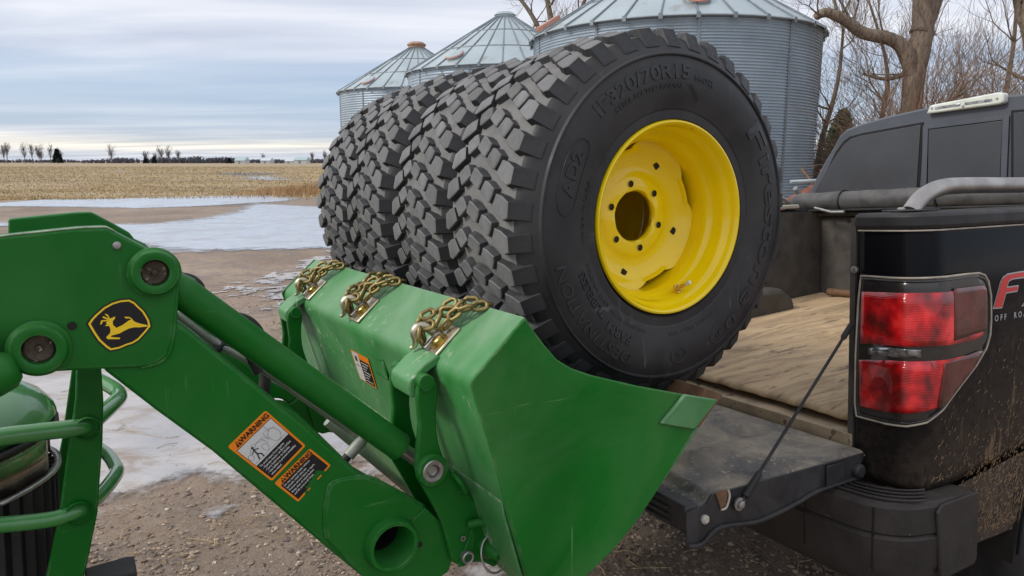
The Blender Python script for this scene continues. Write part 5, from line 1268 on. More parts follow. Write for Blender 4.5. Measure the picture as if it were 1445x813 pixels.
# --- stainless rail on the bed side
rt = D['railtube']
rp = smooth_path([(rt[0][0] + 0.005, -0.09, 0.006), (rt[1][0], -0.09, rt[1][2]), (rt[2][0], -0.09, rt[2][2]), (rt[3][0], -0.09, 0.073), (0.6, -0.09, 0.071), (1.2, -0.09, 0.072), (1.42, -0.09, 0.068), (1.50, -0.09, 0.040), (1.53, -0.09, 0.006)], 6)
rail = tube('bed_rail', rp, 0.0225, m_chrome, truck, 24)
prism('rail_foot', [(0.02, -0.135), (0.13, -0.135), (0.14, -0.09), (0.13, -0.045), (0.02, -0.045), (0.0, -0.09)], 0.009, 0.014, m_black_plastic, rail, axis='z', bevel=0.002)
lathe('rail_bolt', [(0.010, 0), (0.010, 0.003), (0.005, 0.006), (0.0005, 0.006)], m_steel, rail, 16, axis='z', origin=(0.035, -0.09, 0.0145))
rail2 = tube('bed_rail', [(a, 1.51 - b, c) for a, b, c in rp], 0.0225, m_chrome, truck, 16)
prism('rail_clamp', [(1.30, 1.47), (1.46, 1.47), (1.50, 1.55), (1.46, 1.60), (1.30, 1.60)], 0.012, 0.034, m_cream, truck, axis='z', bevel=0.006)
# --- rolled soft cover at the front of the bed
cov = tube('rolled_bed_cover', [(1.60 + 0.002 * math.sin(i), 1.625 - 0.058 * i, 0.045 + 0.0015 * math.sin(i * 1.7)) for i in range(31)], [0.040] + [0.051 + 0.0025 * noise.noise(Vector((i * 0.8, 0, 0))) for i in range(29)] + [0.044], m_vinyl, truck, 28)
for L_ in (1.30, 0.78, 0.22):
    tube('strap', [(1.60 + 0.0545 * math.cos(2 * PI * i / 28), L_ + 0.0, 0.045 + 0.0545 * math.sin(2 * PI * i / 28)) for i in range(28)], 0.0055, m_hosem, cov, 8, closed=True)
box('strap_buckle', 1.55, 1.562, 1.285, 1.315, -0.02, 0.0, m_hosem, cov, bevel=0.002)
box('cover_header', 1.56, 1.68, -0.02, 1.54, -0.008, 0.004, m_black_plastic, truck, bevel=0.004)
tube('cover_latch', [(1.52, 1.42, 0.012), (1.50, 1.30, -0.012), (1.50, 1.22, -0.012)], 0.008, m_steel, truck, 8)
# --- cab
CEN = 0.755
hl_ = [(1.655, -0.70), (1.66, -0.30), (1.648, 0.03), (1.635, 0.10), (1.600, 0.165), (1.545, 0.250), (1.475, 0.345), (1.440, 0.400), (1.395, 0.432), (1.300, 0.452), (1.150, 0.470), (0.950, 0.484), (0.755, 0.489)]
ring_ = hl_ + [(2 * CEN - a, c) for a, c in hl_[-2::-1]]
def cab_ring(F, k, dz, kz=1.0):
    return [(F, CEN + (a - CEN) * k, (c if c < 0.1 else 0.1 + (c - 0.1) * kz) + dz) for a, c in ring_]
secs = [cab_ring(1.722, 0.985, -0.004, 0.985), cab_ring(1.735, 1.0, 0.0), cab_ring(2.0, 1.01, 0.018), cab_ring(2.6, 1.012, 0.025), cab_ring(3.1, 1.0, 0.012), cab_ring(3.3, 0.99, 0.0, 0.93), cab_ring(3.85, 0.985, 0.0, 0.02)]
v = [p for s_ in secs for p in s_]; nr = len(ring_); f = []
for i in range(len(secs) - 1):
    for j in range(nr - 1): f.append([i * nr + j, i * nr + j + 1, (i + 1) * nr + j + 1, (i + 1) * nr + j])
f.append(list(range(nr))); f.append([(len(secs) - 1) * nr + j for j in range(nr)])
cab = link('cab', fix_normals(mesh(v, f)), truck, m_cab, smooth=True, autosmooth=36)
hood_ = prism('hood', [(3.84, 0.08), (4.4, 0.05), (5.1, -0.04), (5.22, -0.14), (5.24, -0.62), (3.84, -0.70)], -0.12, 1.63, m_truck_clean, truck, bevel=0.04)
def window(pts, name='rear_window'):
    w = prism(name, pts, 1.7150, 1.7185, m_tint, cab, axis='x', bevel=0.0015)
    cx = sum(a for a, c in pts) / len(pts); cz = sum(c for a, c in pts) / len(pts)
    g = [(cx + (a - cx) + math.copysign(0.012, a - cx), cz + (c - cz) + math.copysign(0.012, c - cz)) for a, c in pts]
    prism('gasket', g, 1.7188, 1.7225, m_gasket, w, axis='x')
    return w
wl_ = [(1.585, 0.094), (1.555, 0.145), (1.500, 0.225), (1.445, 0.300), (1.395, 0.355), (1.355, 0.378), (1.300, 0.388), (0.966, 0.404), (0.978, 0.088)]
window(wl_); window([(2 * CEN - a, c) for a, c in wl_][::-1])
cwin = window([(0.922, 0.094), (0.925, 0.376), (0.588, 0.376), (0.590, 0.094)])
# raised frame of the sliding centre pane
for y0, y1, z0, z1 in ((0.560, 0.586, 0.080, 0.398), (0.926, 0.952, 0.080, 0.398), (0.586, 0.926, 0.379, 0.398)):
    box('window_frame', 1.7120, 1.7145, y0, y1, z0, z1, m_cab, cwin, bevel=0.001)
# cab skin round the glass: lip under the roof
# third brake lamp / cargo lamp
cl = prism('cargo_lamp', [(0.925, 0.449), (0.905, 0.489), (0.600, 0.500), (0.575, 0.494), (0.571, 0.452), (0.590, 0.446)], 1.690, 1.735, paint('lamp_clear_cover', (0.66, 0.68, 0.60), 0.2, coat=0.5, var=0.15, vscale=14), truck, axis='x', bevel=0.008)
cl['label'] = 'pale cargo lamp above the rear window'
for y0, y1 in ((0.62, 0.74), (0.76, 0.88)):
    box('led_strip', 1.6875, 1.6905, y0, y1, 0.464, 0.476, m_clear, cl, bevel=0.001)
for yy in (0.600, 0.748, 0.895):
    lathe('screw', [(0.006, 0), (0.005, -0.003), (0.0005, -0.003)], m_steel, cl, 12, axis='x', origin=(1.6900, yy, 0.460 if yy == 0.748 else 0.472))
for L_, n_s in ((-0.125, -1), (1.635, 1)):   # cab side glass
    prism('side_window', [(1.95, 0.12), (2.02, 0.38), (3.10, 0.39), (3.35, 0.12)], CEN + n_s * 0.885 - 0.01, CEN + n_s * 0.885 + 0.0, m_tint, truck)
# ================================================================ GROUND, ICE, FIELD
def ground_mat():
    m, n, l, p = new_mat('gravel_yard'); nt = m.node_tree
    tc_ = n.new('ShaderNodeTexCoord')
    a = noise_node(nt, 0.35, 6, 0.6, dist=0.4); b = noise_node(nt, 2.2, 7, 0.65); c = noise_node(nt, 38, 6, 0.7); d = noise_node(nt, 130, 3, 0.6)
    col0 = ramp_node(nt, a, [(0.30, (0.20, 0.145, 0.104)), (0.50, (0.325, 0.237, 0.172)), (0.72, (0.43, 0.33, 0.245))])
    col1 = mix_node(nt, ramp_node(nt, b, [(0.36, 0.75), (0.52, 0.0)]), col0, (0.135, 0.098, 0.072))
    col2 = mix_node(nt, ramp_node(nt, c, [(0.56, 0.0), (0.68, 0.75)]), col1, (0.36, 0.27, 0.19))
    col3 = mix_node(nt, ramp_node(nt, c, [(0.30, 0.8), (0.42, 0.0)]), col2, (0.07, 0.052, 0.040))
    e8 = noise_node(nt, 9, 7, 0.72)
    col3 = mix_node(nt, ramp_node(nt, e8, [(0.52, 0.0), (0.66, 0.55)]), col3, (0.40, 0.32, 0.25))
    col3 = mix_node(nt, ramp_node(nt, e8, [(0.34, 0.4), (0.46, 0.0)]), col3, (0.10, 0.075, 0.055))
    # field beyond the yard: straw colours in drilled rows
    sx = n.new('ShaderNodeSeparateXYZ'); l.new(tc_.outputs['Object'], sx.inputs[0])
    edge = math_node(nt, 'ADD', math_node(nt, 'ADD', sx.outputs[1], math_node(nt, 'MULTIPLY', sx.outputs[0], -0.20)), math_node(nt, 'MULTIPLY', math_node(nt, 'SUBTRACT', b, 0.5), 3.0))
    # field begins about 30 m out on the left; everything further is field
    fm = n.new('ShaderNodeMapRange'); l.new(edge, fm.inputs[0]); fm.inputs[1].default_value = 32.5; fm.inputs[2].default_value = 34.5
    g1 = noise_node(nt, 0.035, 5, 0.6, stretch=(1, 2.2, 1)); g2 = noise_node(nt, 1.1, 7, 0.7, stretch=(0.4, 1.2, 1)); g3 = noise_node(nt, 7, 6, 0.75)
    fc = ramp_node(nt, g1, [(0.30, (0.25, 0.180, 0.100)), (0.5, (0.42, 0.310, 0.165)), (0.70, (0.52, 0.39, 0.205))])
    fc = mix_node(nt, ramp_node(nt, g2, [(0.36, 0.65), (0.58, 0.0)]), fc, (0.20, 0.14, 0.085))
    fc = mix_node(nt, ramp_node(nt, g3, [(0.55, 0.0), (0.72, 0.6)]), fc, (0.62, 0.47, 0.26))
    colr = mix_node(nt, fm.outputs[0], col3, fc)
    l.new(colr, p.inputs['Base Color']); 
    wet = ramp_node(nt, b, [(0.35, 0.45), (0.6, 0.95)]); l.new(wet, p.inputs['Roughness'])
    h = math_node(nt, 'ADD', math_node(nt, 'MULTIPLY', c, 1.0), math_node(nt, 'MULTIPLY', d, 0.35))
    l.new(bump_node(nt, h, 0.9, 0.018), p.inputs['Normal'])
    return m
m_ground = ground_mat()
def gz(x, y):
    d = math.hypot(x, y)
    k = max(0.0, 1 - d / 16)
    return k * (0.018 * noise.noise(Vector((x * 1.3, y * 1.3, 0))) + 0.008 * noise.noise(Vector((x * 5, y * 5, 3))))
v = []; f = []
xs = [-3000, -1200, -500, -200, -90, -45] + [-24 + 1.0 * i for i in range(16)] + [-8 + 0.10 * i for i in range(151)] + [8, 10, 14, 20, 30, 50, 100, 300, 1000, 3000]
ys = [-300, -60, -15, -4, 0.5] + [1.4 + 0.09 * i for i in range(120)] + [12.5 + 0.6 * i for i in range(30)] + [32, 36, 45, 60, 90, 150, 300, 700, 1500, 4000]
for x in xs:
    for y in ys: v.append((x, y, gz(x, y)))
ny = len(ys)
for i in range(len(xs) - 1):
    for j in range(ny - 1): f.append([i * ny + j, (i + 1) * ny + j, (i + 1) * ny + j + 1, i * ny + j + 1])
g_ = link('ground', mesh(v, f, 'ground'), None, m_ground, smooth=True); g_['kind'] = 'structure'; g_['label'] = 'gravelly brown yard running out into stubble field'
def ice_mat(name, c, rough, amp, thin=0.0, dirt=0.0, soft=0.12):
    m, n, l, p = new_mat(name); nt = m.node_tree
    at = n.new('ShaderNodeAttribute'); at.attribute_name = 'edge'
    a = noise_node(nt, 2.4, 8, 0.68, dist=0.5); b = noise_node(nt, 9, 7, 0.7); w = noise_node(nt, 0.8, 5, 0.6, dist=1.0)
    colr = ramp_node(nt, a, [(0.30, tuple(x * 0.62 for x in c)), (0.48, tuple(x * 0.86 for x in c)), (0.66, c)])
    colr = mix_node(nt, ramp_node(nt, b, [(0.58, 0.0), (0.72, 0.65)]), colr, (0.30, 0.235, 0.175))
    colr = mix_node(nt, ramp_node(nt, w, [(0.46, 0.0), (0.64, 0.6)]), colr, (0.34, 0.36, 0.40))
    if dirt:
        q1 = noise_node(nt, 1.7, 8, 0.72, dist=0.8, stretch=(1, 2.2, 1)); colr = mix_node(nt, ramp_node(nt, q1, [(0.50, 0.0), (0.64, dirt)]), colr, (0.30, 0.225, 0.165))
        q2 = noise_node(nt, 5.5, 6, 0.7, stretch=(1, 1.8, 1)); colr = mix_node(nt, ramp_node(nt, q2, [(0.30, 0.6), (0.44, 0.0)]), colr, (0.36, 0.35, 0.36))
    l.new(colr, p.inputs['Base Color']); l.new(ramp_node(nt, w, [(0.4, rough), (0.65, min(1, rough * 2.2))]), p.inputs['Roughness'])
    e = math_node(nt, 'ADD', at.outputs['Fac'], math_node(nt, 'MULTIPLY', math_node(nt, 'SUBTRACT', math_node(nt, 'ADD', math_node(nt, 'MULTIPLY', a, 0.6), math_node(nt, 'MULTIPLY', b, 0.4)), 0.5), amp))
    e = math_node(nt, 'SUBTRACT', e, thin)
    al = n.new('ShaderNodeMapRange'); l.new(e, al.inputs[0]); al.inputs[1].default_value = -0.02; al.inputs[2].default_value = soft 
    l.new(al.outputs[0], p.inputs['Alpha'])
    l.new(bump_node(nt, math_node(nt, 'ADD', a, math_node(nt, 'MULTIPLY', b, 0.3)), 0.35 if dirt > 0.6 else 0.10, 0.012), p.inputs['Normal'])
    return m
def seg_d(px, py, a, b):
    dx, dy = b[0] - a[0], b[1] - a[1]; t = ((px - a[0]) * dx + (py - a[1]) * dy) / max(1e-9, dx * dx + dy * dy); t = max(0, min(1, t))
    return math.hypot(px - a[0] - t * dx, py - a[1] - t * dy)
def inside(px, py, poly):
    c = False; n = len(poly)
    for i in range(n):
        x0, y0 = poly[i]; x1, y1 = poly[i - 1]
        if (y0 > py) != (y1 > py) and px < (x1 - x0) * (py - y0) / (y1 - y0) + x0: c = not c
    return c
def ice(name, poly, cell, m, z=0.010, margin=0.6, scale=1.0, label=None):
    x0 = min(p_[0] for p_ in poly) - margin; x1 = max(p_[0] for p_ in poly) + margin; y0 = min(p_[1] for p_ in poly) - margin; y1 = max(p_[1] for p_ in poly) + margin
    nx = int((x1 - x0) / cell) + 1; ny_ = int((y1 - y0) / cell) + 1; v = []; d = []; f = []
    for i in range(nx + 1):
        for j in range(ny_ + 1):
            x = x0 + i * cell; y = y0 + j * cell
            s = min(seg_d(x, y, poly[q - 1], poly[q]) for q in range(len(poly))) * (1 if inside(x, y, poly) else -1)
            v.append((x, y, z + gz(x, y) * 0.9)); d.append(s / scale)
    for i in range(nx):
        for j in range(ny_):
            q = [i * (ny_ + 1) + j, (i + 1) * (ny_ + 1) + j, (i + 1) * (ny_ + 1) + j + 1, i * (ny_ + 1) + j + 1]
            if max(d[k] for k in q) > -margin / scale: f.append(q)
    me = bpy.data.meshes.new(name); me.from_pydata(v, [], f)
    at = me.attributes.new('edge', 'FLOAT', 'POINT'); at.data.foreach_set('value', d)
    o = link(name, me, None, m, smooth=True); o['kind'] = 'structure'
    if label: o['label'] = label
    return o
m_ice_far = ice_mat('frozen_water', (0.56, 0.61, 0.69), 0.16, 2.0, dirt=0.35, soft=0.30)
m_ice_mid = ice_mat('packed_ice', (0.53, 0.565, 0.62), 0.16, 2.4, dirt=0.45, soft=0.45)
m_ice_near = ice_mat('dirty_ice', (0.56, 0.515, 0.48), 0.24, 3.6, dirt=0.95, soft=0.45)
m_ice_thin = ice_mat('thin_ice', (0.50, 0.47, 0.45), 0.5, 4.5, 0.15)
ice('ice', D['ice1'], 0.5, m_ice_far, 0.012, 1.4, 1.6, 'long strip of ice at the edge of the field')
ice('ice', D['ice2'], 0.30, m_ice_mid, 0.016, 1.2, 1.0, 'wide sheet of pale ice across the yard')
ice('ice', D['ice3'], 0.06, m_ice_near, 0.010, 0.5, 0.45, 'dirty ice behind the loader arm')
ice('ice', D['ice4'], 0.02, m_ice_near, 0.010, 0.12, 0.12); ice('ice', D['ice5'], 0.02, m_ice_near, 0.010, 0.12, 0.12)
ice('ice', D['ice6'], 0.12, m_ice_thin, 0.012, 1.0, 0.8); ice('ice', D['ice7'], 0.10, m_ice_thin, 0.013, 0.6, 0.8)
ice('ice', D['ice8'], 1.0, m_ice_far, 0.02, 6, 6.0); ice('ice', D['ice9'], 1.0, m_ice_far, 0.02, 4, 6.0)
m_wetmud = paint('wet_dark_mud', (0.055, 0.042, 0.032), 0.35, var=0.3, vscale=0.3)
def blob_poly(poly, name, m, z):
    pts = []
    n = len(poly)
    for i in range(n):
        for k in range(8):
            a = Vector(poly[i]).lerp(Vector(poly[(i + 1) % n]), k / 8); d_ = noise.noise_vector(Vector((a.x * 0.35, a.y * 0.2, 5))) * (0.03 * a.length)
            pts.append((a.x + d_.x, a.y + d_.y, z))
    o = link(name, mesh(pts, [list(range(len(pts)))]), None, m); o['kind'] = 'structure'
blob_poly([(-44, 100), (-36, 103), (-29, 92), (-27, 80), (-33, 84), (-38, 92)], 'puddle', m_wetmud, 0.008)
# --- loose stones, chaff and straw on the yard: real geometry near the camera
def visible_spot(rnd, ymin, ymax, pw=2.0):
    y = ymin + (ymax - ymin) * rnd.random() ** pw
    return (rnd.uniform(-0.85, 0.62) * (y + 0.6), y)
rnd = random.Random(5)
def in_ice(x, y):
    return inside(x, y, D['ice3']) 
stone_cols = [((0.36, 0.265, 0.19), 'tan'), ((0.27, 0.205, 0.155), 'brown'), ((0.17, 0.132, 0.105), 'dark'), ((0.52, 0.43, 0.33), 'pale')]
mats_st = [paint('stone_' + n_, c, 0.75, var=0.35, vscale=40) for c, n_ in stone_cols] + [paint('chaff', (0.34, 0.235, 0.135), 0.8, var=0.5, vscale=30)]
V, Fc, MI = [], [], []
ico = [(0, 0, 1), (0.89, 0, 0.45), (0.28, 0.85, 0.45), (-0.72, 0.53, 0.45), (-0.72, -0.53, 0.45), (0.28, -0.85, 0.45), (0.72, 0.53, -0.2), (-0.28, 0.85, -0.2), (-0.89, 0, -0.2), (-0.28, -0.85, -0.2), (0.72, -0.53, -0.2)]
icf = [(0, 1, 2), (0, 2, 3), (0, 3, 4), (0, 4, 5), (0, 5, 1), (1, 6, 2), (2, 6, 7), (2, 7, 3), (3, 7, 8), (3, 8, 4), (4, 8, 9), (4, 9, 5), (5, 9, 10), (5, 10, 1), (1, 10, 6)]
for i in range(30000):
    x, y = visible_spot(rnd, 2.1, 8.5, 1.9)
    if in_ice(x, y) and rnd.random() < 0.985: continue
    if noise.noise(Vector((x * 1.6, y * 1.6, 7))) < -0.05 and rnd.random() < 0.6: continue
    s = rnd.choice((0.004, 0.005, 0.006, 0.007, 0.009, 0.012)) * rnd.uniform(0.8, 1.3)
    an = rnd.random() * 6.28; ca, sa = math.cos(an), math.sin(an); fx_, fy_, fz_ = s * rnd.uniform(0.8, 1.5), s, s * rnd.uniform(0.45, 0.85)
    z0 = gz(x, y); o_ = len(V); jt = [rnd.uniform(0.75, 1.2) for _ in range(11)]
    for k, (a, b, c) in enumerate(ico):
        a *= fx_ * jt[k]; b *= fy_ * jt[k]; V.append((x + a * ca - b * sa, y + a * sa + b * ca, z0 + c * fz_ * jt[k] + fz_ * 0.1))
    mm = rnd.choices(range(4), (4, 4, 3, 1.4))[0]
    for t in icf: Fc.append([q + o_ for q in t]); MI.append(mm)
st = link('gravel', mesh(V, Fc, 'gravel', MI), None, mats_st); st['kind'] = 'stuff'; st['label'] = 'loose gravel stones scattered on the yard'
V, Fc = [], []
for i in range(26000):
    x, y = visible_spot(rnd, 2.1, 9.0, 1.8)
    if in_ice(x, y) and rnd.random() < 0.95: continue
    if noise.noise(Vector((x * 2.3, y * 2.3, 3))) < 0.02 and rnd.random() < 0.75: continue
    L_ = rnd.choice((0.003, 0.004, 0.006, 0.008, 0.013)) * rnd.uniform(0.7, 1.3); w_ = L_ * rnd.uniform(0.25, 0.7); an = rnd.random() * 6.28; ca, sa = math.cos(an), math.sin(an); z0 = gz(x, y) + 0.004 + rnd.random() * 0.006; o_ = len(V); dz = rnd.uniform(-0.005, 0.007)
    for a, b, c in ((-L_, -w_ * .3, 0), (0, -w_, dz * .5), (L_, 0, dz), (0, w_, dz * .3 + 0.002)): V.append((x + a * ca - b * sa, y + a * sa + b * ca, z0 + c + 0.002))
    Fc.append([o_, o_ + 1, o_ + 2, o_ + 3]); 
chm = [mats_st[4], mats_st[1], mats_st[0], mats_st[3]]
ch_ = link('chaff', mesh(V, Fc, 'chaff', [rnd.choices(range(4), (3, 3, 3, 1))[0] for _ in Fc]), None, chm); ch_['kind'] = 'stuff'; ch_['label'] = 'corn chaff and leaf scraps lying on the yard'
sw = MB()
m_straw = paint('straw', (0.50, 0.37, 0.19), 0.7, var=0.25, vscale=10)
for i in range(420):
    x, y = visible_spot(rnd, 2.2, 7.0, 1.5); an = rnd.random() * 6.28; L_ = rnd.uniform(0.03, 0.16); z0 = gz(x, y) + 0.012
    b1 = rnd.uniform(-0.03, 0.03)
    sw.tube([(x, y, z0), (x + L_ * .5 * math.cos(an) - b1 * math.sin(an), y + L_ * .5 * math.sin(an) + b1 * math.cos(an), z0 + 0.006), (x + L_ * math.cos(an), y + L_ * math.sin(an), z0)], rnd.uniform(0.0009, 0.0022), 4)
s_ = link('straw', sw.me('straw'), None, m_straw); s_['kind'] = 'stuff'; s_['label'] = 'stray stalks of straw on the yard'
# --- stubble and dead grass on the near part of the field
V, Fc = [], []
rnd = random.Random(8)
for i in range(80000):
    y = 29.0 + 190 * rnd.random() ** 2.6; x = rnd.uniform(-0.80, -0.12) * y
    if y - x * 0.20 + 1.5 * noise.noise(Vector((x * .3, y * .3, 2))) < 33.5: continue
    if noise.noise(Vector((x * 0.10, y * 0.22, 0))) < -0.05 and rnd.random() < 0.7: continue
    h = rnd.uniform(0.03, 0.10) * (1 + y / 200); an = rnd.random() * 3.14; w_ = rnd.uniform(0.012, 0.030) * (y / 32); lx, ly = rnd.uniform(-.10, .10), rnd.uniform(-.10, .10); o_ = len(V)
    V += [(x - w_ * math.cos(an), y - w_ * math.sin(an), 0), (x + w_ * math.cos(an), y + w_ * math.sin(an), 0), (x + lx, y + ly, h)]
    Fc.append([o_, o_ + 1, o_ + 2])
m_stub = paint('dry_grass', (0.47, 0.355, 0.19), 0.8, var=0.35, vscale=0.8)
s_ = link('stubble', mesh(V, Fc, 'stubble'), None, m_stub); s_['kind'] = 'stuff'; s_['label'] = 'dry golden stubble covering the field'
V, Fc = [], []
for i in range(3200):
    x = -10.6 + rnd.gauss(0, 1.5); y = 36.5 + rnd.gauss(0, 2.2); 
    h = rnd.uniform(0.15, 0.6) * max(0.2, 1 - abs(x + 10.6) / 5); an = rnd.random() * 3.14; w_ = rnd.uniform(0.010, 0.022); lx, ly = rnd.uniform(-.22, .22), rnd.uniform(-.22, .22); o_ = len(V)
    V += [(x - w_ * math.cos(an), y - w_ * math.sin(an), 0), (x + w_ * math.cos(an), y + w_ * math.sin(an), 0), (x + lx, y + ly, h)]
    Fc.append([o_, o_ + 1, o_ + 2])
s_ = link('dry_weeds', mesh(V, Fc, 'dry_weeds'), None, paint('russet_weed', (0.46, 0.29, 0.15), 0.8, var=0.35, vscale=1.5)); s_['kind'] = 'stuff'; s_['label'] = 'russet clump of dry weeds at the field edge beside the tires'

# ================================================================ GRAIN BINS
def galv(name, c, c2, rough, metal, streak=True):
    m, n, l, p = new_mat(name); nt = m.node_tree
    a = noise_node(nt, 1.1, 6, 0.6); b = noise_node(nt, 2.2, 5, 0.6, stretch=(1, 1, 0.12)); s = noise_node(nt, 26, 4, 0.6)
    colr = ramp_node(nt, a, [(0.3, c), (0.7, c2)])
    colr = mix_node(nt, ramp_node(nt, b, [(0.60, 0.0), (0.74, 0.5)]), colr, (0.30, 0.27, 0.20))
    colr = mix_node(nt, ramp_node(nt, s, [(0.45, 0.0), (0.7, 0.22)]), colr, tuple(x * 1.3 for x in c2))
    l.new(colr, p.inputs['Base Color']); p.inputs['Metallic'].default_value = metal
    l.new(ramp_node(nt, a, [(0.3, rough * 0.85), (0.7, rough * 1.2)]), p.inputs['Roughness'])
    return m
m_galv = galv('galvanised_corrugated_steel', (0.29, 0.355, 0.41), (0.37, 0.445, 0.505), 0.45, 0.22)
m_galv_roof = galv('galvanised_roof', (0.42, 0.48, 0.49), (0.54, 0.61, 0.62), 0.36, 0.5)
m_galv_dark = paint('dark_roof_rib', (0.24, 0.27, 0.29), 0.45, metal=0.5, var=0.2)
m_red_hatch = paint('faded_red_hatch', (0.48, 0.22, 0.16), 0.5, var=0.2, vscale=4, dust=(0.5, 0.4, 0.35), dust_amt=0.5, dscale=3)
m_orange_cap = paint('rusty_orange_cap', (0.40, 0.24, 0.15), 0.6, var=0.3, vscale=4)
RB, HE, HA = 4.1, 5.03, 7.35
def bin_wall(seg_v, pitch, amp=0.0165):
    v = []; f = []; n = 180; rows_ = int(HE / pitch * seg_v); 
    for j in range(rows_ + 1):
        z = HE * j / rows_; r = RB + amp * math.sin(2 * PI * z / pitch)
        ring = 0.006 if (z % 1.118) < 0.04 else 0
        for i in range(n): t = 2 * PI * i / n; v.append(((r + ring) * math.cos(t), (r + ring) * math.sin(t), z))
    for j in range(rows_):
        for i in range(n): f.append([j * n + i, j * n + (i + 1) % n, (j + 1) * n + (i + 1) % n, (j + 1) * n + i])
    return mesh(v, f, 'corrugated_wall')
wall_me = bin_wall(8, 0.0745)
wall_far = bin_wall(6, 0.110, 0.014)
def roof_r(z): return (RB + 0.12) * (1 - (z - HE) / (HA - HE)) + 0.42 * (z - HE) / (HA - HE)
NPAN = 30
def slope_pt(t, k, up=0.0):
    r = (RB + 0.13) + (0.42 - RB - 0.13) * k; return Vector((r * math.cos(t), r * math.sin(t), HE - 0.03 + (HA - HE) * k + up))
v = []; f = []
for i in range(NPAN * 4):
    for k in (0.0, 0.34, 0.345, 0.68, 0.685, 1.0):
        v.append(slope_pt(2 * PI * i / (NPAN * 4), k, 0.015 if k in (0.34, 0.68) else 0.0))
for i in range(NPAN * 4):
    j = (i + 1) % (NPAN * 4)
    for q in range(5): f.append([i * 6 + q, j * 6 + q, j * 6 + q + 1, i * 6 + q + 1])
roof_me = fix_normals(mesh(v, f, 'roof')); roof_me.materials.append(m_galv_roof)
rb = MB()
rb.tube([slope_pt(0, 0.0, 0.03), slope_pt(0, 0.5, 0.03), slope_pt(0, 1.0, 0.02)], 0.022, 5)
rib_me = rb.me('roof_rib'); rib_me.materials.append(m_galv_dark)
hp_ = MB()
for kk in (0.345, 0.685):
    hp_.tube([slope_pt(2 * PI * i / 60, kk, 0.02) for i in range(60)], 0.022, 5, closed=True)
hoop_me = hp_.me('roof_ring'); hoop_me.materials.append(m_galv_dark)
clip_me = box_me(-0.03, 0.03, -0.05, 0.05, -0.10, 0.03, 'eave_clip'); clip_me.materials.append(m_galv_dark)
bin_labels = ['nearest galvanised grain bin, directly behind the nearest tire', 'middle grain bin with a plain steel roof cap', 'farthest grain bin with an orange roof cap']
for k, (x, y) in enumerate(((4.75, 21.94), (-0.29, 31.33), (-5.06, 39.26))):
    b = empty('grain_bin', Matrix.Translation((x, y, 0)), bin_labels[k], 'grain bin', 'row of grain bins'); b.scale = (1, 1, (1.008, 1.028, 1.022)[k])
    wl2 = link('corrugated_wall', wall_me if k == 0 else wall_far, b, m_galv, smooth=True)
    rf = link('roof', roof_me, b, smooth=True, autosmooth=25)
    ph = (0.03, 0.09, 0.05)[k]
    for i in range(NPAN):
        o = bpy.data.objects.new('roof_rib', rib_me); col.objects.link(o); o.parent = rf; o.rotation_euler = (0, 0, 2 * PI * i / NPAN + ph)
        o = bpy.data.objects.new('eave_clip', clip_me); col.objects.link(o); o.parent = rf
        t = 2 * PI * i / NPAN + ph; o.location = ((RB + 0.13) * math.cos(t), (RB + 0.13) * math.sin(t), HE - 0.02); o.rotation_euler = (0, 0, t)
    link('roof_ring', hoop_me, rf, smooth=True)
    tube('eave_edge', [((RB + 0.13) * math.cos(2 * PI * i / 72), (RB + 0.13) * math.sin(2 * PI * i / 72), HE - 0.035) for i in range(72)], 0.022, m_galv_roof, rf, 6, closed=True)
    lathe('roof_cap', [(0.44, HA - 0.08), (0.44, HA + 0.10), (0.50, HA + 0.11), (0.50, HA + 0.17), (0.36, HA + 0.27), (0.0005, HA + 0.30)] if k == 2 else [(0.40, HA - 0.08), (0.40, HA + 0.05), (0.46, HA + 0.06), (0.34, HA + 0.17), (0.0005, HA + 0.20)], m_orange_cap if k == 2 else m_galv_roof, rf, 32, axis='z')
    # wall sheet seams
    for i in range(10):
        t = 2 * PI * i / 10 + 0.37 * k + 0.25
        sm_ = box_me(-0.003, 0.012, -0.035, 0.035, 0.0, HE - 0.06, 'wall_seam') if i == 0 else sm_
        if not sm_.materials: sm_.materials.append(m_galv_dark)
        o = bpy.data.objects.new('wall_seam', sm_); col.objects.link(o); o.parent = b; o.location = ((RB + 0.010) * math.cos(t), (RB + 0.010) * math.sin(t), 0); o.rotation_euler = (0, 0, t)
    # round inspection hatch low on the roof
    hang = {0: (-1.62, 0.20), 1: (-2.12, 0.16), 2: (-2.15, 0.14)}[k]
    tt, kk = hang; c_ = slope_pt(tt, kk, 0.05)
    h_ = lathe('roof_hatch', [(0.30, -0.06), (0.30, 0.04), (0.33, 0.05), (0.33, 0.08), (0.0005, 0.12)], m_galv_roof, rf, 24, axis='z')
    h_.location = c_; sl = math.atan2(HA - HE, RB - 0.29); h_.rotation_euler = (0, sl, tt)
    tube('hatch_rim', [(0.335 * math.cos(2 * PI * i / 24), 0.335 * math.sin(2 * PI * i / 24), 0.04) for i in range(24)], 0.030, m_red_hatch, h_, 6, closed=True)
# red hatch box on the eave of the nearest bin, at its left
nb_ = [o for o in bpy.data.objects if o.name == 'grain_bin'][0]
t = -2.78
c_ = slope_pt(t, 0.06, 0.10)
lid = box('ladder_hatch', -0.30, 0.30, -0.24, 0.24, -0.02, 0.10, m_red_hatch, nb_, bevel=0.01)
lid.location = c_; lid.rotation_euler = (0, math.atan2(HA - HE, RB - 0.29), t)
yl = MB()
for i, t in enumerate((-1.02, -1.30)):
    yl.tube([((RB + 0.03) * math.cos(t), (RB + 0.03) * math.sin(t), 0.0), ((RB + 0.03) * math.cos(t), (RB + 0.03) * math.sin(t), 1.9 - 0.5 * i)], 0.018, 6)

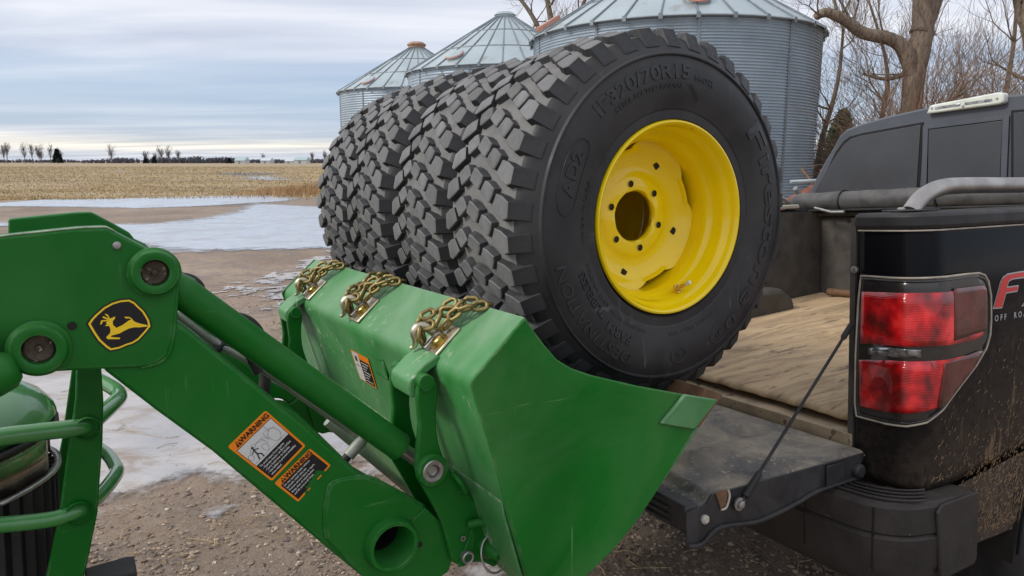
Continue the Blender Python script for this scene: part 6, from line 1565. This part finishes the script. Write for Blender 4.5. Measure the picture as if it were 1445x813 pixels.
# --- scrap iron behind the truck
m_scrap_red = paint('rusty_red_iron', (0.22, 0.085, 0.06), 0.7, var=0.35, vscale=5)
scrap = empty('scrap_pile', Matrix.Translation((6.6, 14.4, 0)), 'rusty red scrap machinery heaped behind the truck bed corner', 'scrap iron')
rnd = random.Random(3)
tube('auger_tube', [(-1.2, 0.2, 0.55), (1.7, 0.5, 2.10)], 0.14, m_scrap_red, scrap, 16)
for i in range(16):
    a = Vector((rnd.uniform(-0.9, 0.9), rnd.uniform(-0.5, 0.5), rnd.uniform(0.0, 0.9))); d_ = Vector((rnd.uniform(-1, 1), rnd.uniform(-.5, .5), rnd.uniform(-0.2, 0.8))); d_ = d_.normalized() * rnd.uniform(0.6, 1.3)
    q = a + d_; q.z = min(q.z, 1.42)
    tube('iron_bar', [a, q], rnd.uniform(0.02, 0.05), [m_scrap_red, m_rust, m_galv_dark][i % 3], scrap, 8)
tube('white_pipe', [(0.12, -0.1, 1.0), (-0.02, -0.1, 1.62)], 0.045, m_cream, scrap, 10)
for x0, x1, z0 in ((-1.0, 0.3, 1.18), (-0.9, 0.6, 0.85)):
    tube('iron_bar', [(x0, 0, z0), (x1, 0.1, z0 + 0.05)], 0.035, m_galv_roof, scrap, 8)

# ================================================================ TREES
def bark(name, c, c2, vs):
    m, n, l, p = new_mat(name); nt = m.node_tree
    a = noise_node(nt, vs, 6, 0.65, stretch=(1, 1, 0.25)); b = noise_node(nt, vs * 6, 5, 0.65, stretch=(1, 1, 0.3))
    colr = ramp_node(nt, a, [(0.3, c), (0.7, c2)]); colr = mix_node(nt, ramp_node(nt, b, [(0.35, 0.75), (0.55, 0.0)]), colr, tuple(x * 0.35 for x in c))
    l.new(colr, p.inputs['Base Color']); p.inputs['Roughness'].default_value = 0.9
    l.new(bump_node(nt, b, 0.8, 0.03), p.inputs['Normal'])
    return m
m_bark = bark('tree_bark', (0.17, 0.125, 0.09), (0.30, 0.235, 0.175), 3.0)
m_twig = paint('twig_bark', (0.20, 0.145, 0.105), 0.85, var=0.3, vscale=1.5)
m_twig_red = paint('russet_twig', (0.27, 0.165, 0.105), 0.85, var=0.35, vscale=1.2)
m_far_bark = paint('hazy_far_bark', (0.17, 0.155, 0.155), 0.9, var=0.25, vscale=0.2)  # greyed to put the haze of distance into the bark colour
m_far_wood = paint('hazy_far_woodland_bark', (0.115, 0.112, 0.135), 0.9, var=0.3, vscale=0.05)  # grey-purple tone stands in for haze in front of the far woods
def branch(mb, p, d, L_, r, depth, rnd, twigs, spread=0.75, droop=0.0, up=0.12, kids=(3, 5), minr=0.004, wob=0.22):
    n = max(3, min(7, int(L_ / 0.35) + 2)); pts = [p.copy()]; rs = [r]; dd = d.copy()
    for i in range(n):
        dd = (dd + Vector((rnd.uniform(-wob, wob), rnd.uniform(-wob, wob), rnd.uniform(-wob, wob) + up - droop)) ).normalized()
        pts.append(pts[-1] + dd * L_ / n); rs.append(max(minr * 0.7, r * (1 - 0.62 * (i + 1) / n)))
    (mb if depth > 1 else twigs).tube(pts, rs, 6 if r > 0.05 else (4 if r > 0.02 else 3))
    if depth <= 0: return
    k = rnd.randint(*kids)
    for i in range(k):
        t = rnd.uniform(0.30, 1.0) if i else 1.0
        idx = min(n, max(1, int(round(t * n)))); base = pts[idx]; dr = (pts[idx] - pts[idx - 1]).normalized()
        side = Vector((rnd.uniform(-1, 1), rnd.uniform(-1, 1), rnd.uniform(-0.7, 0.9))).normalized()
        nd = (dr + side * rnd.uniform(spread * 0.6, spread * 1.25)).normalized()
        branch(mb, base, nd, L_ * rnd.uniform(0.52, 0.80), rs[idx] * rnd.uniform(0.55, 0.78), depth - 1, rnd, twigs, spread, droop, up, kids, minr, wob)
def tree_from(name, loc, label, group, limbs, seed, depth=3, kids=(3, 5), twig_m=m_twig, bark_m=m_bark, minr=0.005, extra=True):
    rnd = random.Random(seed); root = empty(name, Matrix.Translation(loc), label, 'tree', group)
    trunk, mid, tw = MB(), MB(), MB()
    for pts, radii, nb_, l0, r0 in limbs:
        sp = smooth_path(pts, 5); m = len(sp)
        rr = [radii[0] + (radii[1] - radii[0]) * i / (m - 1) for i in range(m)]
        rr = [q * (1 + 0.10 * noise.noise(Vector((i * 0.7, seed, 0)))) for i, q in enumerate(rr)]
        trunk.tube(sp, rr, 12)
        for i in range(nb_):
            t = rnd.uniform(0.15, 1.0); idx = max(1, int(t * (m - 1))); dr = (sp[idx] - sp[idx - 1]).normalized()
            side = Vector((rnd.uniform(-1, 1), rnd.uniform(-1, 1), rnd.uniform(-0.5, 1))).normalized()
            branch(mid, sp[idx], (dr * 0.35 + side).normalized(), l0 * rnd.uniform(0.6, 1.2), min(rr[idx] * 0.5, r0) * rnd.uniform(0.6, 1), depth, rnd, tw, kids=kids, minr=minr)
    link('trunk', trunk.me('trunk'), root, bark_m, smooth=True)
    if mid.v: link('limbs', mid.me('limbs'), root, bark_m, smooth=True)
    cr_ = link('crown', tw.me('crown'), root, twig_m)
    return root
g_near = 'bare trees behind the truck'
# big cottonwood with a heavy limb reaching left over the nearest bin
T1 = (10.5, 19.0)
tree_from('bare_tree', (T1[0], T1[1], 0), 'thick trunked bare tree whose heavy limb reaches left over the grain bin', g_near,
    [([(0.05, 0, 0), (-0.05, 0, 2.0), (-0.10, 0, 3.6), (0.0, 0, 5.2), (-0.35, 0, 7.5), (-1.0, 0, 10.5)], (0.25, 0.27), 10, 2.2, 0.09),
     ([(-0.05, 0, 4.8), (0.35, 0.1, 6.0), (0.9, 0.2, 7.6), (1.2, 0.3, 10.0)], (0.27, 0.10), 7, 2.2, 0.08),
     ([(-0.05, 0, 3.55), (-0.45, -0.1, 4.35), (-0.85, -0.1, 4.65), (-1.6, -0.2, 4.78), (-2.1, -0.3, 5.05), (-2.6, -0.3, 5.25), (-2.9, -0.4, 5.15)], (0.20, 0.10), 9, 1.5, 0.05),
     ([(-0.1, 0, 3.9), (-0.7, 0.2, 3.7), (-1.3, 0.3, 3.85)], (0.07, 0.03), 5, 1.2, 0.03)], 42, 3, (3, 5))
T2 = (13.2, 18.5)
tree_from('bare_tree', (T2[0], T2[1], 0), 'leaning bare tree at the right edge, its trunk wrapped in dead vines', g_near,
    [([(0.55, 0, 0), (0.45, 0, 1.8), (0.30, 0, 3.0), (0.05, 0, 3.9), (-0.35, 0, 5.2), (-0.40, 0, 7.5)], (0.34, 0.17), 12, 1.8, 0.07),
     ([(-0.10, 0, 4.4), (-0.55, 0.1, 5.2), (-0.95, 0.1, 6.6)], (0.12, 0.05), 6, 1.5, 0.05),
     ([(0.3, 0, 2.8), (1.0, 0.1, 3.4), (1.9, 0.2, 3.6)], (0.10, 0.04), 6, 1.5, 0.05)], 7, 3, (3, 5), m_twig)
for i, (x, y, h, lab, sd) in enumerate(((10.6, 24.5, 6.5, 'slender young bare tree between the bin and the thick trunk', 1), (12.4, 25.0, 7.0, 'slender bare tree just left of the thick trunk', 2), (16.9, 25.0, 8.5, 'bare tree behind the leaning one at the far right', 3), (14.6, 26.0, 7.5, 'bare tree standing between the two big trunks', 4), (19.0, 26.5, 8.0, 'outermost bare tree beyond the right edge of the cab', 6))):
    r_ = random.Random(sd)
    tree_from('bare_tree', (x, y, 0), lab, g_near, [([(0, 0, 0), (r_.uniform(-.2, .2), 0, h * 0.3), (r_.uniform(-.4, .4), 0, h * 0.65), (r_.uniform(-.6, .6), 0, h)], (0.13, 0.03), 15, h * 0.27, 0.045)], 50 + i, 3, (3, 5), m_twig, m_bark, 0.006)
# tangle of vines and brush round the trunks
def brush(loc, w, d, h, n, seed, name, label, m, r=(0.004, 0.009)):
    rnd = random.Random(seed); mb = MB()
    for i in range(n):
        x, y = rnd.gauss(0, w), rnd.gauss(0, d); hh = h * rnd.uniform(0.3, 1.0); p = Vector((x, y, rnd.uniform(0, 0.3) * h)); pts = [p]
        dr = Vector((rnd.uniform(-.5, .5), rnd.uniform(-.5, .5), 1)).normalized(); st_ = hh / 6
        for k in range(6):
            dr = (dr + Vector((rnd.uniform(-.5, .5), rnd.uniform(-.5, .5), rnd.uniform(-.35, .3)))).normalized(); pts.append(pts[-1] + dr * st_)
        r0 = rnd.uniform(*r); mb.tube(pts, [r0 * (1 - 0.1 * k) for k in range(7)], 3, caps=False) if False else mb.add(*tube_data(pts, [r0 * (1 - 0.1 * k) for k in range(7)], 3, False, False))
    o = link(name, mb.me(name), None, m); o.location = (loc[0], loc[1], 0); set_tag(o, label, 'brush'); return o
brush((T1[0] - 0.1, T1[1] - 0.3), 0.30, 0.25, 4.6, 900, 1, 'vine_tangle', 'reddish dead vines climbing the thick tree trunk', m_twig_red, (0.005, 0.010))
brush((T2[0] - 0.4, T2[1]), 1.3, 0.6, 4.3, 1000, 2, 'brush_thicket', 'russet thicket of bare brush between the thick trunk and the leaning tree', m_twig_red, (0.005, 0.010))
brush((T2[0] + 2.0, T2[1] + 2), 1.6, 0.8, 4.4, 900, 3, 'brush_thicket', 'brown brush thicket at the right edge above the cab roof', m_twig, (0.005, 0.010))
brush((11.2, 23.5), 1.5, 0.8, 3.8, 1000, 4, 'brush_thicket', 'low grey brush behind the cab, right of the bins', m_twig, (0.005, 0.009))
# tree whose top shows above the middle and nearest bins
tree_from('bare_tree', (2.1, 38.0, 0), 'bare tree top showing above the gap between the nearest and middle bins', g_near,
    [([(0, 0, 0), (0.2, 0, 5), (0.0, 0, 8.0), (-0.6, 0, 11)], (0.28, 0.10), 9, 2.6, 0.08), ([(0.1, 0, 6.5), (-0.9, 0, 8.6), (-1.9, 0, 9.9), (-2.9, 0, 10.4)], (0.15, 0.05), 9, 1.7, 0.05), ([(0.1, 0, 6.8), (1.3, 0, 9.0), (2.2, 0, 11)], (0.14, 0.06), 8, 2.0, 0.05)], 77, 3, (3, 5), m_twig, m_bark, 0.008)
# evergreen beside the bin
def conifer(loc, h, w, label, seed, m, n=2600, leaf=0.10, irregular=0.0):
    rnd = random.Random(seed); root = empty('evergreen_tree', Matrix.Translation(loc), label, 'tree')
    tube('trunk', [(0, 0, 0), (0, 0, h * 0.95)], [h * 0.028, h * 0.006], m_bark, root, 8)
    V, Fc = [], []
    for i in range(n):
        k = rnd.random() ** 0.8; z = h * (0.05 + 0.95 * k); rr = w * (1 - k) ** 0.85 * (0.80 + 0.35 * noise.noise(Vector((k * 9, i % 7, seed))) + irregular * rnd.uniform(-0.3, 0.3)); t = rnd.random() * 2 * PI
        q = rr * rnd.random() ** 0.35; p = Vector((q * math.cos(t), q * math.sin(t), z)); o_ = len(V)
        for j in range(2):
            d1 = Vector((math.cos(t) + rnd.uniform(-.6, .6), math.sin(t) + rnd.uniform(-.6, .6), rnd.uniform(-.5, .5))).normalized() * leaf * rnd.uniform(0.7, 1.6); d2 = Vector((rnd.uniform(-1, 1), rnd.uniform(-1, 1), rnd.uniform(-1, 1))).normalized() * leaf * 0.42
            o_ = len(V); V += [p - d2, p + d2, p + d1]; Fc.append([o_, o_ + 1, o_ + 2])
    link('crown', mesh(V, Fc), root, m); return root
m_ever = paint('evergreen_needles', (0.075, 0.140, 0.065), 0.8, var=0.5, vscale=2.5)
m_ever_far = paint('far_evergreen', (0.020, 0.034, 0.030), 0.9, var=0.3, vscale=0.3)
conifer((12.75, 28.0, 0), 3.5, 1.35, 'ragged green cedar between the nearest bin and the cab', 4, m_ever, 3200, 0.16, 1.0)
# --- far side of the field: single trees, woodland belts, farm buildings
FD = 560.0
def far_x(px, d=FD): return (px - 722.5) / 1000.0 * d * 0.985
g_far = 'bare trees on the horizon across the field'
far_list = [(2, 10.0, 'far bare tree at the extreme left of the horizon'), (11, 11.5, 'slim far bare tree, second from the left edge'), (20, 14.0, 'tall far bare tree, third from the left edge'), (36, 13.5, 'tall far bare tree, fourth from the left edge'), (46.5, 14.0, 'far bare tree with a pale crown, fifth from the left edge'), (57, 11.5, 'broad far bare tree, sixth from the left edge'), (75, 12.5, 'far bare tree left of the dark conifer, seventh from the left edge'), (66, 8.0, 'small far bare tree between two taller ones left of the conifer'), (94, 8.5, 'low round far bare tree just left of the dark conifer'),
            (164, 10.5, 'dense round far bare tree right of the dark conifer'), (206, 7.5, 'small far bare tree midway along the horizon'), (221, 6.0, 'low far bare tree beside the midway tree'), (232, 9.5, 'far bare tree, left one of a pair near the middle of the horizon'), (246, 9.8, 'far bare tree, right one of a pair near the middle of the horizon'), (258, 8.0, 'pale far bare tree right of the pair'), (373, 5.5, 'small far bare tree above the white sheds'), (442, 6.5, 'far bare tree right of the white sheds'), (462, 7.0, 'far bare tree next to the farthest tire')]
def far_tree(px, h, label, seed):
    rnd = random.Random(seed); root = empty('far_bare_tree', Matrix.Translation((far_x(px), FD * rnd.uniform(0.985, 1.0), 0)), label, 'tree', g_far)
    trunk, tw = MB(), MB()
    wide = 1.0 if h < 12 else 0.62
    trunk.tube([(0, 0, 0), (0.1, 0, h * 0.5), (0.0, 0, h * 0.85)], [h * 0.028, h * 0.016, 0.03], 5)
    for i in range(30):
        z = h * rnd.uniform(0.30, 0.82); t = rnd.random() * 2 * PI; L_ = h * rnd.uniform(0.16, 0.34) * wide; d = Vector((math.cos(t), math.sin(t), rnd.uniform(0.5, 1.5))).normalized()
        branch(trunk, Vector((0, 0, z)), d, L_, 0.13, 3, rnd, tw, kids=(2, 3), minr=0.045, wob=0.15)
    link('trunk', trunk.me('trunk'), root, m_far_bark); link('crown', tw.me('crown'), root, m_far_bark)
for i, (px_, h, lab) in enumerate(far_list): far_tree(px_, h, lab, 100 + i)
conifer((far_x(114), FD * 0.95, 0), 10.5, 4.3, 'dark pointed conifer alone on the horizon at left', 9, m_ever_far, 1800, 0.9)
for px_, h, lab in ((216, 4.2, 'small dark evergreen, left of a pair on the horizon'), (228, 5.2, 'small dark evergreen, right of a pair on the horizon'), (332, 4.0, 'small dark evergreen by the green roofed shed')):
    conifer((far_x(px_), FD * 0.98, 0), h, 2.2, lab, int(px_), m_ever_far, 500, 0.7)
def woods(px0, px1, hmax, d, seed, name='far_woodland', m=None, den=1.0):
    rnd = random.Random(seed); mb = MB(); x0, x1 = far_x(px0, d), far_x(px1, d); n = int((x1 - x0) * 3.0 * den)
    for i in range(n):
        x = rnd.uniform(x0, x1); e = min(1, min(x - x0, x1 - x) / (0.12 * (x1 - x0)) + 0.25); h = hmax * e * rnd.uniform(0.55, 1.0) * (0.8 + 0.35 * noise.noise(Vector((x * 0.06, seed, 0)))); y = d + rnd.uniform(-10, 10)
        p = Vector((x, y, 0)); mb.tube([p, p + Vector((rnd.uniform(-.6, .6), 0, h * 0.6)), p + Vector((rnd.uniform(-1.2, 1.2), 0, h))], [0.35, 0.28, 0.15], 3)
        for q in range(7):
            z = h * rnd.uniform(0.15, 0.9); L_ = h * rnd.uniform(0.12, 0.30); t = rnd.uniform(-1.3, 1.3); mb.tube([p + Vector((0, 0, z)), p + Vector((L_ * math.sin(t), rnd.uniform(-1, 1), z + L_ * 0.8))], [0.30, 0.16], 3)
    o = link(name, mb.me(name), None, m or m_far_wood); o['kind'] = 'stuff'; o['label'] = 'belt of leafless woodland far across the field'
woods(122, 152, 4.5, 640, 1); woods(150, 193, 6.5, 640, 2, den=1.3); woods(205, 286, 6.5, 620, 3, den=1.5); woods(272, 284, 7.5, 600, 13, den=2); woods(288, 332, 7.0, 650, 4, den=2.4); woods(350, 384, 4.5, 680, 5, den=1.2); woods(384, 400, 4.8, 600, 15, den=1.6); woods(430, 480, 6.0, 650, 6, den=1.6); woods(-80, 120, 5.0, 900, 7, den=1.1); woods(100, 480, 7.0, 1500, 8, den=0.6, name='distant_woodland')
woods(1150, 1500, 8, 300, 9, den=0.7)
def shed(px0, px1, hw, hr, d, label, wm, rm):
    x0, x1 = far_x(px0, d), far_x(px1, d); root = empty('farm_shed', Matrix.Translation(((x0 + x1) / 2, d, 0)), label, 'shed'); w = (x1 - x0) / 2
    box('wall', -w, w, -5, 5, 0, hw, wm, root)
    r_ = prism('roof', [(-5.4, hw), (0, hr), (5.4, hw)], -w - 0.3, w + 0.3, rm, root, axis='x')
    box('shed_door', -w * 0.3, w * 0.1, -5.08, -5.01, 0, hw * 0.75, m_galv_dark, root)
m_wwall = paint('white_siding', (0.55, 0.57, 0.58), 0.6, var=0.08); m_teal = paint('pale_green_roof', (0.42, 0.52, 0.52), 0.5, var=0.1); m_wroof = paint('white_roof', (0.60, 0.63, 0.66), 0.5, var=0.06)
shed(335, 349, 2.2, 4.8, 520, 'long shed with a pale green roof on the horizon', m_wwall, m_teal)
shed(371, 384, 2.2, 4.4, 540, 'white shed, left one of the pair right of the green roofed shed', m_wwall, m_wroof)
shed(418, 435, 2.6, 4.8, 520, 'white shed with a pale roof nearest the tires on the horizon', m_wwall, m_teal)
shed(405, 416, 1.8, 3.2, 540, 'low white shed between the other sheds on the horizon', m_wwall, m_wroof)
